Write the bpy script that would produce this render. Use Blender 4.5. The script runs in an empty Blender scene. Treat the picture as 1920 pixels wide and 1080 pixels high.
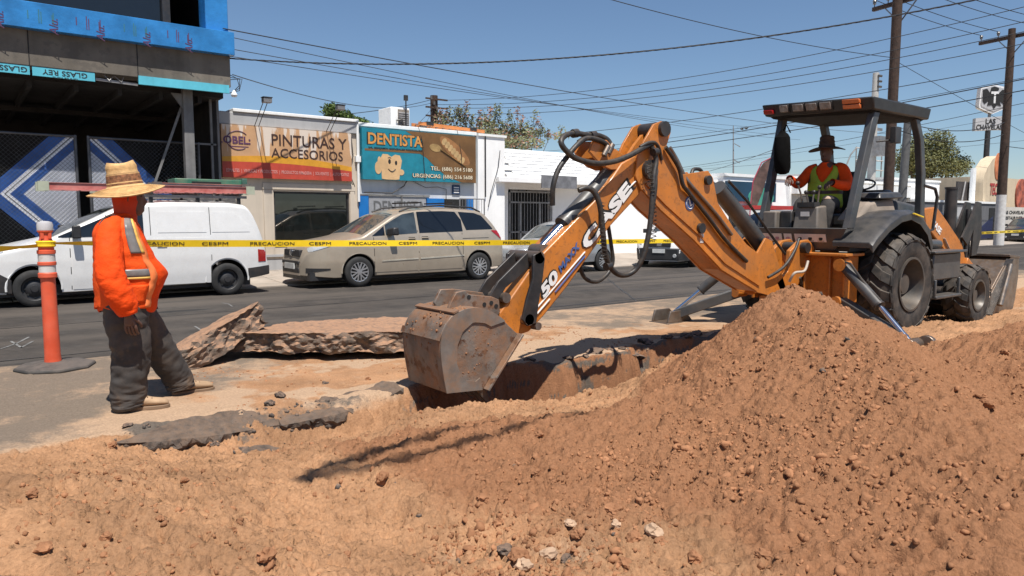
import bpy, bmesh, math, random
import numpy as np
from mathutils import Vector, Matrix, noise as mnoise
D = bpy.data; scene = bpy.context.scene; col = scene.collection
random.seed(7); rng = np.random.default_rng(7)
R = math.radians
# ------------------------------------------------------------------ camera, sky, sun, exposure
CAM = Vector((0, 0, 1.45)); HEAD = R(52.3); PITCH = R(5.46); FOC = 1360.0
fw = Vector((math.cos(HEAD)*math.cos(PITCH), math.sin(HEAD)*math.cos(PITCH), -math.sin(PITCH)))
rt = Vector((math.sin(HEAD), -math.cos(HEAD), 0)); upv = rt.cross(fw)
cd = D.cameras.new('camera'); cam = D.objects.new('camera', cd); col.objects.link(cam)
cd.sensor_width = 36; cd.lens = 36*FOC/1920; cd.clip_start = 0.05; cd.clip_end = 3000
cam.matrix_world = Matrix((( rt.x, upv.x, -fw.x, CAM.x), (rt.y, upv.y, -fw.y, CAM.y), (rt.z, upv.z, -fw.z, CAM.z), (0, 0, 0, 1)))
scene.camera = cam
TOSUN = Vector((-0.11, -0.39, 0.914)).normalized()
w = D.worlds.new('World'); scene.world = w; w.use_nodes = True
nt = w.node_tree; bgn = nt.nodes['Background']
sky = nt.nodes.new('ShaderNodeTexSky'); sky.sky_type = 'NISHITA'; sky.sun_disc = False
sky.sun_elevation = math.asin(TOSUN.z); sky.sun_rotation = math.atan2(TOSUN.x, TOSUN.y)
sky.air_density = 1.0; sky.dust_density = 0.25; sky.ozone_density = 5.0; sky.altitude = 0
nt.links.new(sky.outputs[0], bgn.inputs[0]); bgn.inputs[1].default_value = 0.078
sd = D.lights.new('sun', 'SUN'); sd.energy = 5.0; sd.angle = R(0.53); sd.color = (1.0, 0.955, 0.89)
so = D.objects.new('sun', sd); col.objects.link(so); so.rotation_euler = TOSUN.to_track_quat('Z', 'Y').to_euler(); so.location = (0, 0, 30)
scene.view_settings.view_transform = 'Standard'; scene.view_settings.look = 'None'
scene.view_settings.exposure = 0.42; scene.view_settings.gamma = 1.0; scene.view_settings.use_curve_mapping = False
scene.render.engine = 'CYCLES'
scene.cycles.max_bounces = 6; scene.cycles.diffuse_bounces = 3; scene.cycles.transmission_bounces = 4; scene.cycles.transparent_max_bounces = 8
scene.cycles.use_denoising = True

# ------------------------------------------------------------------ helpers
def ray(u, v): return fw + rt*((u-960)/FOC) + upv*((540-v)/FOC)
def at(u, v, Y):                 # the point of the plane y=Y seen at photograph pixel u, v
    d = ray(u, v); return CAM + d*(Y/d.y)
def gz(u, v, z=0.0):
    d = ray(u, v); return CAM + d*((z-CAM.z)/d.z)
def dep(u, v, k): return CAM + ray(u, v)*k
def xz(pts, Y): return [(at(u, v, Y).x, at(u, v, Y).z) for u, v in pts]

ORG = {}
def props(o, label=None, cat=None, group=None, kind=None):
    if label: o['label'] = label
    if cat: o['category'] = cat
    if group: o['group'] = group
    if kind: o['kind'] = kind
    return o
def thing(name, label, cat, loc=(0, 0, 0), rz=0, group=None, world=True):
    o = D.objects.new(name, None); col.objects.link(o); o.location = loc; o.rotation_euler = (0, 0, rz)
    o.empty_display_size = 0.2
    ORG[o] = Vector(loc) if world else Vector((0, 0, 0))
    return props(o, label, cat, group)
def link(name, me, parent=None):
    o = D.objects.new(name, me); col.objects.link(o)
    if parent is not None: o.parent = parent; ORG[o] = ORG[parent]
    return o
def copy_tree(o, parent=None):
    c = o.copy(); col.objects.link(c); ORG[c] = ORG.get(o, Vector())
    if parent is not None: c.parent = parent
    for ch in list(o.children): copy_tree(ch, c)
    return c
def frame(d):
    d = Vector(d).normalized(); a = Vector((0, 0, 1)) if abs(d.z) < 0.95 else Vector((1, 0, 0))
    u = d.cross(a).normalized(); return u, d.cross(u).normalized(), d
class MB:
    def __init__(s): s.v = []; s.f = []; s.m = []
    def add(s, vs, fs, mi=0):
        o = len(s.v); s.v += [tuple(p) for p in vs]; s.f += [tuple(o+i for i in f) for f in fs]; s.m += [mi]*len(fs); return s
    def bx(s, x0, x1, y0, y1, z0, z1, mi=0):
        return s.add([(x0,y0,z0),(x1,y0,z0),(x1,y1,z0),(x0,y1,z0),(x0,y0,z1),(x1,y0,z1),(x1,y1,z1),(x0,y1,z1)],
                     [(3,2,1,0),(4,5,6,7),(0,1,5,4),(1,2,6,5),(2,3,7,6),(3,0,4,7)], mi)
    def hexa(s, p, mi=0):        # eight corners: bottom four then top four
        return s.add(p, [(3,2,1,0),(4,5,6,7),(0,1,5,4),(1,2,6,5),(2,3,7,6),(3,0,4,7)], mi)
    def beam(s, a, b, wd, hg, mi=0, up=(0, 0, 1)):
        a = Vector(a); b = Vector(b); d = (b-a).normalized(); sd = d.cross(Vector(up))
        if sd.length < 1e-3: sd = d.cross(Vector((0, 1, 0)))
        sd.normalize(); n = sd.cross(d); P = []
        for q in (a, b):
            P += [q-sd*wd/2-n*hg/2, q+sd*wd/2-n*hg/2, q+sd*wd/2+n*hg/2, q-sd*wd/2+n*hg/2]
        return s.add(P, [(3,2,1,0),(4,5,6,7),(0,1,5,4),(1,2,6,5),(2,3,7,6),(3,0,4,7)], mi)
    def prism(s, pts, d0, d1, axis='y', mi=0):
        n = len(pts); V = []
        for d in (d0, d1):
            for a, b in pts: V.append((a, d, b) if axis == 'y' else (d, a, b) if axis == 'x' else (a, b, d))
        area = sum(pts[i][0]*pts[(i+1) % n][1]-pts[(i+1) % n][0]*pts[i][1] for i in range(n))
        F = [tuple(range(n)), tuple(range(2*n-1, n-1, -1))]+[(i, i+n, (i+1) % n+n, (i+1) % n) for i in range(n)]
        flip = (area < 0) != (axis in ('x', 'z')) ; flip = flip != (d1 < d0)
        if flip: F = [tuple(reversed(f)) for f in F]
        return s.add(V, F, mi)
    def tube(s, path, r, n=8, cap=True, mi=0):
        path = [Vector(p) for p in path]; k = len(path); rings = []; u = None
        for i, p in enumerate(path):
            d = (path[min(i+1, k-1)]-path[max(i-1, 0)]).normalized()
            if u is None: u, _, _ = frame(d)
            u = (u-d*u.dot(d)).normalized(); v = d.cross(u); rr = r[i] if isinstance(r, (list, tuple)) else r
            rings.append([p+(u*math.cos(2*math.pi*j/n)+v*math.sin(2*math.pi*j/n))*rr for j in range(n)])
        return s.loft(rings, cap, cap, mi)
    def cyl(s, a, b, r0, r1=None, n=16, mi=0): return s.tube([a, b], [r0, r0 if r1 is None else r1], n, True, mi)
    def loft(s, rings, c0=True, c1=True, mi=0):
        n = len(rings[0]); V = [p for r in rings for p in r]; F = []
        for i in range(len(rings)-1):
            for j in range(n): F.append((i*n+j, i*n+(j+1) % n, (i+1)*n+(j+1) % n, (i+1)*n+j))
        if c0: F.append(tuple(range(n-1, -1, -1)))
        if c1: F.append(tuple(range((len(rings)-1)*n, len(rings)*n)))
        return s.add(V, F, mi)
    def lathe(s, prof, org, axis=(0, 0, 1), n=32, mi=0, c0=False, c1=False):
        u, v, d = frame(axis); org = Vector(org)
        return s.loft([[org+d*h+(u*math.cos(2*math.pi*j/n)+v*math.sin(2*math.pi*j/n))*r for j in range(n)] for r, h in prof], c0, c1, mi)
    def grid(s, P, mi=0, flip=False):
        nr, nc = len(P), len(P[0]); F = []
        for i in range(nr-1):
            for j in range(nc-1):
                f = (i*nc+j, i*nc+j+1, (i+1)*nc+j+1, (i+1)*nc+j); F.append(f[::-1] if flip else f)
        return s.add([p for r in P for p in r], F, mi)
    def ball(s, c, r, n=10, mi=0):
        sx = r if isinstance(r, (tuple, list)) else (r, r, r); rings = []
        for i in range(1, n):
            t = math.pi*i/n-math.pi/2
            rings.append([(c[0]+sx[0]*math.cos(t)*math.cos(2*math.pi*j/(2*n)), c[1]+sx[1]*math.cos(t)*math.sin(2*math.pi*j/(2*n)), c[2]+sx[2]*math.sin(t)) for j in range(2*n)])
        return s.loft(rings, True, True, mi)
    def build(s, name, mat, parent=None, bevel=0, smooth=35, kind=None, fixn=False, label=None, cat=None, group=None, org=None):
        V = np.array(s.v, dtype=float)
        if parent is None:
            if org is None: org = (V[:, 0].mean(), V[:, 1].mean(), V[:, 2].min())
            off = Vector(org)
        else: off = ORG[parent]
        V = V-np.array(off)
        me = D.meshes.new(name); me.from_pydata(V.tolist(), [], s.f)
        for m in (mat if isinstance(mat, (list, tuple)) else [mat]): me.materials.append(m)
        if max(s.m): me.polygons.foreach_set('material_index', s.m)
        if fixn:
            bm = bmesh.new(); bm.from_mesh(me); bmesh.ops.recalc_face_normals(bm, faces=bm.faces); bm.to_mesh(me); bm.free()
        me.polygons.foreach_set('use_smooth', [True]*len(me.polygons)); me.set_sharp_from_angle(angle=R(smooth)); me.update()
        o = link(name, me, parent)
        if parent is None: o.location = off; ORG[o] = off
        if bevel:
            b = o.modifiers.new('bevel', 'BEVEL'); b.width = bevel; b.segments = 2; b.limit_method = 'ANGLE'; b.angle_limit = R(40)
        return props(o, label, cat, group, kind)

TXT = {}
def text_mesh(body, bold=0.0, shear=0.0, ext=0.5, spacing=1.0):
    k = (body, bold, shear, spacing)
    if k not in TXT:
        c = D.curves.new('lettering', 'FONT'); c.body = body; c.offset = bold; c.shear = shear; c.fill_mode = 'BOTH'; c.resolution_u = 3; c.extrude = ext; c.space_character = spacing
        o = D.objects.new('lettering', c); me = D.meshes.new_from_object(o)
        V = np.empty(len(me.vertices)*3); me.vertices.foreach_get('co', V); V = V.reshape(-1, 3)
        TXT[k] = (V, [tuple(p.vertices) for p in me.polygons]); D.objects.remove(o); D.curves.remove(c); D.meshes.remove(me)
    return TXT[k]
def text(body, mat, parent, org, u, v, width=None, height=None, bold=0.0, thick=0.004, shear=0.0, name='lettering', align=0.5, spacing=1.0, mb=None, lift=0.0):
    V, F = text_mesh(body, bold, shear, 0.5, spacing)
    lo = V.min(0); hi = V.max(0); w0 = hi[0]-lo[0]; h0 = hi[1]-lo[1]
    sx = width/w0 if width else height/h0; sy = height/h0 if height else sx
    u = np.array(Vector(u).normalized()); v = np.array(Vector(v).normalized()); n = np.cross(u, v); org = np.array(org)
    X = (V[:, 0]-lo[0]-w0*align)*sx; Y = (V[:, 1]-lo[1])*sy; Z = (V[:, 2]-lo[2])/(hi[2]-lo[2])*thick+lift
    P = org+X[:, None]*u+Y[:, None]*v+Z[:, None]*n
    if mb is not None: mb.add(P.tolist(), F); return mb
    b = MB(); b.add(P.tolist(), F); return b.build(name, mat, parent)

# ------------------------------------------------------------------ materials
MATS = {}
def M(name, c, rough=0.6, metal=0.0, var=0.12, vs=5.0, bump=0.0, bs=60.0, dust=0.0, dustc=(0.33, 0.19, 0.11), upd=0.0, coat=0.0, spot=None, spots=0.0, ss=14.0, streak=0.0, spec=0.5, alpha=None, trans=0.0, emit=None):
    m = D.materials.new(name); m.use_nodes = True; n = m.node_tree; N = n.nodes; L = n.links; b = N['Principled BSDF']
    def nd(t, **k):
        x = N.new(t)
        for a, q in k.items(): setattr(x, a, q)
        return x
    tc = nd('ShaderNodeTexCoord')
    def noise_(sc, det=6, ro=0.6, vec=None):
        x = nd('ShaderNodeTexNoise'); x.inputs['Scale'].default_value = sc; x.inputs['Detail'].default_value = det; x.inputs['Roughness'].default_value = ro
        L.new(vec or tc.outputs['Object'], x.inputs['Vector']); return x.outputs['Fac']
    def ramp(fac, p0, p1):
        x = nd('ShaderNodeMapRange'); x.interpolation_type = 'SMOOTHSTEP'; x.inputs[1].default_value = p0; x.inputs[2].default_value = p1; L.new(fac, x.inputs[0]); return x.outputs[0]
    def mix(f, a, bb):
        x = nd('ShaderNodeMix', data_type='RGBA')
        if isinstance(f, float): x.inputs[0].default_value = f
        else: L.new(f, x.inputs[0])
        for q, i in ((a, 6), (bb, 7)):
            if isinstance(q, tuple): x.inputs[i].default_value = (*q, 1)
            else: L.new(q, x.inputs[i])
        return x.outputs[2]
    def mul(a, k):
        x = nd('ShaderNodeMath', operation='MULTIPLY'); L.new(a, x.inputs[0])
        if isinstance(k, float): x.inputs[1].default_value = k
        else: L.new(k, x.inputs[1])
        return x.outputs[0]
    lo = tuple(max(0, q*(1-var)) for q in c); hi = tuple(min(1, q*(1+var)) for q in c)
    out = mix(ramp(noise_(vs), 0.3, 0.7), lo, hi)
    if streak:
        mp = nd('ShaderNodeMapping'); mp.inputs['Scale'].default_value = (1, 1, 0.06); L.new(tc.outputs['Object'], mp.inputs[0])
        out = mix(mul(ramp(noise_(vs*3, 4, 0.6, mp.outputs[0]), 0.45, 0.75), streak), out, tuple(q*0.45 for q in c))
    if spot: out = mix(mul(ramp(noise_(ss, 5, 0.65), 0.55, 0.62), float(spots)), out, spot)
    if dust:
        f = mul(ramp(noise_(vs*0.8+1.3, 8, 0.7), 0.35, 0.72), float(dust)); out = mix(f, out, dustc)
    if upd:
        g = nd('ShaderNodeNewGeometry'); sp = nd('ShaderNodeSeparateXYZ'); L.new(g.outputs['Normal'], sp.inputs[0])
        f = mul(mul(ramp(sp.outputs[2], 0.25, 0.95), ramp(noise_(vs*1.7+2, 8, 0.7), 0.22, 0.6)), float(upd)); out = mix(f, out, dustc)
    L.new(out, b.inputs['Base Color'])
    rr = nd('ShaderNodeMapRange'); L.new(noise_(vs*2.3), rr.inputs[0]); rr.inputs[1].default_value = 0.3; rr.inputs[2].default_value = 0.7
    rr.inputs[3].default_value = max(0.02, rough*0.85); rr.inputs[4].default_value = min(1, rough*1.15); L.new(rr.outputs[0], b.inputs['Roughness'])
    b.inputs['Metallic'].default_value = metal; b.inputs['Coat Weight'].default_value = coat; b.inputs['Coat Roughness'].default_value = 0.08
    b.inputs['Specular IOR Level'].default_value = spec
    if trans: b.inputs['Transmission Weight'].default_value = trans; b.inputs['IOR'].default_value = 1.1
    if alpha is not None: b.inputs['Alpha'].default_value = alpha
    if bump:
        bp = nd('ShaderNodeBump'); bp.inputs['Strength'].default_value = 1.0; bp.inputs['Distance'].default_value = bump; L.new(noise_(bs, 8, 0.65), bp.inputs['Height']); L.new(bp.outputs[0], b.inputs['Normal'])
    MATS[name] = m; return m
orange = M('orange paint', (0.54, 0.175, 0.022), 0.42, var=0.14, vs=3, dust=0.5, dustc=(0.30, 0.135, 0.05), upd=0.45, coat=0.12, streak=0.25, spot=(0.12, 0.05, 0.02), spots=0.35, ss=26, bump=0.0006, bs=30)
blackmetal = M('black metal', (0.02, 0.021, 0.023), 0.42, var=0.3, vs=6, dust=0.25, dustc=(0.12, 0.085, 0.06), upd=0.35, bump=0.0006, bs=40)
graymetal = M('charcoal painted metal', (0.045, 0.05, 0.055), 0.42, var=0.2, vs=4, dust=0.3, dustc=(0.15, 0.12, 0.09), upd=0.4, coat=0.1)
plastic_blk = M('black plastic fender', (0.026, 0.028, 0.031), 0.33, var=0.2, vs=4, dust=0.3, dustc=(0.14, 0.12, 0.1), upd=0.25)
steel = M('worn steel', (0.22, 0.2, 0.18), 0.42, 0.75, var=0.25, vs=8, dust=0.55, dustc=(0.24, 0.15, 0.09), upd=0.8, bump=0.001, bs=25)
bucketm = M('dirty bucket steel', (0.17, 0.15, 0.13), 0.6, 0.3, var=0.3, vs=6, dust=1.0, dustc=(0.27, 0.145, 0.08), upd=1.0, bump=0.006, bs=18, spot=(0.09, 0.042, 0.024), spots=1.0, ss=9)
chrome = M('chrome rod', (0.75, 0.75, 0.76), 0.12, 1.0, var=0.05)
rubber = M('tyre rubber', (0.022, 0.021, 0.02), 0.75, var=0.3, vs=7, dust=0.5, dustc=(0.13, 0.1, 0.075), upd=0.5, bump=0.001, bs=50)
rubber_car = M('car tyre rubber', (0.016, 0.016, 0.016), 0.8, var=0.3, dust=0.3, dustc=(0.07, 0.06, 0.05))
hosem = M('hydraulic hose', (0.018, 0.018, 0.019), 0.5, var=0.3, vs=20, dust=0.5, dustc=(0.1, 0.075, 0.05), upd=0.5)
whitep = M('white car paint', (0.69, 0.68, 0.66), 0.28, var=0.03, coat=0.5, dust=0.08, dustc=(0.5, 0.42, 0.33))
beigep = M('champagne car paint', (0.42, 0.352, 0.272), 0.32, 0.3, var=0.05, coat=0.5, upd=0.35, dustc=(0.36, 0.26, 0.18))
silverp = M('silver car paint', (0.38, 0.39, 0.40), 0.3, 0.5, var=0.05, coat=0.5)
glass_d = M('dark tinted glass', (0.008, 0.010, 0.013), 0.04, var=0.1, spec=0.7)
glass_w = M('windscreen glass', (0.03, 0.045, 0.05), 0.05, var=0.2, spec=0.9, dust=0.35, dustc=(0.16, 0.12, 0.09))
trim = M('black trim plastic', (0.022, 0.022, 0.024), 0.5, var=0.15, dust=0.15, dustc=(0.1, 0.08, 0.06))
gap = M('dark panel gap', (0.012, 0.012, 0.012), 0.8)
alu = M('alloy hubcap', (0.55, 0.55, 0.56), 0.3, 0.7, var=0.1, dust=0.2, dustc=(0.2, 0.15, 0.1))
redlamp = M('red lamp lens', (0.35, 0.012, 0.012), 0.15, var=0.1, coat=0.6)
amber = M('amber lamp lens', (0.6, 0.16, 0.05), 0.2, var=0.1, coat=0.4)
clearlamp = M('clear lamp lens', (0.55, 0.56, 0.56), 0.1, 0.3, var=0.1, coat=0.8)
platem = M('plate white', (0.6, 0.6, 0.58), 0.4)
whitem = M('white lettering', (0.78, 0.78, 0.76), 0.5, var=0.05, dust=0.15)
inkblack = M('black ink', (0.015, 0.014, 0.013), 0.6)
inkbrown = M('dark brown ink', (0.045, 0.018, 0.012), 0.6)
# ------------------------------------------------------------------ ground
def hash2(ix, iy, s):
    h = (ix*374761393+iy*668265263+s*974711) & 0xffffffff; h = ((h ^ (h >> 13))*1274126177) & 0xffffffff
    return ((h ^ (h >> 16)) & 0xffffff)/float(0xffffff)
def vn(x, y, s=0):
    ix = np.floor(x).astype(np.int64); iy = np.floor(y).astype(np.int64); fx = x-ix; fy = y-iy
    fx = fx*fx*fx*(fx*(fx*6-15)+10); fy = fy*fy*fy*(fy*(fy*6-15)+10)
    a = hash2(ix, iy, s); b = hash2(ix+1, iy, s); c = hash2(ix, iy+1, s); d = hash2(ix+1, iy+1, s)
    return (a*(1-fx)+b*fx)*(1-fy)+(c*(1-fx)+d*fx)*fy
def fbm(x, y, sc, oc=5, g=0.5, s=0):
    t = 0; a = 1; n = 0
    for i in range(oc):
        c, q = math.cos(i*1.1), math.sin(i*1.1)
        t = t+a*(vn((x*c-y*q)*sc+17.3*i, (x*q+y*c)*sc-9.1*i, s+i)-0.5); n += a; a *= g; sc *= 2.03
    return t/n*2
def lumps(x, y, cell, rmin, rmax, prob, s, sq=0.7):    # half-buried clods of earth, one to a cell
    gx = x/cell; gy = y/cell; ix = np.floor(gx).astype(np.int64); iy = np.floor(gy).astype(np.int64); best = np.zeros_like(x)
    wx = (vn(x*6/cell*0.5, y*6/cell*0.5, s+50)-0.5)*0.35*cell; wy = (vn(x*3/cell+7, y*3/cell, s+51)-0.5)*0.35*cell
    for dx in (-1, 0, 1):
        for dy in (-1, 0, 1):
            jx = ix+dx; jy = iy+dy; px = (jx+0.15+0.7*hash2(jx, jy, s))*cell; py = (jy+0.15+0.7*hash2(jx, jy, s+1))*cell
            q = hash2(jx, jy, s+2); r = rmin+(rmax-rmin)*hash2(jx, jy, s+3)**2; on = q < prob
            e = 0.7+0.6*hash2(jx, jy, s+4); d2 = ((x+wx-px)*e)**2+((y+wy-py)/e)**2
            best = np.maximum(best, np.where(on & (d2 < r*r), np.sqrt(np.maximum(r*r-d2, 0))*sq, 0))
    return best
def sst(a, b, x): t = np.clip((x-a)/(b-a), 0, 1); return t*t*(3-2*t)
def smax(a, b, k): return 0.5*(a+b+np.sqrt((a-b)**2+k*k))
TOPE = lambda x: 5.42+0.05*np.sin(x*2.1)+0.10*sst(3.5, 8, x)    # far lip of the trench
def terrain(x, y, fine=True):
    n1 = fbm(x, y, 0.9, 4, 0.5, 3); n2 = fbm(x, y, 4.0, 4, 0.5, 11); wig = 0.16*fbm(x, y, 1.7, 4, 0.55, 21)
    edge = 5.06+0.10*np.sin(x*1.3+0.5)+wig*0.8-0.25*sst(1.3, -0.5, x)
    dirt = sst(edge+0.12, edge-0.35, y)*sst(15.5, 13.0, x+0.3*n1)
    h = dirt*(0.10-0.17*sst(3.7, 4.5, y)*sst(3.5, 2.4, x)+0.05*n1+0.035*n2)
    # bank in front, at the near left
    h += dirt*0.28*np.exp(-((x-0.15)/1.0)**2-((y-3.35)/1.0)**2)
    h -= dirt*0.11*np.exp(-(((x-1.55)+.55*(y-2.6))/0.42)**2-((y-2.6)/0.9)**2)
    # spoil ridge along the trench
    yr = 4.05+0.05*np.sin(x*2.3)+0.10*sst(1.5, 4.5, x); hr = np.interp(x, [0.8, 1.5, 2.0, 2.5, 3.0, 3.5, 4.0, 6, 8], [-.12, -.02, .06, .16, .11, -.05, -.16, -.16, -.05])
    h = smax(h, dirt*(hr-0.50*np.sqrt((y-yr)**2+0.02)+0.07+0.05*n2), 0.05)
    h -= dirt*0.11*sst(3.1, 3.7, x)*sst(3.75, 4.2, y)*sst(4.7, 4.2, x-.8*(y-4))
    # the big heap
    dx = (x-5.05); dy = (y-3.0); d = np.sqrt((dx/np.where(dx < 0, .88, 1.12))**2+(dy/np.where(dy > 0, .80, 1.0))**2+0.012)
    ang = np.arctan2(dy, dx); d = d*(1+0.07*np.sin(ang*3+0.6)+0.06*n1)
    big = 0.975-0.66*d+0.06*n2*np.clip(d, 0, 1)+0.05*np.exp(-((x-4.8)/0.25)**2-((y-3.15)/0.3)**2)
    tr_ = ((x-5.0)*-1.7+(y-3.0)*-2.1)/(1.7**2+2.1**2); t_ = np.clip(tr_, 0, 1.25); ds = np.sqrt((x-5.0+1.7*t_)**2+(y-3.0+2.1*t_)**2+0.02); rs = ((x-5.0)*2.1-(y-3.0)*1.7)/2.70
    spur = 0.96-0.50*t_-np.where(rs > 0, 0.80+.1*sst(.3, 0, tr_), 0.40+0.54*sst(0.40, -0.05, tr_))*np.where(ds < 1.15, ds, 1.15+(ds-1.15)*np.where(rs > 0, 1.0, 0.32+.68*sst(.5, .2, tr_)))+0.05*n2*np.clip(ds, 0, 1)+0.03*n1
    big = smax(big, spur, 0.10); h = smax(h, big, 0.16)-0.01
    # long low apron towards the camera, and the second heap beyond
    h = h+dirt*0.11*np.exp(-((x-3.6)/1.5)**2-((y-1.6)/1.1)**2)
    d2 = np.sqrt(((x-7.7)/1.9)**2+((y-1.65)/1.25)**2+0.02); h = smax(h, 0.80-0.54*d2+0.08*n2+0.08*n1, 0.03)
    # the trench
    te = TOPE(x)+0.09*fbm(x, x*0, 3.2, 5, 0.65, 33)+0.05*fbm(x, y, 5, 3, 0.6, 34)
    dep_ = 0.10*sst(0.5, 1.2, x)+0.12*sst(1.2, 2.6, x)+0.58*sst(3.0, 3.9, x); dep_ = dep_*sst(8.0, 7.2, x)
    near = 4.72-0.12*sst(2, 4, x)+0.12*n2
    wd_ = 0.30+0.05*sst(3.3, 2.4, x)+0.10*fbm(x, y, 2.3, 3, 0.5, 35)*sst(3.3, 3.8, x); pr = sst(te, te-wd_, y)*sst(near-0.25, near+0.35, y)
    h = h-pr*(dep_+0.06*n2*sst(1, 3, x)); h = h+4*pr*(1-pr)*(0.09*fbm(x, y, 7, 4, 0.6, 37)-0.05*np.abs(fbm(x, y, 16, 3, 0.6, 38)))*sst(2.5, 3.5, x)+0.05*sst(te+.22, te+.02, y)*sst(te-.1, te+.02, y)*fbm(x, y, 4, 4, .6, 39)
    # sunken tracks under the machine
    h = h-0.115*sst(10.2, 11.3, x)*sst(2.9, 3.6, y)*sst(7.6, 6.6, y)*sst(15.8, 14.2, x)
    loose = np.clip(dirt+sst(0.02, 0.15, h)+pr*sst(-0.4, 1.2, x+0.8*n1)*2, 0, 1)*sst(te+0.07, te+0.03, y)
    if fine:
        for c, a, b, p, s in ((0.34, 0.03, 0.11, 0.30, 101), (0.15, 0.015, 0.05, 0.38, 111), (0.075, 0.008, 0.026, 0.5, 121)):
            h = h+loose*lumps(x, y, c, a, b, p, s)*(0.35+0.65*sst(-0.2, 0.4, fbm(x, y, 1.1, 3, 0.5, s+7)))*(1-0.65*sst(0.2, 0.5, big)*sst(0.0, 0.35, fbm(x, y, 0.8, 2, 0.5, 77)+0.15))
        f1 = fbm(x, y, 13, 4, 0.55, 41); f2 = fbm(x, y, 34, 3, 0.6, 43)
        h = h+loose*(0.036*f1-0.032*np.abs(f2)*2+0.018*f2)
        flat = 1-loose
        h = h+flat*(0.006*fbm(x, y, 5, 5, 0.55, 61)+0.010*np.maximum(0, fbm(x, y, 1.6, 4, 0.5, 63))*sst(8.2, 7.2, y))
        h = h+flat*sst(0.0,0.5,fbm(x, y, 1.5, 5, 0.6, 73)+.1)*sst(8.0, 7.2, y)*sst(1.2, 2, x)*sst(9, 7, x)*(0.012*f1+0.02*np.maximum(0, fbm(x, y, 3.1, 4, .5, 65))-.01*np.abs(f2))
        h = h+flat*sst(8.3, 7.6, y)*lumps(x, y, 0.22, 0.006, 0.022, 0.25, 131, 0.6)
    moist = np.clip(np.maximum(sst(-0.12, 0.07, big+0.10*n1), 0.8*sst(0.12, 0.4, 0.80-0.54*d2+0.1*n1+.1)), 0, 1); moist = np.maximum(moist, pr*sst(0.3, 0.7, dep_))
    return h, dirt, loose, te, dep_, moist
def spaced(segs):
    out = []
    for a, b, st in segs: n = max(1, int(round((b-a)/st))); out += list(np.linspace(a, b, n, endpoint=False))
    return np.array(out+[segs[-1][1]])
gx = spaced([(-8, -1.2, 0.14), (-1.2, 0.2, 0.03), (0.2, 6.2, 0.0118), (6.2, 8.6, 0.026), (8.6, 15, 0.07), (15, 24, 0.25)])
gy = spaced([(-6, 0.2, 0.18), (0.2, 0.9, 0.04), (0.9, 5.75, 0.0118), (5.75, 7.0, 0.03), (7.0, 8.6, 0.06)])
GX, GY = np.meshgrid(gx, gy); HZ, DIRT, LOOSE, TE, DEP, MOIST = terrain(GX, GY)
be = np.minimum(np.minimum(GX+8, 24-GX), np.minimum(GY+6, 8.6-GY)); HZ = HZ*sst(0, 0.5, be)+0.006
def height(x, y):
    i = int(np.clip(np.searchsorted(gx, x)-1, 0, len(gx)-2)); j = int(np.clip(np.searchsorted(gy, y)-1, 0, len(gy)-2))
    fx = (x-gx[i])/(gx[i+1]-gx[i]); fy = (y-gy[j])/(gy[j+1]-gy[j])
    return float((HZ[j, i]*(1-fx)+HZ[j, i+1]*fx)*(1-fy)+(HZ[j+1, i]*(1-fx)+HZ[j+1, i+1]*fx)*fy)
def np_mesh(name, V, F):
    me = D.meshes.new(name); V = np.ascontiguousarray(V, dtype=np.float32); F = np.ascontiguousarray(F, dtype=np.int32); k = F.shape[1]
    me.vertices.add(len(V)); me.vertices.foreach_set('co', V.ravel()); me.loops.add(F.size); me.loops.foreach_set('vertex_index', F.ravel())
    me.polygons.add(len(F)); me.polygons.foreach_set('loop_start', np.arange(0, F.size, k, dtype=np.int32)); me.polygons.foreach_set('loop_total', np.full(len(F), k, dtype=np.int32))
    me.update(calc_edges=True); return me
ny, nx = GX.shape; idx = np.arange(nx*ny).reshape(ny, nx)
FF = np.stack([idx[:-1, :-1], idx[:-1, 1:], idx[1:, 1:], idx[1:, :-1]], -1).reshape(-1, 4)
tm = np_mesh('dirt_ground', np.stack([GX, GY, HZ], -1).reshape(-1, 3), FF); tm.polygons.foreach_set('use_smooth', [True]*len(tm.polygons))
# what lies where: red = pale fine dust, green = broken asphalt showing, blue = bare worn asphalt
pale = np.clip((1-LOOSE)*1.0+0.55*sst(0.25, 0.6, fbm(GX, GY, 0.8, 4, 0.5, 71))*LOOSE*sst(3.2, 2.0, GX)*sst(3.6, 2.2, GY), 0, 1)
pale = pale*(1-0.85*sst(-0.05, 0.30, fbm(GX, GY, 1.5, 5, 0.6, 73)+0.25*np.exp(-((GX-3.0)/1.6)**2-((GY-6.5)/1.1)**2)+0.02)*sst(0.8, 1.8, GX)*sst(8.2, 7.4, GY)*sst(9.5, 7, GX))
wall = sst(TE+0.03, TE-0.01, GY)*sst(2.6, 3.3, GX)*sst(8.2, 7.6, GX); pale = pale*(1-wall); MOIST = np.maximum(MOIST, 0.8*wall*sst(4.6, 5.0, GY))
cut = sst(TE+0.015, TE-0.015, GY)*sst(TE-0.19, TE-0.12, GY+0.05*fbm(GX, GY, 4, 3, .6, 88))*sst(0.7, 1.0, GX)*sst(2.75, 2.45, GX)*np.clip(0.50+1.1*fbm(GX, GY, 2.2, 4, 0.6, 87), 0, 1)
crumb = sst(0.15, 0.4, fbm(GX, GY, 5, 4, 0.6, 81))*np.exp(-((GY-(TE-0.34))/0.22)**2)*sst(0.4, 0.8, GX)*sst(2.5, 1.9, GX)
cut2 = 0.55*sst(0.05, 0.35, fbm(GX, GY*2, 3, 4, 0.6, 83))*sst(TE-0.04, TE-0.09, GY)*sst(TE-0.32, TE-0.16, GY)*sst(3.3, 3.8, GX)
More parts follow.
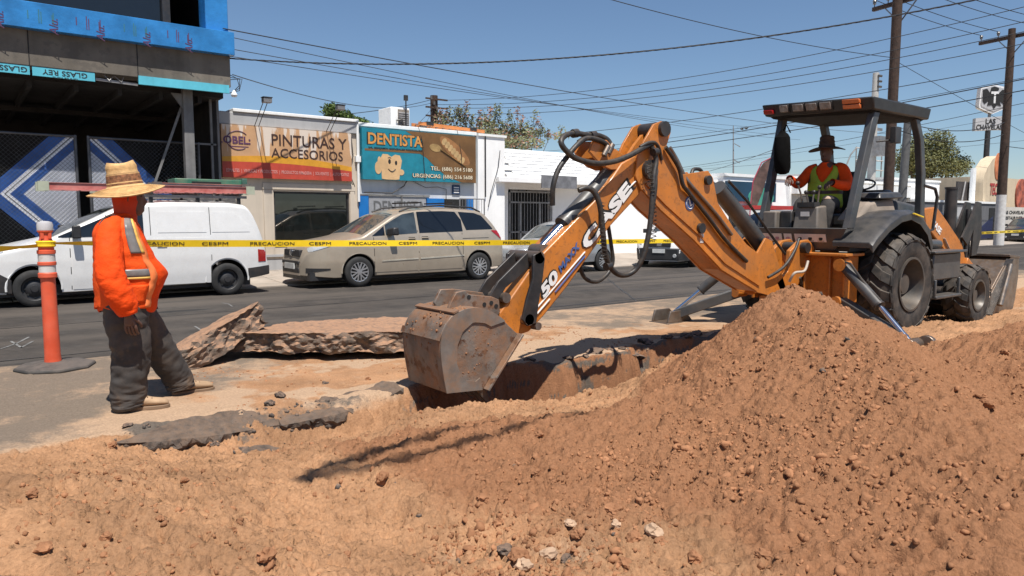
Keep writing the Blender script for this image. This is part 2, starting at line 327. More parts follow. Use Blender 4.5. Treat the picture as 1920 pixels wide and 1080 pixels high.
layer = 0.75*wall*sst(4.85, 5.05, GY)*sst(0.05, 0.35, fbm(GX*1.2, HZ*7, 1.0, 4, 0.6, 85)); green = np.clip(np.maximum(np.maximum(cut*.75, crumb*.5), np.maximum(cut2, layer)), 0, 1)
worn = (1-LOOSE)*np.clip(1.15*sst(5.9, 7.3, GY+1.2*fbm(GX, GY, 0.7, 5, 0.55, 91)+1.1*sst(2.6, -0.3, GX))*(0.55+0.55*fbm(GX, GY, 1.6, 5, 0.6, 93)), 0, 1)
streakx = 0.55*sst(0.05, 0.5, fbm(GX*0.25, GY*3.0, 1.0, 5, 0.55, 95))*sst(8.6, 9.5, GX)*(1-LOOSE)
worn = np.clip(np.maximum(worn, streakx), 0, 1)
ca = tm.color_attributes.new('lie', 'FLOAT_COLOR', 'POINT'); ca.data.foreach_set('color', np.stack([pale, green, worn, MOIST], -1).astype(np.float32).ravel())
def soil_material():
    m = M('soil', (0.348, 0.191, 0.101), 0.95, var=0.2, vs=2.2, bump=0.012, bs=60, spec=0.12); n = m.node_tree; N = n.nodes; L = n.links; b = N['Principled BSDF']
    src = b.inputs['Base Color'].links[0].from_socket; at_ = N.new('ShaderNodeAttribute'); at_.attribute_name = 'lie'; sp = N.new('ShaderNodeSeparateColor'); L.new(at_.outputs['Color'], sp.inputs[0])
    tc = N.new('ShaderNodeTexCoord')
    def mx(f, a, c, n2=None, lo=0.35, hi=0.65):
        x = N.new('ShaderNodeMix'); x.data_type = 'RGBA'
        if n2:
            no = N.new('ShaderNodeTexNoise'); no.inputs['Scale'].default_value = n2; no.inputs['Detail'].default_value = 8; no.inputs['Roughness'].default_value = 0.65; L.new(tc.outputs['Object'], no.inputs[0])
            ad = N.new('ShaderNodeMath'); ad.operation = 'ADD'; L.new(f, ad.inputs[0]); L.new(no.outputs[0], ad.inputs[1]); mr = N.new('ShaderNodeMapRange'); mr.interpolation_type = 'SMOOTHSTEP'
            mr.inputs[1].default_value = 0.5+lo; mr.inputs[2].default_value = 0.5+hi; L.new(ad.outputs[0], mr.inputs[0]); f = mr.outputs[0]
        L.new(f, x.inputs[0]); L.new(a, x.inputs[6])
        if isinstance(c, tuple): x.inputs[7].default_value = (*c, 1)
        else: L.new(c, x.inputs[7])
        return x.outputs[2]
    o = mx(at_.outputs['Alpha'], src, (0.268, 0.130, 0.066), 3.0, 0.15, 0.85)
    o = mx(sp.outputs[0], o, (0.41, 0.278, 0.180), 9.0, 0.1, 0.75)
    o = mx(sp.outputs[2], o, (0.185, 0.145, 0.110), 7.0, 0.2, 0.75)
    o = mx(sp.outputs[1], o, (0.125, 0.102, 0.082), 16.0, 0.25, 0.6)
    fine = N.new('ShaderNodeTexNoise'); fine.inputs['Scale'].default_value = 70; fine.inputs['Detail'].default_value = 5; L.new(tc.outputs['Object'], fine.inputs[0])
    mr = N.new('ShaderNodeMapRange'); mr.inputs[1].default_value = 0.3; mr.inputs[2].default_value = 0.7; mr.inputs[3].default_value = 0.82; mr.inputs[4].default_value = 1.15; L.new(fine.outputs[0], mr.inputs[0])
    vm = N.new('ShaderNodeVectorMath'); vm.operation = 'SCALE'; L.new(o, vm.inputs[0]); L.new(mr.outputs[0], vm.inputs['Scale']); L.new(vm.outputs[0], b.inputs['Base Color'])
    return m
soil = soil_material(); tm.materials.append(soil)
to = link('dirt_ground', tm); props(to, kind='structure')

def sheet(name, x0, x1, y0, y1, z0, mat, sub=1, z1=None):
    b = MB(); xs = np.linspace(x0, x1, sub+1); b.grid([[(x, y0, z0) for x in xs], [(x, y1, z0 if z1 is None else z1) for x in xs]]); return props(b.build(name, mat), kind='structure')
asphalt = M('road asphalt', (0.044, 0.038, 0.033), 0.85, var=0.22, vs=0.9, bump=0.003, bs=140, dust=0.55, dustc=(0.094, 0.077, 0.063), spec=0.3, spot=(0.066, 0.06, 0.054), spots=0.5, ss=3.1)
concrete = M('pavement concrete', (0.36, 0.31, 0.26), 0.9, var=0.15, vs=1.2, bump=0.002, bs=60, dust=0.3, dustc=(0.30, 0.22, 0.16), spot=(0.16, 0.14, 0.12), spots=0.35, ss=2.0)
earth = M('bare earth', (0.26, 0.17, 0.11), 0.95, var=0.2, vs=0.7, bump=0.01, bs=20)
sheet('road', -120, 500, 8.6, 15.25, 0.0, asphalt, 40)
sheet('near_roadside', -120, -8, -60, 8.6, 0.0, earth); sheet('near_roadside', 24, 500, -60, 8.6, 0.0, asphalt); sheet('near_roadside', -8, 24, -60, -6, 0.0, earth)
sheet('land', -900, 1500, 60, 2500, -0.3, earth); sheet('land', -900, 1500, -900, -60, -0.3, earth); sheet('land', 500, 1500, -60, 60, -0.3, earth); sheet('land', -900, -120, -60, 60, -0.3, earth)
# pavement in cast bays rising gently from the gutter to the shop fronts
pv = props(sheet('pavement', -60, 500, 15.25, 60, -0.06, concrete), kind='structure')
x = -9.0; k = 0
bay = None
while x < 66:
    L_ = 2.45 if x < 24 else 6.0
    for (ya, yb, za, zb_) in ((15.27, 16.62, 0.03, 0.10), (16.64, 18.6, 0.105, 0.205)):
        b = MB(); e = 0.008; b.hexa([(x+e, ya, -0.05), (x+L_-e, ya, -0.05), (x+L_-e, yb, -0.05), (x+e, yb, -0.05), (x+e, ya, za), (x+L_-e, ya, za), (x+L_-e, yb, zb_), (x+e, yb, zb_)])
        b.build('paving_slab', concrete, pv, bevel=0.006)
    x += L_; k += 1
# painted survey marks and patched joints on the asphalt
chalk = M('faded white road paint', (0.20, 0.195, 0.185), 0.9, var=0.3, vs=9, dust=0.95, dustc=(0.06, 0.058, 0.055))
b = MB()
for pts in ([(365, 612), (385, 624), (410, 634), (440, 640), (470, 642)], [(20, 640), (40, 652), (62, 640)], [(0, 655), (30, 645), (55, 632)], [(415, 568), (428, 570), (436, 575)], [(1105, 612), (1150, 640)]):
    P = [gz(u, v, 0.0) for u, v in pts]
    for a, c in zip(P[:-1], P[1:]):
        d = (c-a).normalized(); s_ = Vector((-d.y, d.x, 0))*0.014
        if max(a.y, c.y) < 8.62: continue
        b.add([a-s_+Vector((0, 0, .004)), c-s_+Vector((0, 0, .004)), c+s_+Vector((0, 0, .004)), a+s_+Vector((0, 0, .004))], [(0, 1, 2, 3)])
props(b.build('painted_survey_mark', chalk), kind='structure')
seal = M('tar crack seal', (0.018, 0.018, 0.018), 0.5, var=0.2)
b = MB()
for (x0, y0, x1, y1, wd) in ((-6, 8.95, 26, 9.0, 0.035), (-8, 11.6, 30, 11.7, 0.03), (9.5, 8.7, 12.5, 12.4, 0.025)):
    n_ = 40; P = [Vector((x0+(x1-x0)*i/n_, y0+(y1-y0)*i/n_+0.03*mnoise.noise((i*0.4, x0, 0)), 0.004)) for i in range(n_+1)]
    for a, c in zip(P[:-1], P[1:]):
        d = (c-a).normalized(); s_ = Vector((-d.y, d.x, 0))*wd/2*(0.7+0.6*random.random()); b.add([a-s_, c-s_, c+s_, a+s_], [(0, 1, 2, 3)])
props(b.build('crack_seal', seal), kind='structure')

# loose crumbs of earth: nobody could count them
def ico(sub):
    bm = bmesh.new(); bmesh.ops.create_icosphere(bm, subdivisions=sub, radius=1.0); V = np.array([v.co[:] for v in bm.verts]); F = np.array([[v.index for v in f.verts] for f in bm.faces]); bm.free(); return V, F
def scatter(name, mat, pts, sizes, sub, seed, sunk=-0.08):
    rg = np.random.default_rng(seed); V0, F0 = ico(sub); AV = []; AF = []
    var = []
    for k in range(12):
        o_ = rg.random(3)*50; dd = np.array([0.7*mnoise.noise(Vector(v*1.1+o_))-0.5*abs(mnoise.noise(Vector(v*2.3+o_)))+0.34*(rg.random()-.5)+.12 for v in V0]); nv = V0*(1+dd)[:, None]*np.array([1, 0.6+0.4*rg.random(), 0.45+0.4*rg.random()]); var.append(nv)
    for i, (p, s_) in enumerate(zip(pts, sizes)):
        q = rg.normal(size=4); q /= np.linalg.norm(q); a, b_, c, d = q
        Rm = np.array([[1-2*(c*c+d*d), 2*(b_*c-a*d), 2*(b_*d+a*c)], [2*(b_*c+a*d), 1-2*(b_*b_+d*d), 2*(c*d-a*b_)], [2*(b_*d-a*c), 2*(c*d+a*b_), 1-2*(b_*b_+c*c)]])
        AV.append((var[i % 12]@Rm.T)*s_+np.array([p[0], p[1], p[2]+s_*sunk])); AF.append(F0+i*len(V0))
    me = np_mesh(name, np.concatenate(AV), np.concatenate(AF)); me.materials.append(mat); o = link(name, me); props(o, kind='stuff'); return o
def loose_pts(n, boxes, seed, lo, hi, pw=2.2):
    rg = np.random.default_rng(seed); P = []; S = []
    wts = np.array([b[4] for b in boxes], float); wts /= wts.sum()
    while len(P) < n:
        b = boxes[rg.choice(len(boxes), p=wts)]; x_ = rg.uniform(b[0], b[1]); y_ = rg.uniform(b[2], b[3])
        if vn(np.array([x_*1.7]), np.array([y_*1.7]), 5)[0]+rg.random()*0.5 < 0.62: continue
        if y_ > TOPE(x_)-0.02 and rg.random() > 0.30: continue
        P.append((x_, y_, height(x_, y_))); S.append(lo+(hi-lo)*rg.random()**pw)
    return P, S
soil2 = M('loose clod earth', (0.30, 0.145, 0.074), 0.95, var=0.3, vs=4, bump=0.004, bs=80, spec=0.1)
P, S = loose_pts(15000, [(0.0, 6.4, 1.0, 5.0, 5), (1.5, 6.5, 5.4, 7.4, 2.5), (1.3, 4.4, 0.9, 2.7, 4), (6.4, 9.3, 0.8, 3.2, 1)], 3, 0.0035, 0.017); scatter('soil_crumbs', soil2, P, S, 1, 4)
P, S = loose_pts(380, [(1.5, 4.6, 0.9, 2.9, 4), (0.2, 6.2, 1.4, 5.0, 2), (6.4, 9.3, 0.8, 3.2, 1.5)], 8, 0.014, 0.032, 2.6); scatter('soil_crumbs', soil2, P, S, 2, 5)
stone_p = M('pale stone', (0.42, 0.28, 0.18), 0.9, var=0.2, vs=8, bump=0.003, bs=50)
tarm = M('broken asphalt', (0.062, 0.052, 0.045), 0.9, var=0.4, vs=14, bump=0.006, bs=45, upd=0.55, dustc=(0.28, 0.17, 0.105))
rg = np.random.default_rng(15); P = []; S = []
for k in range(200):
    x_ = rg.uniform(0.75, 2.3) if k < 150 else rg.uniform(0.9, 6); y_ = 5.42-abs(rg.normal(0, 0.13))-0.02 if k < 150 else rg.uniform(2.0, 5.2)
    if k < 150 and rg.random() < sst(1.0, 0.7, np.array(x_)): continue
    P.append((x_, y_, height(x_, y_))); S.append(0.005+0.02*rg.random()**2)
scatter('asphalt_crumbs', tarm, P, S, 1, 6)
# stones and clods big enough to be picked out one by one
def rock(r, seed, mat, flat=0.7, sub=3):
    bm = bmesh.new(); bmesh.ops.create_icosphere(bm, subdivisions=sub, radius=1); sc = Vector((1, 0.75+0.2*((seed*37) % 10)/10, flat))
    for v in bm.verts:
        q = v.co*1.1+Vector((seed*3.1, seed*1.7, 0)); d = 0.6*mnoise.noise(q)-0.5*abs(mnoise.noise(q*1.9))+0.16*mnoise.noise(q*4.5)+0.08*mnoise.noise(q*10)+.12
        v.co = Vector((v.co.x*sc.x, v.co.y*sc.y, v.co.z*sc.z))*(1+d)*r
    me = D.meshes.new('clod'); bm.to_mesh(me); bm.free(); me.materials.append(mat); me.polygons.foreach_set('use_smooth', [True]*len(me.polygons)); me.set_sharp_from_angle(angle=R(16)); return me
def place_rock(name, u, v, size, mat, seed, label, group=None, flat=0.7, z0=0.1, cat='clod'):
    p = gz(u, v, z0)
    for _ in range(8): p = gz(u, v, height(p.x, p.y))
    o = link(name, rock(size, seed, mat, flat)); o.location = (p.x, p.y, height(p.x, p.y)+size*flat*0.45); o.rotation_euler = (0, 0, seed*1.3); ORG[o] = o.location.copy()
    return props(o, label, cat, group)
cl = [(1010, 805, .035), (1165, 765, .06), (715, 890, .05), (905, 938, .035), (935, 975, .03), (690, 712, .03), (1005, 900, .03), (1150, 955, .05), (1120, 925, .03), (1190, 1010, .045), (1085, 995, .035), (975, 1050, .05), (1170, 1062, .05), (1240, 1000, .03), (1300, 1050, .04), (1430, 1055, .04), (1270, 665, .05), (1480, 745, .03), (1500, 755, .04), (1420, 785, .03), (1500, 720, .022), (1330, 870, .02),
      (1660, 730, .03), (1640, 705, .035), (1850, 770, .06), (1835, 748, .04), (1900, 855, .05), (1800, 725, .03), (1880, 700, .04), (1560, 640, .022), (1620, 690, .022), (1150, 845, .02), (200, 1010, .03), (80, 1000, .035), (300, 965, .02), (430, 1000, .03), (500, 1050, .04), (220, 900, .022), (650, 1050, .025), (110, 870, .03), (345, 905, .022), (60, 930, .03), (770, 990, .02), (880, 1030, .035), (590, 930, .02), (395, 835, .03), (210, 830, .035)]
for i, (u, v, s_) in enumerate(cl): place_rock('dirt_clod', u, v, s_*0.8, soil2, i+1, 'reddish brown clod of dry earth lying on the dug soil', 'earth clods on the dug soil')
for i, (u, v, s_) in enumerate([(1025, 1050, .05), (985, 1065, .05), (1070, 985, .03), (1155, 1015, .03), (1225, 1005, .045)]): place_rock('pale_stone', u, v, s_*0.8, stone_p, i+60, 'pale tan rounded stone lying on the dirt at the foot of the heap', 'pale stones at the foot of the heap', 0.65, cat='stone')
for i, (u, v, s_, f) in enumerate([(1060, 1050, .03, .6), (948, 1035, .045, .5), (455, 845, .06, .45), (490, 838, .05, .4), (525, 745, .045, .8), (505, 760, .04, .7), (400, 800, .035, .5), (340, 800, .03, .5), (240, 800, .035, .5), (610, 720, .03, .6)]): place_rock('asphalt_chunk', u, v, s_*0.9, tarm, i+80, 'small black chunk of broken asphalt lying in the dirt', 'small asphalt chunks in the dirt', f, cat='asphalt chunk')
# two broken slabs of asphalt lifted out of the trench
def slab(name, outline, th, base, tilt, rz, label, seed, mat=None):
    bm = bmesh.new(); vs = [bm.verts.new((a, b, 0)) for a, b in outline]; f = bm.faces.new(vs)
    r_ = bmesh.ops.extrude_face_region(bm, geom=[f]); bmesh.ops.translate(bm, verts=[g for g in r_['geom'] if isinstance(g, bmesh.types.BMVert)], vec=(0, 0, th))
    bmesh.ops.recalc_face_normals(bm, faces=bm.faces); bmesh.ops.triangulate(bm, faces=bm.faces)
    for it in range(6):
        ed = [e for e in bm.edges if e.calc_length() > 0.045]
        if ed: bmesh.ops.subdivide_edges(bm, edges=ed, cuts=1); bmesh.ops.triangulate(bm, faces=[f for f in bm.faces if len(f.verts) > 3])
    bm.normal_update()
    nn = {v: v.normal.copy() for v in bm.verts}
    for v in bm.verts:
        q = v.co+Vector((seed*5.0, 0, 0)); side = 1-abs(nn[v].z)
        d = (0.02+0.06*side)*mnoise.noise(q*3)+(0.012+0.03*side)*mnoise.noise(q*8)+(0.008+0.03*side)*mnoise.noise(q*20)-.03*side*abs(mnoise.noise(q*31))
        v.co += nn[v]*d
    me = D.meshes.new(name); bm.to_mesh(me); bm.free(); me.materials.append(mat or slabm); me.polygons.foreach_set('use_smooth', [True]*len(me.polygons)); me.set_sharp_from_angle(angle=R(20))
    o = link(name, me); o.location = base; o.rotation_euler = (tilt[0], tilt[1], rz); ORG[o] = o.location.copy(); return props(o, label, 'asphalt slab')
slabm = M('asphalt slab', (0.11, 0.092, 0.075), 0.92, var=0.45, vs=9, bump=0.012, bs=40, dust=0.4, dustc=(0.36, 0.20, 0.115), upd=1.0)
slab('asphalt_slab', [(-1.1, 0.35), (-0.75, -0.05), (-0.35, -0.42), (0.0, -0.62), (0.45, -0.88), (1.15, -0.65), (1.35, 0.25), (0.7, 0.85), (-0.2, 0.8)], 0.21, (3.28, 7.25, 0.08), (R(-2.0), R(1.0), 0), 0, 'long flat slab of broken asphalt lying beyond the bucket, dusted with dirt', 3)
slab('asphalt_slab', [(-0.1, -0.42), (0.5, -0.3), (0.92, -0.12), (0.88, 0.3), (0.35, 0.36), (-0.05, 0.25)], 0.25, (1.80, 7.62, -0.05), (R(-12), R(-24), 0), R(8), 'short thick slab of broken asphalt tilted up beside the worker', 9)
edgem = M('sunken asphalt edge', (0.075, 0.063, 0.053), 0.92, var=0.4, vs=14, bump=0.016, bs=38, dust=0.6, dustc=(0.20, 0.125, 0.078), upd=0.4)
slab('asphalt_slab', [(-.62, -.03), (-.3, -.10), (.1, -.13), (.55, -.12), (.66, .02), (.3, .11), (-.2, .09)], .12, (1.32, 5.33, -.112), (R(24), R(2), 0), R(4), 'dark strip of broken asphalt sunk along the trench edge near the worker boots', 12, edgem)
slab('asphalt_slab', [(-.5, -.10), (-.1, -.14), (.4, -.10), (.62, -.02), (.5, .12), (0, .13), (-.48, .10)], .13, (2.35, 5.36, -.132), (R(20), R(-3), 0), R(5), 'dark strip of broken asphalt sunk along the trench edge beside the bucket', 15, edgem)
slab('asphalt_slab', [(-.18, -.06), (.05, -.1), (.22, -.02), (.12, .09), (-.12, .07)], .07, (1.55, 4.80, height(1.55, 4.80)-.02), (R(14), R(10), 0), R(30), 'small black plate of broken asphalt lying in the dirt in front of the worker', 18, edgem)
for i, (x_, r_) in enumerate(((4.15, .05), (4.5, .07), (4.9, .05), (5.35, .09), (5.62, .06), (6.0, .08), (6.3, .10), (6.62, .07), (6.95, .09), (7.25, .08), (5.15, .04), (5.8, .045))):
    y_ = float(TOPE(x_))+.05+.06*math.sin(i*2.3); o = link('asphalt_chunk', rock(r_, i+120, tarm, .45)); o.location = (x_, y_, height(x_, y_)+.01); o.rotation_euler = (.2*math.sin(i), .2, i*1.1); ORG[o] = o.location.copy(); props(o, 'dark chunk of broken asphalt on the far lip of the trench', 'asphalt chunk', 'asphalt chunks along the far lip of the trench')
for i, (x_, y_, r_) in enumerate(((4.3, 4.85, .10), (4.75, 4.95, .13), (5.2, 5.0, .10), (5.6, 5.05, .14), (6.1, 5.1, .12))):
    o = link('dirt_clod', rock(r_, i+150, soil2, .8)); o.location = (x_, y_, height(x_, y_)+.03); o.rotation_euler = (0, .2, i*1.9); ORG[o] = o.location.copy(); props(o, 'big clod of earth lying down in the open trench', 'clod', 'big clods in the trench')
# ------------------------------------------------------------------ buildings across the street
X_, Z_ = Vector((1, 0, 0)), Vector((0, 0, 1))
FA = 18.0                                  # plane of the shop fronts
def stucco(name, c, var=0.06, **k): return M(name, c, 0.9, var=var, vs=1.3, bump=0.002, bs=50, streak=k.pop('streak', 0.25), **k)
wall_beige = stucco('beige stucco', (0.56, 0.48, 0.385)); wall_white = stucco('white stucco', (0.86, 0.85, 0.83), 0.04, streak=0.12); wall_gray = stucco('gray stucco', (0.40, 0.40, 0.40))
wall_dent = stucco('pale gray plaster', (0.60, 0.60, 0.60)); concrete_d = M('raw concrete', (0.15, 0.130, 0.105), 0.9, var=0.25, vs=1.1, streak=0.4, bump=0.003, bs=30, spot=(0.09, 0.08, 0.07), spots=0.5, ss=3)
roofwhite = M('white roof coating', (0.8, 0.8, 0.78), 0.8, var=0.05, streak=0.1)
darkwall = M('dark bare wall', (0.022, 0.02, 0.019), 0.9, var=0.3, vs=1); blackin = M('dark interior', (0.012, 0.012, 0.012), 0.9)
bluewrap = M('blue plastic film', (0.030, 0.19, 0.46), 0.3, var=0.25, vs=1.6, bump=0.012, bs=5, spec=0.4); teal = M('teal board', (0.10, 0.48, 0.60), 0.6, var=0.12, vs=2, streak=0.2)
galv = M('galvanised steel', (0.25, 0.25, 0.25), 0.5, 0.5, var=0.2, dust=0.2); lightsteel = M('grey primer steel', (0.17, 0.165, 0.16), 0.6, var=0.2, vs=3, streak=0.3)
bluevinyl = M('blue vinyl', (0.02, 0.085, 0.30), 0.5, var=0.25, vs=3); silvervinyl = M('silver vinyl', (0.55, 0.56, 0.60), 0.5, var=0.12, vs=3); whitevinyl = M('white vinyl', (0.8, 0.8, 0.82), 0.5, var=0.08)
purpleink = M('faded maroon ink', (0.10, 0.035, 0.09), 0.5); darkteal = M('dark teal ink', (0.03, 0.16, 0.2), 0.6)
# --- unfinished building with blue film
T = thing('unfinished_building', 'unfinished dark building wrapped in blue film above an open ground floor', 'building', (0, 17, 0))
FY = 16.5
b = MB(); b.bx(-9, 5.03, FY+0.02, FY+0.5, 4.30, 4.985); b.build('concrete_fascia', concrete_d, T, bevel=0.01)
for x in (-6.6, -3.7, -0.9, 1.36, 3.2): MB().bx(x-0.008, x+0.008, FY+0.012, FY+0.04, 4.31, 4.98).build('panel_joint', gap, T)
bl = MB().bx(-9, 5.08, FY-0.17, FY+0.3, 4.95, 5.43).build('film_band', bluewrap, T, bevel=0.008)
MB().bx(4.55, 5.02, FY+0.03, FY+0.5, 5.43, 8).build('film_post', bluewrap, T, bevel=0.01)
b = MB()
for i in range(12):
    x = 4.22-0.8*i+0.04*math.sin(i*3)
    text('Alu.', purpleink, bl, (x, FY-0.173, 5.03), Z_, -X_, width=0.30, height=0.145, shear=0.25, thick=0.002, name='printed_brand')
    m = MB()
    for k, (dx, z0, z1) in enumerate(((-0.30, 5.06, 5.31), (-0.265, 5.06, 5.27), (-0.47, 5.12, 5.27), (-0.07, 5.04, 5.28), (-0.09, 5.08, 5.24))): m.bx(x+dx-0.008, x+dx+0.008, FY-0.173, FY-0.169, z0, z1)
    m.build('printed_small_text', darkteal if i % 2 else purpleink, bl, kind='stuff')
for i, x in enumerate((-4.2, -1.5, 1.15, 3.85)):
    m = MB(); m.bx(-9 if i == 0 else (-4.1, -1.4, 1.25)[i-1], x-0.08, FY+0.42, FY+0.46, 5.46, 7.6); m.build('upper_window', glass_d, T)
    MB().bx(x-0.075, x+0.075, FY+0.3, FY+0.5, 5.44, 7.6).build('upper_mullion', blackmetal, T)
MB().bx(-9, 4.54, FY+0.06, FY+0.5, 7.6, 8.4).build('upper_fascia', concrete_d, T)
st = MB().bx(-9, 1.36, FY+0.03, FY+0.07, 4.135, 4.296).build('board_strip', teal, T); st2 = MB().bx(1.40, 2.43, FY+0.03, FY+0.07, 4.13, 4.296).build('board_strip', teal, T)
st3 = MB().bx(3.2, 4.98, FY-0.02, FY+0.05, 4.16, 4.33).build('board_strip', teal, T)
text('GLASS REY', inkblack, st2, (1.93, FY+0.027, 4.265), -X_, -Z_, width=0.74, height=0.095, bold=0.01, thick=0.002); text('GLASS REY', inkblack, st, (0.95, FY+0.027, 4.265), -X_, -Z_, width=0.74, height=0.095, bold=0.01, thick=0.002)
text('fibra de vidrio', inkblack, st2, (1.93, FY+0.027, 4.15), -X_, -Z_, width=0.42, height=0.04, thick=0.002, name='small_lettering')
m = MB(); m.beam((2.45, FY+0.1, 4.19), (3.2, FY+0.1, 4.16), 0.04, 0.05); m.tube([(2.6, FY+0.1, 4.29), (2.68, FY+0.05, 4.18), (2.78, FY+0.1, 4.29), (2.9, FY+0.06, 4.17), (2.95, FY+0.1, 4.29)], 0.012, 6); m.build('hanger_wire', galv, T)
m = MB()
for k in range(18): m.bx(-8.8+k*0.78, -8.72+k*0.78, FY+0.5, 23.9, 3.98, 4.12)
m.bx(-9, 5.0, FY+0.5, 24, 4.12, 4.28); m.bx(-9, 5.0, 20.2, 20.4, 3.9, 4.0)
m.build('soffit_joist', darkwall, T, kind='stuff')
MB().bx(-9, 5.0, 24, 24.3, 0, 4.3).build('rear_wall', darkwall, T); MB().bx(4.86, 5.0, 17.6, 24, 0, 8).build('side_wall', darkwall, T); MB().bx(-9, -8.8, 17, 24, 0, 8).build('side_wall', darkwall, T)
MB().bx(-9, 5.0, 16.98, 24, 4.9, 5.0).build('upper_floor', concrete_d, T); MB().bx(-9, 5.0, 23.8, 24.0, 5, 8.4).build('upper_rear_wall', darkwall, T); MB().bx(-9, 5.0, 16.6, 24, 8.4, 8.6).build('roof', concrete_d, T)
MB().bx(4.12, 4.32, 16.85, 17.05, 0.1, 4.3).build('column', lightsteel, T, bevel=0.01)
m = MB(); m.beam((4.15, 17.1, 3.9), (3.2, 17.25, 1.2), 0.14, 0.05); m.build('diagonal_brace', lightsteel, T)
m = MB(); m.prism([(3.9, 4.12), (4.12, 4.12), (4.12, 3.8)], 16.9, 16.96); m.build('gusset', lightsteel, T)
for x in (4.78, 4.93): MB().bx(x, x+0.05, 17.3, 17.36, 0.1, 4.2).build('frame_post', lightsteel, T)
MB().bx(4.32, 4.9, 17.3, 17.34, 3.1, 3.14).build('frame_rail', lightsteel, T); MB().bx(4.45, 4.86, 17.5, 17.54, 0.2, 2.2).build('side_panel', wall_gray, T)
m = MB()
for k, o_ in enumerate((0, .06, .11)): m.tube([(5.06, FY+0.2, 4.6-o_), (5.16+o_, FY, 4.5), (5.2, FY, 4.35-o_), (5.10, FY+0.1, 4.22), (5.05, FY+0.2, 4.2)], 0.008, 6)
m.build('service_cable', hosem, T); MB().lathe([(0.02, 0.1), (0.07, 0.0), (0.05, -0.04)], (5.07, FY-0.05, 4.13), (0, 0, 1), 14, 0, True, True).build('lamp_shade', whitem, T)
# --- chain-link gates with vinyl lozenge, in front of the open floor
def clip_poly(P, x0, x1, z0, z1):
    for ax, val, sg in ((0, x0, 1), (0, x1, -1), (1, z0, 1), (1, z1, -1)):
        Q = []
        for i in range(len(P)):
            a, c = P[i], P[(i+1) % len(P)]; da = (a[ax]-val)*sg; dc = (c[ax]-val)*sg
            if da >= 0: Q.append(a)
            if da*dc < 0: t = da/(da-dc); Q.append((a[0]+(c[0]-a[0])*t, a[1]+(c[1]-a[1])*t))
        P = Q
        if not P: return []
    return P
GYP = 17.25; ctr = at(159, 366, GYP); cx, cz = ctr.x, ctr.z; GT = 3.14
wire = M('gate wire', (0.10, 0.10, 0.105), 0.5, 0.6, var=0.2)
for gi, (xa, xb, lab) in enumerate(((cx-2.75, cx-0.09, 'chain link gate carrying the blue and silver chevron, behind the white van bonnet'), (cx+0.09, cx+2.28, 'chain link gate carrying the blue chevron, behind the straw hat'))):
    G = thing('chain_link_gate', lab, 'gate', (xa, GYP, 0.2), group='chain link gates')
    for x in (xa+0.025, xb-0.025): MB().cyl((x, GYP, 0.2), (x, GYP, GT), 0.03).build('gate_post', wire, G)
    for z in (0.28, GT-0.03): MB().cyl((xa, GYP, z), (xb, GYP, z), 0.026).build('gate_rail', wire, G)
    m = MB(); st_ = 0.085; W_ = xb-xa; H_ = GT-0.3; n_ = int((W_+H_)/st_)
    for k in range(1, n_):
        s_ = k*st_
        for sg in (1, -1):
            x0 = xa+max(0, s_-H_); z0 = 0.28+min(s_, H_); x1 = xa+min(s_, W_); z1 = 0.28+max(0, s_-W_)
            if sg < 0: x0, x1 = xa+xb-x0, xa+xb-x1
            m.beam((x0, GYP-0.004*sg, z0), (x1, GYP-0.004*sg, z1), 0.005, 0.005)
    m.build('chain_link', wire, G, kind='stuff')
    for nm, r0, r1, mt in (('silver_panel', 0, 1.05, silvervinyl), ('blue_chevron', 1.05, 1.27, bluevinyl), ('white_stripe', 1.27, 1.34, whitevinyl), ('white_stripe', 1.36, 1.43, whitevinyl), ('blue_chevron', 1.43, 1.72, bluevinyl)):
        m = MB()
        for qx, qz in ((1, 1), (-1, 1), (-1, -1), (1, -1)):
            P = clip_poly([(cx+qx*r0, cz), (cx+qx*r1, cz), (cx, cz+qz*r1), (cx, cz+qz*r0)], xa+0.03, xb-0.03, 0.3, GT-0.05) if r0 else clip_poly([(cx, cz), (cx+qx*r1, cz), (cx, cz+qz*r1)], xa+0.03, xb-0.03, 0.3, GT-0.05)
            if len(P) > 2: m.prism(P, GYP+0.015, GYP+0.02)
        if m.v: m.build(nm, mt, G)
# --- paint shop
T = thing('paint_shop', 'beige single storey paint shop with a big display window', 'building', (7, 18, 0.2)); PX0, PX1 = 5.03, 8.72
wl = at(513, 362, FA); wr = at(655, 364, FA); wb = at(513, 462, FA).z; ZB = 1.02
m = MB(); m.bx(PX0, wl.x, FA, FA+0.25, 0.1, 3.75); m.bx(wr.x, PX1, FA, FA+0.25, 0.1, 3.75); m.bx(wl.x, wr.x, FA, FA+0.25, 2.13, 3.75); m.bx(wl.x, wr.x, FA, FA+0.25, 0.1, 0.72); m.build('wall', wall_beige, T)
m = MB(); m.bx(PX0, PX1, FA+6.9, FA+7.1, 0, 3.9); m.bx(PX0, PX0+0.1, FA+0.25, FA+6.9, 0, 3.9); m.bx(PX1-0.1, PX1, FA+0.25, FA+6.9, 0, 3.9); m.bx(PX0, PX1, FA+0.25, FA+7.1, 3.55, 3.7); m.build('side_wall', wall_beige, T)
m = MB(); m.bx(PX0+0.02, PX1-0.02, FA-0.06, FA+0.3, 3.68, 3.98); m.build('parapet', wall_gray, T, bevel=0.02); MB().bx(PX0+0.45, PX1, FA-0.1, FA+0.5, 3.985, 4.06).build('coping', roofwhite, T, bevel=0.01)
MB().bx(PX0+0.1, PX1-0.1, FA+0.25, FA+6.9, 3.72, 3.76).build('roof', roofwhite, T)
wf = MB(); x0, x1 = wl.x, wr.x
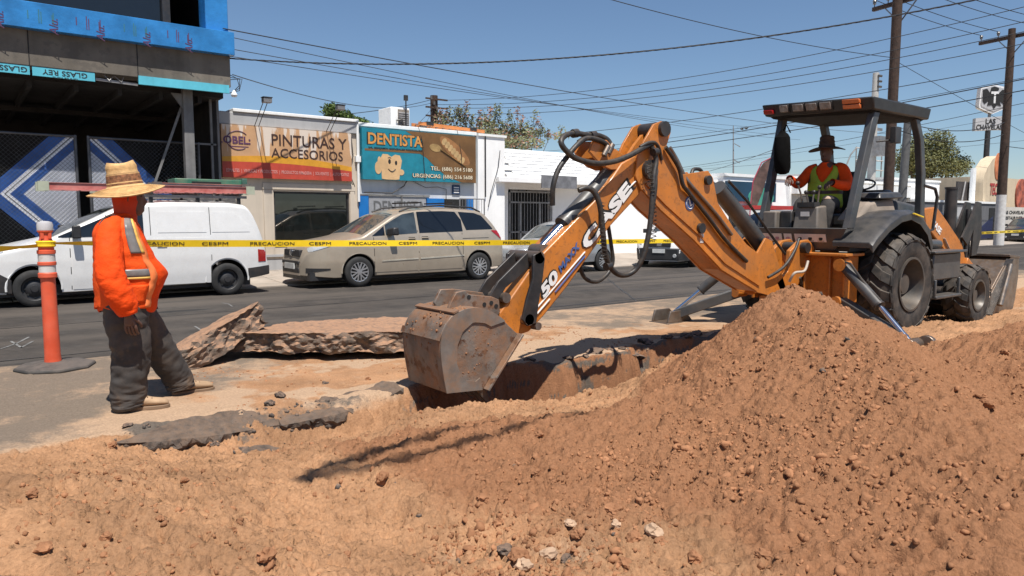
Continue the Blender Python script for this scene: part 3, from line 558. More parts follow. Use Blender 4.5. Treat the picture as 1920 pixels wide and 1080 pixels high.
for q in ((x0-0.28, x1+0.16, FA-0.035, FA+0.02, 2.17, 2.33), (x0-0.26, x0-0.02, FA-0.03, FA+0.02, 0.5, 2.165), (x1+0.02, x1+0.14, FA-0.03, FA+0.02, 0.5, 2.165)): wf.bx(*q)
wf.build('window_surround', wall_beige, T, bevel=0.01)
fr = MB(); fr.bx(x0, x1, FA+0.06, FA+0.12, 2.08, 2.13); fr.bx(x0, x1, FA+0.06, FA+0.12, 0.72, 0.78); fr.bx(x0, x0+0.05, FA+0.06, FA+0.12, 0.78, 2.08); fr.bx(x1-0.05, x1, FA+0.06, FA+0.12, 0.78, 2.08); f_ = fr.build('window_frame', blackmetal, T)
shopglass = M('shop window glass', (0.012, 0.014, 0.013), 0.03, var=0.3, spec=1.0)
MB().bx(x0+0.05, x1-0.05, FA+0.085, FA+0.095, 0.78, 2.08).build('pane', shopglass, f_)
MB().bx(x0-0.3, x1+0.2, FA-0.05, FA+0.0, 0.5, 0.56).build('window_sill', wall_gray, T)
MB().bx(PX0+0.02, PX1-0.02, FA-0.02, FA+0.0, 0.15, 0.42).build('plinth', wall_gray, T)
# its sign
sL, sR, s0, s1 = 5.18, 8.48, 2.43, 3.67; SY = FA-0.12; SW = sR-sL; SH = s1-s0
S_ = thing('shop_sign', 'weathered orange paint shop sign with peeling patches reading PINTURAS Y ACCESORIOS', 'sign', (6.8, FA, 2.4))
sg_tan = M('peeling tan print', (0.50, 0.29, 0.15), 0.6, var=0.1, vs=2); n = sg_tan.node_tree
def peel(mat, colr, sx, sz, a, b_, zdep=None):
    n = mat.node_tree; N = n.nodes; L = n.links; bs = N['Principled BSDF']; src = bs.inputs['Base Color'].links[0].from_socket
    tc = N.new('ShaderNodeTexCoord'); mp = N.new('ShaderNodeMapping'); mp.inputs['Scale'].default_value = (sx, 1, sz); L.new(tc.outputs['Object'], mp.inputs[0])
    no = N.new('ShaderNodeTexNoise'); no.inputs['Scale'].default_value = 1.0; no.inputs['Detail'].default_value = 6; no.inputs['Roughness'].default_value = 0.55; L.new(mp.outputs[0], no.inputs[0]); fac = no.outputs[0]
    if zdep:
        s2 = N.new('ShaderNodeSeparateXYZ'); L.new(tc.outputs['Object'], s2.inputs[0]); m2 = N.new('ShaderNodeMapRange'); m2.inputs[1].default_value, m2.inputs[2].default_value, m2.inputs[3].default_value, m2.inputs[4].default_value = zdep; L.new(s2.outputs[2], m2.inputs[0])
        ad = N.new('ShaderNodeMath'); ad.operation = 'ADD'; L.new(fac, ad.inputs[0]); L.new(m2.outputs[0], ad.inputs[1]); fac = ad.outputs[0]
    mr = N.new('ShaderNodeMapRange'); mr.interpolation_type = 'SMOOTHSTEP'; mr.inputs[1].default_value = a; mr.inputs[2].default_value = b_; L.new(fac, mr.inputs[0])
    mx = N.new('ShaderNodeMix'); mx.data_type = 'RGBA'; L.new(mr.outputs[0], mx.inputs[0]); L.new(src, mx.inputs[6]); mx.inputs[7].default_value = (*colr, 1); L.new(mx.outputs[2], bs.inputs['Base Color'])
peel(sg_tan, (0.66, 0.56, 0.47), 5.0, 0.55, 0.56, 0.60, (0.3, 1.25, -0.06, 0.10))
peel(asphalt, (0.084, 0.070, 0.058), 0.10, 1.0, 0.46, 0.66); peel(asphalt, (0.022, 0.021, 0.02), 0.35, 1.0, 0.64, 0.70)
bd = MB().bx(sL, sR, SY, FA-0.01, s0, s1).build('board', sg_tan, S_)
sg_red = M('red print', (0.46, 0.055, 0.03), 0.55, var=0.1, streak=0.2); sg_yel = M('amber print', (0.62, 0.29, 0.02), 0.55, var=0.1)
def wave(x, k): t = (x-sL)/SW; return s0+SH*(0.30-0.10*t+0.05*math.sin(t*3.0))+(k*SH*(0.09+0.05*math.sin(t*3.1)))
xs = np.linspace(sL, sR, 25)
MB().prism([(x, wave(x, 0)) for x in xs]+[(sR, s0+.002), (sL, s0+.002)], SY-0.004, SY).build('red_band', sg_red, S_); MB().prism([(x, wave(x, 1)) for x in xs]+[(x, wave(x, 0)+.002) for x in xs[::-1]], SY-0.004, SY).build('amber_band', sg_yel, S_)
def sgt(t, x, z, w_, h, mt, bold=0.0, al=0.5): return text(t, mt, S_, (x, SY-0.006, z), X_, Z_, width=w_, height=h, bold=bold, thick=0.003, align=al)
sgt('PINTURAS Y', sL+SW*0.66, s0+SH*0.655, SW*0.60, SH*0.225, inkbrown, 0.008); sgt('ACCESORIOS', sL+SW*0.64, s0+SH*0.415, SW*0.57, SH*0.19, inkbrown, 0.004)
sgt('.OBEL:', sL+SW*0.10, s0+SH*0.64, SW*0.21, SH*0.15, purpleink, 0.03)
m = MB(); m.bx(sL+SW*.05, sL+SW*.19, SY-.006, SY, s0+SH*.585, s0+SH*.60); P = []
for k in range(26): a_ = R(40+270*k/25); P.append((sL+SW*0.115+0.26*math.cos(a_), SY-0.005, s0+SH*0.71+0.22*math.sin(a_)))
m.tube(P, 0.010, 4); m.build('logo_ring', purpleink, S_)
pinkink = M('pale pink lettering', (0.60, 0.30, 0.27), 0.6)
sgt('ESMALTES  |  VINILICAS Y PRODUCTOS  |  PRODUCTOS P/MADERA  |  SOLVENTES  |  AUTOMOTRIZ', (sL+sR)/2, s0+SH*0.085, SW*0.95, SH*0.085, pinkink, 0.012)
for i, (x, lab) in enumerate(((6.02, 'sign floodlight on twin rods above the faded logo'), (7.85, 'sign floodlight on twin rods above the letter S of PINTURAS'))):
    Lm = thing('sign_floodlight', lab, 'lamp', (x, FA, 3.7), group='sign floodlights')
    for dx in (-0.05, 0.05):
        MB().tube([(x+dx, FA-0.03, 3.62), (x+dx, FA-0.14, 3.70), (x+dx, FA-0.78, 4.17)], 0.010, 6).build('rod', blackmetal, Lm)
    MB().bx(x-0.09, x+0.11, FA-0.92, FA-0.76, 4.14, 4.25).build('lamp_head', galv, Lm, bevel=0.01); MB().bx(x-0.10, x+0.12, FA-0.93, FA-0.75, 4.252, 4.272).build('lamp_hood', blackmetal, Lm)
# --- dentist
T = thing('dental_office', 'pale gray dental office with blue door panels under the dentist sign', 'building', (10.6, 18, 0.2)); DX0, DX1 = 8.72, 12.55
m = MB(); m.bx(DX0, DX1, FA+0.02, FA+0.3, 0.1, 3.9); m.build('wall', wall_dent, T)
m = MB(); m.bx(DX0, DX1, FA+6.9, FA+7.1, 0, 3.9); m.bx(DX0, DX1, FA+0.3, FA+6.9, 3.7, 3.8); m.build('rear_wall', wall_dent, T); MB().bx(DX0, DX1, FA-0.05, FA+0.4, 3.9, 4.0).build('coping', roofwhite, T, bevel=0.01)
bluep = M('blue painted panel', (0.01, 0.15, 0.44), 0.4, var=0.08); greyglass = M('frosted shop glass', (0.30, 0.30, 0.31), 0.25, var=0.1)
p0 = at(672, 364, FA); p1 = at(805, 372, FA); p2 = at(831, 372, FA); p3 = at(875, 373, FA); p4 = at(886, 373, FA)
MB().bx(p0.x, p0.x+0.28, FA-0.03, FA+0.02, 0.2, p0.z).build('blue_panel', bluep, T); MB().bx(p1.x-0.1, p2.x, FA-0.05, FA+0.02, 1.6, p1.z).build('blue_panel', bluep, T); MB().bx(p3.x, p4.x, FA-0.03, FA+0.02, 0.2, p3.z).build('blue_panel', bluep, T)
sw_ = MB().bx(p0.x+0.30, p1.x-0.12, FA-0.01, FA+0.02, 0.6, p0.z-0.04).build('shop_window', greyglass, T)
text('DENTISTA', M('dark gray window lettering', (0.12, 0.12, 0.12), 0.5), sw_, (p0.x+1.25, FA-0.012, 1.60), X_, Z_, width=1.62, height=0.34, bold=0.02, thick=0.002)
m = MB(); m.bx(p0.x, p1.x, FA-0.04, FA+0.0, p0.z-0.03, p0.z+0.01); m.bx(p0.x+1.28, p0.x+1.32, FA-0.04, FA, 0.6, p0.z-0.03); m.build('window_frame', lightsteel, T)
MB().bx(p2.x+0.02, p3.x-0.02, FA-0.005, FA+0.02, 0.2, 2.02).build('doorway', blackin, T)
ns = at(855, 356, FA); MB().bx(ns.x-0.14, ns.x+0.14, FA-0.02, FA+0.02, ns.z-0.14, ns.z+0.14).build('blue_plaque', M('navy plaque', (0.02, 0.05, 0.12), 0.4), T, bevel=0.02)
m = MB()
for k in range(3): m.bx(ns.x-0.09, ns.x+0.09, FA-0.024, FA-0.02, ns.z-0.09+k*0.07, ns.z-0.06+k*0.07)
m.build('plaque_print', whitem, T)
m = MB(); zc = at(700, 361, FA).z; q = at(735, 360, FA); q2 = at(762, 345, FA)
m.tube([(p0.x+0.15, FA-0.03, zc), (q.x, FA-0.03, zc), (q2.x-0.1, FA-0.04, zc+0.2), (q2.x, FA-0.05, 2.52)], 0.014, 6); m.tube([(q2.x+0.2, FA-0.02, 2.5), (q2.x+0.6, FA-0.03, 2.33), (q2.x+1.0, FA-0.03, 2.36), (q2.x+1.3, FA-0.02, 2.3), (q2.x+1.3, FA-0.02, 1.7)], 0.008, 6); m.build('cable', hosem, T)
m = MB(); m.cyl((DX0-0.02, FA-0.05, 1.9), (DX0-0.02, FA-0.05, 3.95), 0.035); m.bx(DX0-0.1, DX0+0.04, FA-0.1, FA, 2.95, 3.1); m.build('downpipe', roofwhite, T)
m = MB(); m.tube([(DX0-0.2, FA-0.04, 3.6), (DX0-0.16, FA-0.05, 3.1), (DX0-0.3, FA-0.04, 2.7), (DX0-0.12, FA-0.03, 2.3)], 0.012, 6); m.build('hanging_cable', hosem, T)
for dz in (0.0,): MB().bx(p3.x+0.45, p3.x+0.75, FA-0.06, FA+0.01, 2.3, 2.55).build('meter_box', galv, T)
# dentist sign
dL, dR, d0, d1 = 8.78, 12.45, 2.50, 3.86; SY = FA-0.14; DW = dR-dL; DH = d1-d0
S_ = thing('dentist_sign', 'teal and brown sign with a smiling tooth reading DENTISTA and two telephone numbers', 'sign', (10.6, FA, 2.5))
tealp = M('teal print', (0.012, 0.20, 0.27), 0.45, var=0.12); brownp = M('brown photo print', (0.17, 0.085, 0.028), 0.5, var=0.25, vs=1.5); oranget = M('orange lettering', (0.58, 0.27, 0.07), 0.5, var=0.2, vs=8)
toothc = M('tooth print', (0.62, 0.40, 0.20), 0.5, var=0.12, vs=3); creamt = M('cream lettering', (0.72, 0.60, 0.42), 0.5)
MB().bx(dL, dR, SY, FA, d0, d1).build('board', tealp, S_)
m = MB(); m.prism([(dL+DW*.36, d1-.003), (dR-.003, d1-.003), (dR-.003, d0+.003), (dL+DW*.86, d0+DH*.0+.003), (dL+DW*.72, d0+DH*.12), (dL+DW*.62, d0+DH*.30), (dL+DW*.54, d0+DH*.48), (dL+DW*.48, d0+DH*.56), (dL+DW*.02, d0+DH*.56), (dL+DW*.02, d0+DH*.60), (dL+DW*.5, d0+DH*.62), (dL+DW*.5, d0+DH*.84), (dL+DW*.42, d0+DH*.92)], SY-0.004, SY); m.build('brown_field', brownp, S_)
m = MB()
def ell(cx_, cz_, a_, b_, rot=0, n_=20): return [(cx_+a_*math.cos(t)*math.cos(rot)-b_*math.sin(t)*math.sin(rot), cz_+a_*math.cos(t)*math.sin(rot)+b_*math.sin(t)*math.cos(rot)) for t in np.linspace(0, 2*math.pi, n_, endpoint=False)]
def dp(u, v): return dL+DW*u, d0+DH*v
lipc = M('lip print', (0.30, 0.14, 0.05), 0.5, var=0.2); teethc = M('teeth print', (0.50, 0.33, 0.15), 0.5, var=0.15, vs=6); mirc = M('mirror print', (0.36, 0.23, 0.09), 0.4, var=0.3, vs=5)
m = MB(); m.prism(ell(*dp(.80, .66), .62, .20, R(-36)), SY-0.007, SY-.002); m.build('mouth_print', lipc, S_)
m = MB()
for k in range(7): m.prism(ell(*dp(.70+.028*k, .84-.062*k), .075, .105, R(-30)), SY-0.010, SY-.002)
m.build('teeth_print', teethc, S_)
m = MB(); m.prism(ell(*dp(.62, .70), .20, .11, R(-10)), SY-0.010, SY-.002); m.beam((dp(.66, .68)[0], SY-.007, dp(.66, .68)[1]), (dp(.9, .34)[0], SY-.007, dp(.9, .34)[1]), .006, .05, up=(0, 1, 0)); m.build('mirror_print', mirc, S_)
def dst(t, x, z, w_, h, mt, bold=0.0, lift=0.006, al=0.5, nm='lettering'): return text(t, mt, S_, (dL+DW*x, SY-lift, d0+DH*z), X_, Z_, width=DW*w_, height=DH*h, bold=bold, thick=0.003, align=al, name=nm)
dst('DENTISTA', .275, .68, .475, .245, inkblack, 0.05, 0.005, nm='lettering_outline'); dst('DENTISTA', .275, .69, .455, .225, oranget, 0.025, 0.009)
dst('DR. BENJAMIN GONZALEZ RODRIGUEZ', .275, .592, .45, .045, inkblack, 0.02)
dst('TEL. (686) 554 5180', .97, .205, .40, .115, inkblack, 0.05, 0.005, 1.0, 'lettering_outline'); dst('TEL. (686) 554 5180', .965, .21, .39, .105, creamt, 0.015, 0.009, 1.0)
dst('URGENCIAS: (686) 216 5608', .97, .045, .56, .115, inkblack, 0.05, 0.005, 1.0, 'lettering_outline'); dst('URGENCIAS: (686) 216 5608', .965, .05, .55, .105, creamt, 0.015, 0.009, 1.0)
tx, tz = dp(.235, .25); P = [(-.30, -.32), (-.32, .05), (-.34, .22), (-.27, .36), (-.12, .36), (0, .29), (.12, .36), (.27, .34), (.33, .2), (.29, .0), (.24, -.32), (.12, -.335), (-.15, -.335)]
m = MB(); m.prism([(tx+a*0.98, tz+c*0.98) for a, c in P], SY-0.008, SY-.001); m.prism(ell(tx-.40, tz-.02, .10, .17), SY-.009, SY-.001); m.prism(ell(tx-.36, tz+.16, .055, .12), SY-.0085, SY-.001); m.prism(ell(tx+.30, tz-.12, .09, .08), SY-.009, SY-.001); tth = m.build('tooth_print', toothc, S_)
m = MB(); m.prism(ell(tx-.06, tz+.16, .040, .065), SY-.012, SY-.006); m.prism(ell(tx+.14, tz+.13, .036, .06), SY-.012, SY-.006); m.tube([(tx-.10+.022*k, SY-.010, tz-.04-.07*math.sin(math.pi*k/10)) for k in range(11)], .012, 4); m.tube([(tx-.11+.02*k, SY-.010, tz+.25+.02*math.sin(math.pi*k/5)) for k in range(6)], .008, 4); m.build('face_print', inkblack, tth)
m = MB(); m.tube([(dL+DW*.475, FA-0.1, 4.02), (dL+DW*.50, SY-0.03, d0+DH*.8), (dL+DW*.52, SY-.03, d0)], 0.008, 5); m.build('hanging_wire', hosem, S_); m = MB(); m.tube([(dL+DW*.83, FA-0.1, 4.0), (dL+DW*.855, SY-0.03, d0+DH*.6), (dL+DW*.86, SY-.03, d0+DH*.35)], 0.008, 5); m.build('hanging_wire', hosem, S_)
# air conditioner and orange ladder on its roof
a0 = at(722, 240, 19.6); T = thing('rooftop_air_conditioner', 'white boxy evaporative cooler on the flat roof of the dental office', 'air conditioner', (a0.x+0.5, 20, 3.8))
ax0 = at(733, 205, 19.5).x; ax1 = at(768, 205, 19.5).x; az1 = at(745, 201, 19.5).z
MB().bx(ax0, ax1, 19.5, 20.3, 3.8, az1).build('housing', roofwhite, T, bevel=0.02)
lv = MB().bx(ax0+(ax1-ax0)*.36, ax1-.04, 19.47, 19.5, 3.9, az1-.06).build('louvre_panel', M('rust louvre', (0.20, 0.17, 0.14), 0.7, var=0.2), T)
for k in range(11): z = 3.94+k*(az1-4.06)/11; MB().hexa([(ax0+(ax1-ax0)*.37, 19.45, z), (ax1-.05, 19.45, z), (ax1-.05, 19.47, z+.01), (ax0+(ax1-ax0)*.37, 19.47, z+.01), (ax0+(ax1-ax0)*.37, 19.45, z+.02), (ax1-.05, 19.45, z+.02), (ax1-.05, 19.47, z+.05), (ax0+(ax1-ax0)*.37, 19.47, z+.05)]).build('slat', galv, lv)
m = MB(); m.tube([(ax0+.15, 19.46, 4.35), (ax0+.3, 19.4, 4.4), (ax0+.4, 19.4, 4.1), (ax0+.8, 19.3, 4.15), (ax0+.9, 19.3, 3.9)], .03, 7); m.build('duct_hose', hosem, T); MB().cyl((ax0+.45, 19.4, 3.8), (ax0+.45, 19.4, az1+.35), .02).build('antenna_mast', blackmetal, T); MB().bx(ax0+.39, ax0+.51, 19.37, 19.43, az1+.2, az1+.36).build('antenna_head', blackmetal, T)
lo_ = M('orange fibreglass', (0.55, 0.20, 0.06), 0.5, var=0.15)
T = thing('orange_ladder', 'orange fibreglass ladder lying along the roof edge above the dentist sign', 'ladder', (11.8, 18.4, 4.05)); la = at(785, 231, 18.3); lb = at(908, 247, 18.3)
for dy in (0, 0.4): m = MB(); m.beam((la.x, 18.3+dy, la.z), (lb.x, 18.3+dy, lb.z), .04, .09); m.build('rail', lo_, T)
for k in range(10): t = (k+.5)/10; MB().cyl((la.x+(lb.x-la.x)*t, 18.3, la.z+(lb.z-la.z)*t), (la.x+(lb.x-la.x)*t, 18.7, la.z+(lb.z-la.z)*t), .016, n=8).build('rung', galv, T)
for t in (.16, .82): MB().bx(la.x+(lb.x-la.x)*t-.12, la.x+(lb.x-la.x)*t+.12, 18.27, 18.75, la.z+(lb.z-la.z)*t-.02, la.z+(lb.z-la.z)*t+.08).build('bracket', blackmetal, T)
for t in (.1, .9): MB().bx(la.x+(lb.x-la.x)*t-.03, la.x+(lb.x-la.x)*t+.03, 18.35, 18.6, 3.95, la.z+(lb.z-la.z)*t-.03).build('rest', galv, T)
# --- white building with shingled awning and barred door
T = thing('white_shop', 'white painted shop with a shingled awning over a barred doorway', 'building', (16, 18, 0.2)); WX0, WX1 = 12.55, 21.5
dl = at(955, 357, FA+.5); dr = at(1034, 360, FA+.5); eR = 18.2
m = MB(); m.bx(WX0, 13.55, FA-0.1, FA+0.3, 0.1, 3.9); m.bx(13.55, dl.x-.05, FA+.5, FA+.8, 0.1, 3.2); m.bx(dr.x+.05, WX1, FA+.5, FA+.8, 0.1, 3.2); m.bx(dl.x-.05, dr.x+.05, FA+.5, FA+.8, dl.z+.04, 3.2); m.bx(13.25, 13.55, FA+.3, FA+.8, .1, 3.2); m.build('wall', wall_white, T)
m = MB(); m.bx(WX0, WX1, FA+6, FA+6.2, 0, 3.8); m.bx(WX0, WX1, FA+.8, FA+6, 3.4, 3.5); m.bx(WX1-.2, WX1, FA+.8, FA+6, 0, 3.4); m.build('rear_wall', wall_white, T)
MB().bx(WX0, 13.6, FA-.14, FA+.5, 3.9, 3.97).build('coping', roofwhite, T)
aw = MB(); aw.prism([(FA-0.15, 2.70), (FA+1.0, 2.70), (FA+1.0, 3.62), (FA+.55, 3.62)], 13.6, eR, 'x'); awn = aw.build('awning', wall_white, T)
shing = M('white painted shingle', (0.78, 0.78, 0.77), 0.8, var=0.08, streak=0.2)
for r_ in range(8):
    for k in range(8):
        t0 = r_/8; t1 = (r_+1.12)/8; xa = 13.6+(eR-13.6)*k/8+(0.28 if r_ % 2 else 0); xb = min(eR, xa+(eR-13.6)/8-.012); m = MB(); y0 = FA-.15+.7*t0; y1 = FA-.15+.7*t1; z0 = 2.70+.92*t0; z1 = 2.70+.92*t1
        m.hexa([(xa, y0-.05, z0), (xb, y0-.05, z0), (xb, y1-.012, z1), (xa, y1-.012, z1), (xa, y0-.075, z0+.025), (xb, y0-.075, z0+.025), (xb, y1-.03, z1+.02), (xa, y1-.03, z1+.02)]); m.build('shingle', shing, awn)
MB().bx(13.2, eR+.1, FA-.28, FA-.16, 2.56, 2.72).build('awning_beam', wall_white, T, bevel=.01); q = at(1045, 327, FA-.2); MB().bx(q.x-.75, q.x+.75, FA-.32, FA-.285, 2.42, 2.82).build('gray_name_board', M('faded gray board', (0.17, 0.17, 0.18), 0.6, var=.25), T)
MB().bx(13.6, eR, FA-.1, FA+.5, 2.60, 2.66).build('awning_soffit', wall_white, T)
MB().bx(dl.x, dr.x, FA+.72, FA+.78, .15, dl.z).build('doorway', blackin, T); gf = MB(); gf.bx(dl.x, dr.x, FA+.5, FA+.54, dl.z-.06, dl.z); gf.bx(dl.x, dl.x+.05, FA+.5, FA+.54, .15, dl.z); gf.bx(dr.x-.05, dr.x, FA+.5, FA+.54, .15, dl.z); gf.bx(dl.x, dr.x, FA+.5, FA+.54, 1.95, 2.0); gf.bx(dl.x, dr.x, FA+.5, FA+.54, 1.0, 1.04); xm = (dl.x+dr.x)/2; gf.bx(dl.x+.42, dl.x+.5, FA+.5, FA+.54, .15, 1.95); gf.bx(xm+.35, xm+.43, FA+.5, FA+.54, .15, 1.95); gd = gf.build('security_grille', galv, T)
nb = 14
for k in range(1, nb): x = dl.x+(dr.x-dl.x)*k/nb; MB().cyl((x, FA+.52, .15), (x, FA+.52, dl.z-.05), .012, n=6).build('bar', galv, gd)
m = MB(); m.cyl((12.8, FA-.14, 2.1), (12.8, FA-.14, 3.9), .02); m.tube([(13.3, FA-.2, 3.5), (13.2, FA-.25, 3.0), (12.95, FA-.2, 2.2), (12.9, FA-.14, 1.8)], .012, 6); m.build('conduit', blackmetal, T)
fr_ = thing('wire_fence_panel', 'low white steel mesh panel beside the minivan roof at the white shop', 'fence', (12.9, FA-.6, .2)); x0, x1 = at(862, 380, FA-.6).x, at(908, 375, FA-.6).x; zt = at(885, 373, FA-.6).z
for x in (x0, x1): MB().cyl((x, FA-.6, .15), (x, FA-.6, zt), .02, n=8).build('post', galv, fr_)
for z in (zt, .3, 1.1): MB().cyl((x0, FA-.6, z), (x1, FA-.6, z), .015, n=8).build('rail', galv, fr_)
for k in range(1, 9): x = x0+(x1-x0)*k/9; MB().cyl((x, FA-.6, .3), (x, FA-.6, zt), .007, n=6).build('bar', galv, fr_)
# --- the rest of the row, receding
def block(name, lab, x0, x1, z1, mat, y0=FA, dep_=7, feats=()):
    T = thing(name, lab, 'building', ((x0+x1)/2, y0, 0)); MB().bx(x0, x1, y0, y0+dep_, 0, z1).build('wall', mat, T); MB().bx(x0-.04, x1+.04, y0-.06, y0+dep_+.05, z1, z1+.12).build('coping', roofwhite, T)
    for nm, a, c, z0, z2, mt, pr in feats: MB().bx(a, c, y0-pr, y0+.02, z0, z2).build(nm, mt, T)
    return T
redp = M('red painted fascia', (0.40, 0.035, 0.03), 0.5, var=0.1); navyp = M('navy sign board', (0.012, 0.05, 0.09), 0.5, var=0.2, vs=.7); greenp = M('green print', (0.05, 0.30, 0.22), 0.5); darkp = M('dark shop opening', (0.03, 0.03, 0.032), 0.5); tanp = stucco('tan plaster', (0.60, 0.48, 0.33)); darkgray = stucco('dark gray plaster', (0.12, 0.12, 0.125)); creamw = stucco('cream plaster', (0.56, 0.52, 0.46))
T = block('white_warehouse', 'long white wall with an upper band colored gray as awning shade behind the raised boom', 21.5, 24.6, 2.9, wall_white, FA+.3, 6, (('upper_shade_band', 21.5, 24.6, 2.35, 2.75, wall_gray, .25),))  # gray of the upper band stands in for awning shade on the white wall
for k in range(5): MB().cyl((21.8+k*.6, FA-.05, 1.6), (21.8+k*.6, FA-.05, 2.35), .02, n=6).build('drain_pipe', galv, T)
T = block('tyre_shop', 'shop with a long navy sign board and a red fascia behind the boom cylinder', 24.6, 29.5, 3.15, wall_white, FA, 8, (('sign_board', 24.7, 28.0, 2.15, 2.95, navyp, .2), ('red_fascia', 25.2, 28.2, 1.82, 1.98, redp, .9), ('white_stripe', 25.2, 28.2, 1.6, 1.80, whitep, .88), ('opening', 25, 29, .2, 1.6, darkp, .01)))
MB().prism(ell(26.9, 2.32, .9, .42), FA-.23, FA-.2).build('green_emblem', greenp, T)
T = block('gray_garage', 'long low white garage with gray rolling doors behind the canopy', 29.5, 41, 3.2, creamw, FA, 9, (('white_band', 29.5, 41, 2.55, 3.1, roofwhite, .3), ('roller_door', 30.2, 32.6, .2, 2.4, lightsteel, .02), ('roller_door', 33.4, 36, .2, 2.4, wall_gray, .02), ('roller_door', 37, 40, .2, 2.4, lightsteel, .02)))
T = block('white_cube_building', 'white cube shaped building below the bushy tree', 42.5, 49.5, 3.7, wall_white, FA+2, 8, (('window', 44, 45.2, 1.3, 2.4, darkp, .02), ('door', 47, 48.2, .2, 2.3, darkp, .02)))
T = block('low_gray_workshop', 'low dark gray workshop with a navy mural beside the white footed pole', 40.5, 51.4, 2.35, darkgray, FA-.6, 2, (('sheet_panel', 45.5, 48.5, .3, 2.1, wall_gray, .03), ('dark_doorway', 50.2, 51.2, .2, 2.1, blackin, .03)))
MB().prism([(47.2, .25), (50.8, .25), (50.8, 1.6), (49.1, .95)], FA-.64, FA-.6).build('navy_mural', M('navy paint', (.015, .02, .06), .6), T)
T = thing('restaurant', 'tan restaurant with a curved mission gable and painted chef emblem', 'building', (58, FA, 0))
MB().bx(51.4, 75, FA+.2, FA+12, 0, 4.1).build('wall', tanp, T)
g0 = at(1845, 345, FA+.1); gpts = xz([(1843, 380), (1843, 345), (1846, 328), (1853, 312), (1862, 298), (1873, 292), (1884, 300), (1887, 330), (1890, 345), (1890, 380)], FA+.1); MB().prism(gpts, FA+.1, FA+.8).build('gable', tanp, T)
c_ = at(1872, 312, FA+.05); MB().prism(ell(c_.x, c_.z, .5, .85), FA+.06, FA+.1).build('emblem', M('orange emblem', (.5, .16, .06), .6, var=.4, vs=2), T)
c_ = at(1857, 358, FA+.05)
text('TECATE', redp, T, (c_.x+1.2, FA+.08, c_.z-.25), X_, Z_, width=2.4, height=.75, bold=.03, thick=.01)
c_ = at(1912, 360, FA+.05); MB().prism(ell(c_.x+.6, c_.z-.2, 1.0, 1.1), FA+.1, FA+.2).build('red_mural', M('red mural', (.36, .09, .05), .6, var=.6, vs=1.6), T)
bb = thing('menu_board', 'white board with dark printed lettering standing under the restaurant roof', 'sign', (54.6, FA-.3, .2)); MB().bx(53.0, 57.5, FA-.3, FA-.2, .3, 2.2).build('panel', creamw, bb); text('LAS CHAVELAS', inkblack, bb, (55.2, FA-.31, 1.75), X_, Z_, width=3.6, height=.22, bold=.02, thick=.006); text('RESTAURANTE', inkblack, bb, (55.2, FA-.31, 1.4), X_, Z_, width=3.2, height=.2, bold=.02, thick=.006)
for x in (53.1, 57.4): MB().bx(x-.04, x+.04, FA-.26, FA-.22, .05, 2.2).build('post', galv, bb)
T = thing('billboard_frame', 'dark billboard back with white steel props on the workshop roof', 'billboard', (50, FA+1, 2.4)); q0 = at(1796, 340, FA+1); q1 = at(1843, 376, FA+1); MB().bx(q0.x, q1.x, FA+1, FA+1.1, q1.z, q0.z).build('panel', M('dark billboard', (.04, .035, .035), .7), T)
for k in range(3): x = q0.x+(q1.x-q0.x)*(k+.3)/3; m = MB(); m.cyl((x, FA+.9, 2.3), (x+.6, FA+.95, q0.z), .06, n=8); m.build('prop', galv, T)
q = at(1822, 375, FA); q2 = at(1822, 315, FA); MB().cyl((q.x, FA, 2.2), (q.x, FA, q2.z), .16, n=10).build('white_post', roofwhite, T)
# far skyline pieces glimpsed between things
for i, (u0, u1, v0, k, mt, lab) in enumerate(((1285, 1345, 331, 60, creamw, 'pale low building on the skyline beyond the boom hump'), (1500, 1590, 330, 75, wall_white, 'white flat roofed building beyond the operator'), (1590, 1660, 338, 90, creamw, 'cream flat roofed building beyond the canopy post'), (1700, 1745, 338, 80, wall_white, 'small white building beyond the fender'))):
    a = dep(u0, v0, k); c = dep(u1, v0, k); y0 = (a.y+c.y)/2; T = thing('distant_building', lab, 'building', ((a.x+c.x)/2, y0, 0)); MB().bx(min(a.x, c.x), max(a.x, c.x), y0, y0+10, 0, a.z).build('wall', mt, T); MB().bx(min(a.x, c.x)-.1, max(a.x, c.x)+.1, y0-.1, y0+10.1, a.z, a.z+.2).build('coping', roofwhite, T)
    for j in range(3): x = min(a.x, c.x)+(abs(c.x-a.x))*(j+.3)/3; MB().bx(x, x+.9, y0-.03, y0+.02, a.z-1.6, a.z-.7).build('window', darkp, T)
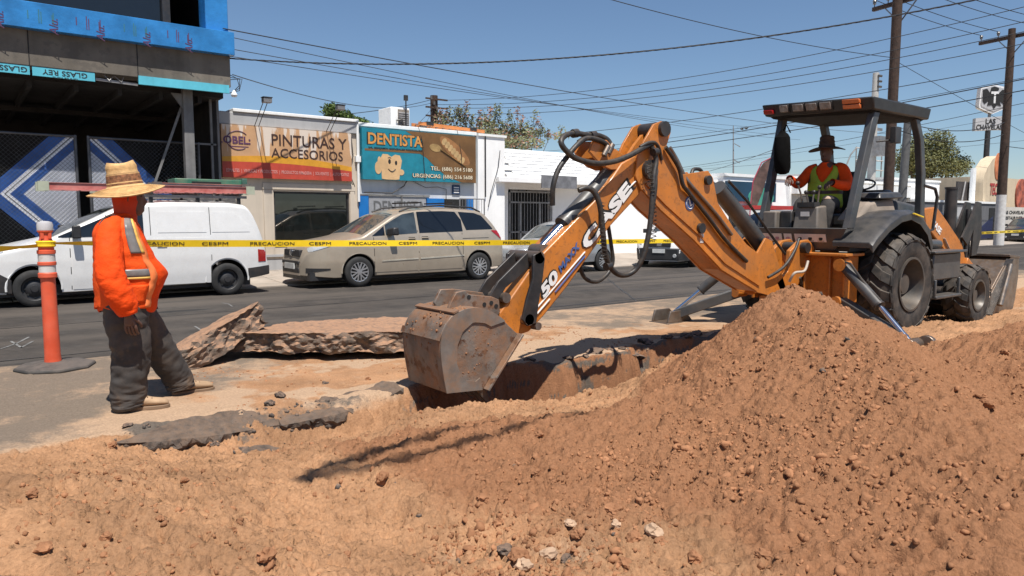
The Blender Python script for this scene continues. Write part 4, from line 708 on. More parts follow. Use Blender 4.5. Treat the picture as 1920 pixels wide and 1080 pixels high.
# ------------------------------------------------------------------ poles, signs, wires, trees
wood = M('creosote pole wood', (0.055, 0.032, 0.022), 0.9, var=0.3, vs=6, streak=0.5); limew = M('lime wash', (0.62, 0.60, 0.57), 0.9, var=0.1, dust=.2); ceramic = M('insulator', (0.10, 0.09, 0.08), 0.3); polec = M('concrete pole', (0.42, 0.40, 0.37), 0.9, var=0.1)
PY = 15.45
p = gz(1872, 459, .12); PA = Vector((p.x, p.y, 0.1)); topA = 10.75
T = thing('utility_pole', 'dark wooden utility pole with a white painted foot and a crossarm at its top', 'utility pole', PA, group='street utility poles')
MB().tube([PA+Vector((0, 0, 0)), PA+Vector((0, 0, 2.55))], [.24, .225], 14).build('painted_foot', limew, T); MB().tube([PA+Vector((0, 0, 2.55)), PA+Vector((0, 0, topA))], [.222, .16], 14).build('shaft', wood, T)
def crossarm(T, P, z, half, dirv, brace=True):
    d = Vector(dirv).normalized(); m = MB(); a = P+Vector((0, 0, z))+d*-half; c = P+Vector((0, 0, z))+d*half; off = d.cross(Vector((0, 0, 1)))*.2; m.beam(a+off, c+off, .14, .16); m.build('crossarm', wood, T)
    for s_ in (-1, 1): m = MB(); m.beam(P+Vector((0, 0, z-.85))+off, P+Vector((0, 0, z))+d*s_*.8+off, .04, .04); m.build('brace', galv, T)
    out = []
    for s_ in (-.95, -.45, .45, .95):
        q = P+Vector((0, 0, z+.08))+d*half*s_+off; MB().lathe([(.02, 0), (.02, .12), (.07, .13), (.06, .22), (.09, .24), (.05, .32)], q, (0, 0, 1), 10, 0, True, True).build('insulator', ceramic, T); out.append(q+Vector((0, 0, .32)))
    return out
insA = crossarm(T, PA, topA-.35, 1.7, (0.2, 1, 0)); MB().beam(PA+Vector((.3, 0, 8.6)), PA+Vector((.05, .0, 7.9)), .06, .08).build('bracket', wood, T)
P2 = dep(1663, 410, 31); PB = Vector((P2.x, P2.y, .1)); topB = 11.3
T = thing('utility_pole', 'tall dark wooden utility pole rising behind the black cab canopy', 'utility pole', PB, group='street utility poles')
MB().tube([PB, PB+Vector((0, 0, topB))], [.21, .19], 14).build('shaft', wood, T); insB = crossarm(T, PB, topB-.95, 1.3, (0.2, 1, 0)); q = at(1640, 150, 20)
pc = dep(1630, 410, 42); T = thing('concrete_pole', 'pale concrete power pole with a meter box behind the canopy post', 'utility pole', (pc.x, pc.y, 0)); ct = 1.45+(410-143)/1360*42
MB().tube([(pc.x, pc.y, 0), (pc.x, pc.y, ct)], [.26, .17], 12).build('shaft', polec, T); MB().bx(pc.x-.4, pc.x+.3, pc.y-.6, pc.y-.2, 5.0, 6.1).build('transformer', galv, T); MB().bx(pc.x-.9, pc.x+.9, pc.y-.08, pc.y+.08, 6.5, 6.65).build('bracket', galv, T)
for k in range(3): MB().cyl((pc.x-.12, pc.y-.2, ct-.2-.3*k), (pc.x+.12, pc.y-.26, ct-.2-.3*k), .07, n=8).build('insulator', ceramic, T)
pg = dep(1687, 410, 34); T = thing('gray_lamp_post', 'leaning gray steel post seen under the canopy beside the bushy tree', 'post', (pg.x, pg.y, 0)); MB().tube([(pg.x, pg.y, 0), (pg.x+.35, pg.y, 6.3)], [.2, .17], 12).build('shaft', M('gray post', (.10, .098, .095), .6, var=.2), T); MB().bx(pg.x+.1, pg.x+.6, pg.y-.2, pg.y+.2, 6.3, 6.5).build('cap', galv, T)
pd = dep(816, 410, 44); T = thing('utility_pole', 'far wooden utility pole with many wires behind the rooftop cooler', 'utility pole', (pd.x, pd.y, 0), group='street utility poles'); tD = 1.45+(410-184)/1360*44; PD = Vector((pd.x, pd.y, 0))
MB().tube([PD, PD+Vector((0, 0, tD))], [.27, .22], 12).build('shaft', wood, T)
for k in range(4): MB().beam(PD+Vector((-.75, -.3, tD-.25-.5*k)), PD+Vector((.75, -.3, tD-.25-.5*k)), .09, .09).build('crossarm', wood, T)
for k in range(5): MB().cyl(PD+Vector((-.4+.2*k, -.35, tD-.3-.3*k)), PD+Vector((-.4+.2*k, -.35, tD-.1-.3*k)), .07, n=8).build('insulator', ceramic, T)
wirem = M('overhead wire', (0.02, 0.02, 0.022), 0.6)
def wire_(a, c, r, sag, lab, name='overhead_wire', n=40, grp='thin overhead wires', twist=False):
    a = Vector(a); c = Vector(c); m = MB(); P = [a+(c-a)*(i/n)+Vector((0, 0, -sag*4*(i/n)*(1-i/n))) for i in range(n+1)]
    if twist:
        nn = 260; d = (c-a).normalized(); u, v, _ = frame(d)
        for ph in (0, 2.09, 4.19): m.tube([a+(c-a)*(i/nn)+Vector((0, 0, -sag*4*(i/nn)*(1-i/nn)))+(u*math.cos(ph+i*.75)+v*math.sin(ph+i*.75))*r*.9 for i in range(nn+1)], r, 5)
    else: m.tube(P, r, 5)
    return m.build(name, wirem, None, label=lab, cat='wire', group=grp)
wire_((5.05, FY+.1, 4.93), dep(2010, -40, 13), .009, .62, 'thick twisted cable sagging across the sky from the unfinished building', 'twisted_service_cable', grp=None, twist=True)
wire_((4.9, 16.5, 5.52), dep(1700, 252, 60), .013, .5, 'thick straight wire slanting from the unfinished building down towards the cab canopy', grp=None)
L0 = 'thin overhead wire crossing the sky above the shops'
for (u0, v0, k0, u1, v1, k1, r, sg) in ((434, 70, 21, 1500, 262, 70, .012, .5), (434, 92, 21, 1480, 255, 70, .012, .3), (434, 106, 21, 1440, 240, 70, .012, .3), (436, 140, 18, 812, 192, 44, .013, .55),
    (812, 188, 44, 2050, -20, 24, .014, .9), (818, 196, 44, 2050, 10, 24, .014, .9), (820, 202, 44, 2050, 30, 24, .014, .9), (824, 214, 44, 2050, 55, 24, .014, .8), (900, 262, 60, 2050, 96, 28, .018, .6), (1000, 285, 60, 2050, 120, 28, .012, .5), (1040, 292, 60, 2050, 122, 28, .024, .4), (1040, 300, 60, 2050, 145, 28, .022, .4), (1250, 318, 70, 2050, 165, 34, .016, .3), (1280, 330, 70, 1455, 279, 30, .014, .2), (1180, 330, 80, 2050, 190, 40, .01, .3), (1100, 330, 80, 2050, 250, 50, .012, .3),
    (640, 215, 30, 812, 186, 44, .016, .1), (745, 260, 22, 812, 200, 44, .01, .15), (760, 275, 22, 812, 205, 44, .01, .2)):
    wire_(dep(u0, v0, k0), dep(u1, v1, k1), r, sg, L0)
for i in range(4): wire_(insB[i], insA[i], .016, .12, 'wire strung between the crossarms of the two street poles', grp='wires between the street poles')
wire_(dep(1060, -25, 22), PB+Vector((0, 0, 8.05)), .014, .25, 'thin wire running from above the boom to the tall pole behind the canopy', grp=None)
wire_(PB+Vector((0, 0, 7.95)), dep(2020, 300, 48), .012, .1, 'thin wire dropping from the tall pole to the tan restaurant', grp=None)
wire_(PA+Vector((0, 0, 5.0)), dep(2040, 280, 30), .016, .1, 'wire leaving the white footed pole beside the restaurant gable', grp=None)
wire_(PA+Vector((0, 0, 6.2)), PB+Vector((0, 0, 5.6)), .02, .5, 'low communication wire between the two street poles', grp='wires between the street poles'); wire_(PA+Vector((0, 0, 5.6)), PB+Vector((0, 0, 5.2)), .02, .5, 'low communication wire between the two street poles', grp='wires between the street poles')
# unseen strand and cable loop, added to cast the shadow lines on the spoil
wire_((-14, .48, 7.42), (22, .54, 7.42), .005, .0, 'unseen thin strand added overhead to carry the shadow loop above the trench', grp=None)
lp = [(2.55, 1.03), (2.2, 1.05), (1.8, 1.02), (1.1, .99), (.62, .96), (.44, .91), (.5, .86), (.9, .80), (1.5, .74), (2.0, .74), (2.4, .79)]
m = MB(); m.tube([(x, y-.5, 7.38) for x, y in lp], .03, 8); m.tube([(x+.05, y-.52 if y > .9 else y-.44, 7.36) for x, y in lp[3:9]], .014, 6); m.build('shadow_cable_loop', wirem, None, label='unseen loop of thick cable added above the trench to cast its shadow on the spoil', cat='shadow cable loop')
# masts
for (u, v0, v1, k, r, lab, arms) in ((1375, 236, 331, 70, .09, 'slender radio mast on the skyline between boom and canopy', ((1375, 270), (1375, 300))), (1268, 290, 300, 50, .03, None, ()),):
    if not lab: continue
    a = dep(u, v1+12, k); c = dep(u, v0, k); T = thing('radio_mast', lab, 'mast', a); MB().tube([a, c], [r, r*.5], 6).build('mast', galv, T)
    for (uu, vv) in arms: z = dep(uu, vv, k).z; m = MB(); m.beam((a.x, a.y, z), (a.x+.5, a.y-.3, z-.3), .05, .06); m.build('antenna', galv, T)
a = dep(1614, 338, 55); T = thing('steel_lattice_frame', 'open steel lattice scaffold on a roof beyond the operator', 'scaffold', a); 
for (u, v) in ((1606, 275), (1620, 275), (1640, 277), (1654, 279)): q = dep(u, v, 55); MB().cyl((q.x, q.y, a.z-.5), (q.x, q.y, q.z), .05, n=6).build('post', galv, T)
for v in (277, 300, 318): q0 = dep(1604, v, 55); q1 = dep(1656, v+2, 55); MB().cyl(q0, q1, .045, n=6).build('rail', galv, T)
m = MB(); m.tube([dep(1575, 335, 55), dep(1585, 315, 55), dep(1595, 290, 55), dep(1606, 277, 55)], .05, 6); m.build('stay', galv, T)
for (u, v, lab) in ((1391, 242, 'bird on the wing'), (1399, 241, 'bird on the wing')):
    q = dep(u, v, 40); m = MB(); m.ball(q, (.13, .06, .05), 6); m.hexa([q+Vector((-.05, -.02, .02)), q+Vector((.06, -.02, .02)), q+Vector((.04, -.3, .09)), q+Vector((-.04, -.3, .09)), q+Vector((-.05, -.02, .035)), q+Vector((.06, -.02, .035)), q+Vector((.04, -.3, .1)), q+Vector((-.04, -.3, .1))]); m.hexa([q+Vector((-.05, .02, .02)), q+Vector((.06, .02, .02)), q+Vector((.04, .3, .09)), q+Vector((-.04, .3, .09)), q+Vector((-.05, .02, .035)), q+Vector((.06, .02, .035)), q+Vector((.04, .3, .1)), q+Vector((-.04, .3, .1))])
    m.build('bird', M('bird plumage', (.04, .04, .04), .8), None, label='small dark bird flying beside the radio mast above the boom', cat='bird', group='birds by the mast')
# pole sign with eagle crest
SP = dep(1855, 200, 60); k = 60/1360
T = thing('restaurant_pole_sign', 'tall pole sign with a black eagle crest above a gray LAS CHAVELAS board', 'sign', (SP.x, SP.y, 0)); ux = Vector((math.sin(HEAD)*.97, -math.cos(HEAD)*.97, 0)).normalized(); un = ux.cross(Z_)
def sp(u, v, o=0): d = dep(u, v, 60); return Vector((SP.x, SP.y, d.z))+ux*((u-1855)*k)-un*o*-1
def flat(pts, o0, o1, nm, mt):
    m = MB(); n = len(pts); A = [sp(u, v)+un*o0 for u, v in pts]; B_ = [sp(u, v)+un*o1 for u, v in pts]; m.add(A+B_, [tuple(range(n-1, -1, -1)), tuple(range(n, 2*n))]+[(i, (i+1) % n, (i+1) % n+n, i+n) for i in range(n)]); return m.build(nm, mt, T, fixn=True)
MB().tube([(SP.x, SP.y, 0), (SP.x, SP.y, sp(1852, 243).z)], [.28, .2], 12).build('pole', blackmetal, T); signgray = M('sign face gray', (.42, .42, .43), .5, var=.05); pw_ = M('sign edge white', (.7, .7, .7), .5)
flat([(1834, 165), (1857, 160), (1885, 166), (1886, 197), (1883, 204), (1859, 214), (1833, 203), (1832, 197)], -.25, .25, 'crest_box', pw_)
flat([(1836, 168), (1857, 163), (1882, 169), (1883, 196), (1880, 201), (1859, 210), (1836, 200), (1835, 196)], .25, .30, 'crest_face', signgray)
flat([(1837, 170), (1844, 168), (1850, 176), (1852, 166), (1858, 164), (1866, 167), (1866, 171), (1862, 173), (1866, 177), (1873, 170), (1880, 172), (1880, 190), (1876, 196), (1868, 190), (1872, 200), (1864, 198), (1859, 205), (1855, 198), (1846, 199), (1848, 190), (1841, 196), (1837, 190)], .30, .34, 'eagle', inkblack)
text('T', pw_, T, sp(1859, 195)+un*.345, ux, Z_, width=.62, height=.95, bold=.03, thick=.02)
MB().tube([sp(1856, 222), sp(1856, 209)], .12, 8).build('neck', galv, T); flat([(1828, 222), (1880, 218), (1880, 243), (1828, 245)], -.2, .2, 'name_box', signgray); flat([(1880.3, 217), (1884, 216), (1884, 242), (1880.3, 244)], -.2, .2, 'box_end', pw_)
text('LAS', inkblack, T, sp(1856, 232.5)+un*.21, ux, Z_, width=.82, height=.42, bold=.02, thick=.02); text('CHAVELAS', inkblack, T, sp(1854, 240.5)+un*.21-Vector((0, 0, .12)), ux, Z_, width=2.15, height=.42, bold=.02, thick=.02)
# lone leaning feather banner behind the boom
fb = M('banner cloth', (.10, .055, .045), .8, var=.5, vs=3); q = dep(1402, 400, 24); T = thing('feather_banner', 'dark maroon feather banner leaning beside the canopy post', 'banner', q); Pn = [dep(u, v, 24) for u, v in ((1407, 385), (1410, 350), (1418, 325), (1432, 305), (1446, 297), (1440, 325), (1430, 360), (1420, 385))]
m = MB(); n = len(Pn); A = [p_+fw*.02 for p_ in Pn]; m.add(Pn+A, [tuple(range(n)), tuple(range(2*n-1, n-1, -1))]+[(i, i+n, (i+1) % n+n, (i+1) % n) for i in range(n)]); m.build('cloth', fb, T, fixn=True); MB().tube([dep(1404, 440, 24), dep(1407, 385, 24), dep(1412, 340, 24), dep(1428, 305, 24), dep(1448, 295, 24)], .02, 6).build('flag_pole', M('pink pole', (.35, .05, .08), .5), T)
# ------------------------------------------------------------------ trees
def foliage(name, parent, mat, blobs, n, size, seed, up=0.3):
    rg = np.random.default_rng(seed); B = np.array(blobs, float); vol = B[:, 3]*B[:, 4]*B[:, 5]; pk = rg.choice(len(B), n, p=vol/vol.sum()); q = rg.normal(size=(n, 3)); q /= np.linalg.norm(q, axis=1)[:, None]; rr = rg.random(n)**0.42
    C_ = B[pk, :3]+q*rr[:, None]*B[pk, 3:6]; C_ += rg.normal(scale=size*.8, size=(n, 3))
    a = rg.normal(size=(n, 3)); a[:, 2] *= .6; a /= np.linalg.norm(a, axis=1)[:, None]; b_ = np.cross(a, rg.normal(size=(n, 3))); b_ /= np.linalg.norm(b_, axis=1)[:, None]; s_ = size*(.6+.8*rg.random(n))[:, None]
    V = np.stack([C_-a*s_, C_+b_*s_*.42, C_+a*s_, C_-b_*s_*.42], 1).reshape(-1, 3)-np.array(ORG[parent]); F = np.arange(n*4).reshape(n, 4); me = np_mesh(name, V, F); me.materials.append(mat); return link(name, me, parent)
def leafm(name, c, var=.45): m = M(name, c, .6, var=var, vs=1.4, spec=.3); bs = m.node_tree.nodes['Principled BSDF']; bs.inputs['Subsurface Weight'].default_value = 0; return m
leaf1 = leafm('green leaves', (.085, .125, .03)); leaf2 = leafm('dusty mesquite leaves', (.16, .165, .07)); leaf3 = leafm('dry bougainvillea leaves', (.17, .18, .09), .5); leaf4 = leafm('rust blossom', (.26, .14, .095), .4); bark = M('bark', (.07, .05, .035), .95, var=.3)
def limbs(T, base, tops, r0, n=6):
    m = MB()
    for t in tops: b0 = Vector(base); t = Vector(t); mid = b0*.5+t*.5+Vector((random.uniform(-.2, .2), random.uniform(-.2, .2), .15)); m.tube([b0, b0*.75+mid*.25, mid, t], [r0, r0*.75, r0*.5, r0*.15], n)
    return m.build('trunk', bark, T)
def tree_at(name, lab, cat, rows, k, base_v, mats, n, size, seed, r0=.12):
    cs = [dep(u, v, k*(1+.0*j)) for j, (u, v, ru, rv) in enumerate(rows)]; bx_ = sum(c.x for c in cs)/len(cs); by_ = sum(c.y for c in cs)/len(cs); T = thing(name, lab, cat, (bx_, by_, 0)); sc = k/1360
    limbs(T, (bx_, by_, 0), cs, r0); bl_ = [(c.x+random.uniform(-.4, .4), c.y+random.uniform(-.8, .8), c.z, ru*sc, ru*sc, rv*sc) for c, (u, v, ru, rv) in zip(cs, rows)]
    foliage('crown', T, mats[0], bl_, n, size, seed)
    if len(mats) > 1: foliage('blossom', T, mats[1], bl_, n//3, size, seed+1)
    return T
tree_at('green_tree', 'green tree top showing above the roof of the paint shop', 'tree', [(628, 213, 17, 12), (650, 222, 22, 12), (680, 228, 20, 7), (612, 225, 14, 12), (660, 238, 40, 14)], 30, 0, [leaf1], 7000, .075, 5)
rows = [(835, 232, 16, 14), (850, 226, 20, 18), (880, 228, 22, 18), (905, 240, 24, 20), (925, 225, 18, 12), (945, 240, 26, 18), (975, 246, 26, 16), (1005, 252, 24, 12), (1030, 258, 18, 8), (900, 262, 60, 18), (980, 268, 60, 12)]
tree_at('bougainvillea_bush', 'sparse rust and green bougainvillea overgrowing the roofs behind the white shop', 'bush', rows, 30, 0, [leaf3, leaf4], 4200, .07, 8, .06)
rg = random.Random(3); bt = [o for o in D.objects if o.name == 'bougainvillea_bush'][0]
for j in range(34):
    u, v, ru, rv = rows[j % len(rows)]; u += rg.uniform(-ru, ru); v0 = v; c0 = dep(u, v0, 30); c1 = dep(u+rg.uniform(-9, 9), v0-rv-rg.uniform(2, 18), 30); d = c1-c0
    foliage('leaf_spray', bt, leaf3 if j % 3 else leaf4, [(c0.x+d.x*t, c0.y+d.y*t, c0.z+d.z*t, .10, .10, .12) for t in (.3, .5, .7, .85, 1)], 46, .06, 100+j); m = MB(); m.tube([c0, c1], .012, 4); m.build('twig', bark, bt)
tree_at('mesquite_tree', 'rounded dusty green mesquite tree behind the white cube building', 'tree', [(1725, 275, 26, 24), (1755, 268, 30, 24), (1785, 290, 26, 22), (1740, 300, 40, 26), (1795, 305, 18, 16), (1715, 300, 26, 26), (1770, 315, 36, 18), (1700, 290, 16, 18), (1735, 318, 34, 18)], 62, 0, [leaf2], 15000, .11, 12, .3)
for (u, v, ru, rv, k, lab) in ((1905, 360, 20, 12, 55, None),): pass
# ------------------------------------------------------------------ delineator post and caution tape
red_d = M('faded red orange plastic', (0.66, 0.085, 0.03), 0.5, var=0.12, vs=5, dust=.15, dustc=(.5, .3, .22)); reflw = M('white reflective band', (0.62, 0.62, 0.60), 0.4, var=.1, dust=.3, spot=(.4, .3, .25), spots=.3); rubb = M('black rubber base', (.045, .043, .04), .8, var=.2, dust=.4, upd=.5, dustc=(.14, .11, .09))
pd_ = gz(100, 688, .03); DPX, DPY = pd_.x, pd_.y
T = thing('delineator_post', 'red plastic delineator post with white reflective bands on a black rubber base', 'delineator post', (DPX, DPY, 0)); k_ = 1
hz = lambda v: at(98, v, DPY).z
MB().lathe([(.33, 0), (.345, .02), (.33, .045), (.2, .06), (.12, .075), (.0, .076)], (DPX+.02, DPY, .012), (0, 0, 1), 8, 0, True).build('base', rubb, T, bevel=.008)
zt = hz(418)
MB().lathe([(.074, .07), (.068, .15), (.061, hz(520)), (.061, hz(518))], (DPX, DPY, .0), (0, 0, 1), 24).build('tube', red_d, T)
m = MB()
for (va, vb) in ((521, 505),): m.lathe([(.066, hz(521)), (.079, hz(519)), (.079, hz(512)), (.070, hz(510))], (DPX, DPY, 0), n=24)
m.lathe([(.070, hz(497)), (.078, hz(496)), (.078, hz(491)), (.070, hz(490))], (DPX, DPY, 0), n=24); m.lathe([(.069, hz(476)), (.078, hz(475)), (.078, hz(469)), (.066, hz(468)), (.066, hz(460)), (.062, hz(452)), (.05, hz(447)), (.05, hz(438)), (.066, hz(434)), (.066, hz(424)), (.05, hz(420)), (.0, hz(419))], (DPX, DPY, 0), n=24); m.build('collar', red_d, T)
for (va, vb) in ((510, 497), (490, 476)): MB().lathe([(.0715, hz(va)), (.0715, hz(vb))], (DPX, DPY, 0), n=24).build('reflective_band', reflw, T)
clr = M('milky cap plastic', (.5, .48, .48), .3, var=.1); MB().lathe([(.067, hz(434)), (.068, hz(424)), (.06, hz(419)), (.03, hz(417)), (0, hz(416.5))], (DPX, DPY, 0.012), n=20).build('cap', clr, T)
m = MB()
for s_ in (-1, 1): m.prism([(DPX+s_*.03-.014, hz(447)), (DPX+s_*.03+.014, hz(447)), (DPX+s_*.03+.014, hz(436)), (DPX+s_*.03-.014, hz(436))], DPY-.055, DPY-.045)
m.build('handle_lug', red_d, T)
tapem = M('yellow caution tape', (0.80, 0.56, 0.02), 0.35, var=.06, spec=.5); knotm = M('orange knot', (.7, .33, .03), .5)
m = MB(); m.lathe([(.07, hz(463)), (.083, hz(461)), (.078, hz(457)), (.085, hz(453)), (.07, hz(451))], (DPX, DPY, 0), n=14); m.build('tape_knot', tapem, T)
# the tape: one ribbon through the post, down the street
def tape_thing(lab, A, B_, sag, L0, wd=.075, tw0=0, tw1=0, step=1.23, ph=0.3):
    T = thing('caution_tape', lab, 'tape', A); A = Vector(A); B_ = Vector(B_); n = 90; L_ = (B_-A).length; d = (B_-A).normalized(); side = Vector((d.y, -d.x, 0))
    def pt(t): return A+(B_-A)*t+Vector((0, 0, -sag*4*t*(1-t)))+side*.05*math.sin(t*9)
    def ang(t): return tw0*max(0, 1-t*L_/.9)+tw1*max(0, 1-(1-t)*L_/.9)+.15*math.sin(t*23)
    def fr(t): a = ang(t); return Z_*math.cos(a)+side*math.sin(a)
    m = MB(); m.grid([[pt(i/n)-fr(i/n)*wd/2 for i in range(n+1)], [pt(i/n) for i in range(n+1)], [pt(i/n)+fr(i/n)*wd/2 for i in range(n+1)]]); rb = m.build('ribbon', tapem, T, smooth=180)
    s_ = ph; kk = 0; mb = MB()
    while s_ < L_-.4:
        t = s_/L_; p_ = pt(t); up_ = fr(t); dd = (pt(min(1, t+.01))-pt(max(0, t-.01))).normalized(); text('PRECAUCION' if kk % 2 == 0 else 'CESPM', inkblack, rb, p_-up_*wd*.23+side*.001, dd, up_, width=(.50 if kk % 2 == 0 else .27), height=wd*.46, bold=.0, thick=.002, mb=mb, lift=.001); s_ += .56 if kk % 2 == 0 else .62; kk += 1
    if mb.v: mb.build("tape_print", inkblack, rb, kind="stuff")
    return T
a = Vector((DPX, DPY-.02, hz(456))); end = at(1925, 433, 8.3)
tape_thing('yellow caution tape stretched from the delineator post past the minivan and down the street', a+Vector((.07, 0, 0)), Vector((18.6, 8.35, 1.04)), .06, 0, tw0=1.3, ph=.9)
tape_thing('yellow caution tape running out of the picture on the far side of the loader bucket', Vector((18.62, 8.35, 1.04)), Vector((34, 8.6, 1.15)), .05, 0, tw0=1.4, ph=1.2)
tape_thing('yellow caution tape from the delineator post across the front of the white van', at(-330, 478, DPY), a+Vector((-.07, 0, -.02)), .02, 0, tw1=1.2, ph=.15)
T = thing('tape_stake', 'thin steel stake holding the caution tape behind the loader bucket', 'stake', (18.61, 8.35, 0)); MB().cyl((18.61, 8.35, 0), (18.61, 8.35, 1.1), .02, n=8).build('rod', galv, T); MB().lathe([(.16, 0), (.16, .03), (.03, .05)], (18.61, 8.35, .008), n=16, c0=True, c1=True).build('base', rubb, T)
# ------------------------------------------------------------------ vehicles (built nose towards -x, near flank at -y)
def interp(tab):
    xs, ys = zip(*tab)
    def f(x): return float(np.interp(x, xs, ys))
    return f
def smoothi(tab, k=.06):
    f = interp(tab)
    return lambda x: (f(x-k)+2*f(x)+f(x+k))/4
class Body:
    # top(x): roofline, bot(x): sill, plan(x): half width, flank(z): share of the half width kept at height z
    def __init__(s, x0, x1, top, bot, plan, flank, wheels, wr, crown=.05, rad=.09):
        s.x0, s.x1, s.top, s.bot0, s.plan, s.flank, s.wheels, s.wr, s.crown, s.rad = x0, x1, top, bot, plan, flank, wheels, wr, crown, rad
    def bot(s, x):
        z = s.bot0(x)
        for c, zc in s.wheels:
            if abs(x-c) < s.wr: z = max(z, zc+math.sqrt(s.wr**2-(x-c)**2))
        return z
    def hw(s, x, z): return s.plan(x)*s.flank(z)
    def section(s, x, nk=14, na=6, nt=6):
        zb, zt = s.bot(x), s.top(x); ze = zt-s.crown-s.rad; ze = max(ze, zb+.02); P = [(0, zb), (s.hw(x, zb)*.96, zb)]
        for k in range(nk+1): z = zb+.015+(ze-zb-.015)*k/nk; P.append((s.hw(x, z), z))
        we = s.hw(x, ze)
        for k in range(1, na+1): a = math.pi/2*k/na; P.append((we-s.rad*(1-math.cos(a))*1.1, ze+(zt-s.crown-ze)*math.sin(a)))
        wt = P[-1][0]
        for k in range(1, nt+1): y = wt*(1-k/nt); P.append((y, zt-s.crown*(y/wt)**2))
        return P
    def topz(s, x, y):
        P = s.section(x)[-7:]; wt = P[0][0]; return s.top(x)-s.crown*min(1, abs(y)/wt)**2
    def topw(s, x): return s.section(x)[-7][0]
    def shell(s, mats, parent, name='body', n=110):
        xs = sorted(set(list(np.linspace(s.x0, s.x1, n))+[c+s.wr*math.cos(math.pi*k/22) for c, _ in s.wheels for k in range(23)]+[c+sg*(s.wr+.001) for c, _ in s.wheels for sg in (-1, 1)]))
        m = MB(); rings = []
        for x in xs:
            P = s.section(x); rings.append([(x, -y, z) for y, z in P]+[(x, y, z) for y, z in P[-2:0:-1]])
        n_ = len(rings[0])
        for i in range(len(xs)-1):
            pass
        m.loft(rings, True, True); nf = len(m.f)
        for i in range(len(xs)-1):
            for j in range(n_):
                if j in (0, n_-1): m.m[i*n_+j] = 1
        return m.build(name, mats, parent, smooth=32, fixn=True)
    def patch(s, nm, mat, parent, xs, lo, hi, side=-1, off=.004, nz=6, thick=.0, label=None):
        m = MB(); G = []
        for k in range(nz+1):
            row = []
            for x in xs: a, c = lo(x), hi(x); z = a+(c-a)*k/nz; row.append((x, side*(s.hwt(x, z)+off), z))
            G.append(row)
        m.grid(G, flip=(side > 0))
        if thick:
            # edges folded back to the flank
            n = len(xs); B_ = [[(p[0], p[1]-side*(off+.002), p[2]) for p in r] for r in G]
            m.grid([G[0], B_[0]], flip=side < 0); m.grid([G[-1], B_[-1]], flip=side > 0); m.grid([[r[0] for r in G], [r[0] for r in B_]], flip=side > 0); m.grid([[r[-1] for r in G], [r[-1] for r in B_]], flip=side < 0)
        return m.build(nm, mat, parent, smooth=40, label=label)
    def hwt(s, x, z):
        P = s.section(x); ze = P[16][1]
        if z <= ze: return s.hw(x, z)
        zs = [q[1] for q in P[16:23]]; ys = [q[0] for q in P[16:23]]; return float(np.interp(z, zs, ys))
    def toppatch(s, nm, mat, parent, xs, frac, off=.004, ny=10, f0=None):
        m = MB(); G = []
        for x in xs:
            wt = s.topw(x); e = .02; sl = (s.top(x+e)-s.top(x-e))/(2*e); nl = math.hypot(1, sl); fr_ = frac(x) if callable(frac) else frac
            G.append([(x-sl/nl*off, wt*fr_*(2*j/ny-1), s.topz(x, wt*fr_*(2*j/ny-1))+off/nl) for j in range(ny+1)])
        m.grid(G); return m.build(nm, mat, parent, smooth=40)
def wheel(parent, c, side, r, wd, style):
    x, y, z = c; ax = (0, side, 0); yo = y+side*wd/2
    t = MB().lathe([(r*.62, -wd/2), (r*.9, -wd/2), (r*.985, -wd*.40), (r, -wd*.25), (r, wd*.25), (r*.985, wd*.40), (r*.9, wd/2), (r*.76, wd*.5+.006), (r*.64, wd/2)], (x, y, z), ax, 40).build('tyre', rubber_car, parent)
    if style == 'steel':
        w_ = MB().lathe([(r*.66, wd*.42), (r*.62, wd*.38), (r*.58, wd*.15), (r*.48, wd*.12), (r*.34, wd*.30), (r*.2, wd*.33), (r*.18, wd*.42), (0, wd*.43)], (x, y, z), ax, 32).build('rim', trim, parent); m = MB()
        for k in range(8): a = 2*math.pi*k/8; m.cyl((x+r*.44*math.cos(a), y+side*wd*.16, z+r*.44*math.sin(a)), (x+r*.44*math.cos(a), y+side*wd*.225, z+r*.44*math.sin(a)), r*.06, n=10)
        m.build('rim_hole', gap, w_)
    else:
        w_ = MB().lathe([(r*.67, wd*.46), (r*.63, wd*.47), (r*.60, wd*.36), (r*.2, wd*.36), (0, wd*.36)], (x, y, z), ax, 40).build('rim', gap, parent); MB().lathe([(r*.67, wd*.47), (r*.65, wd*.50), (r*.60, wd*.48), (r*.585, wd*.40)], (x, y, z), ax, 40).build('rim_lip', alu, w_)
        for k in range(7):
            for dl in (-.13, .13):
                a = 2*math.pi*k/7+.2; d = Vector((math.cos(a), 0, math.sin(a))); s_ = Vector((-math.sin(a), 0, math.cos(a))); o = Vector((x, y, z)); a0 = o+d*r*.13+s_*dl*r*.55+Vector((0, side*wd*.46, 0)); a1 = o+d*r*.62+s_*dl*r*1.0+Vector((0, side*wd*.45, 0)); m = MB(); m.beam(a0, a1, r*.085, wd*.1, up=(0, 1, 0)); m.build('spoke', alu, w_)
        MB().lathe([(r*.2, wd*.42), (r*.18, wd*.50), (0, wd*.52)], (x, y, z), ax, 20).build('hub_cap', alu, w_)
    return t
def wheels4(T, fx, rx, hwn, zr, r, wd, style):
    for x in (fx, rx):
        for s_ in (-1, 1):
            W = D.objects.new('wheel', None); col.objects.link(W); W.parent = T; ORG[W] = ORG[T]; wheel(W, (x, s_*(hwn-wd/2), zr), s_, r, wd, style)
def side_strip(B, nm, mat, T, x0, x1, z0, z1, off=.003, side=-1, n=14, thick=0): return B.patch(nm, mat, T, np.linspace(x0, x1, n), interp([(x0, z0[0]), (x1, z0[1])]), interp([(x0, z1[0]), (x1, z1[1])]), side, off, 3, thick)
def under(T, B, x0, x1): MB().bx(x0, x1, -B.plan((x0+x1)/2)*.8, B.plan((x0+x1)/2)*.8, .17, .34).build('underbody', trim, T)
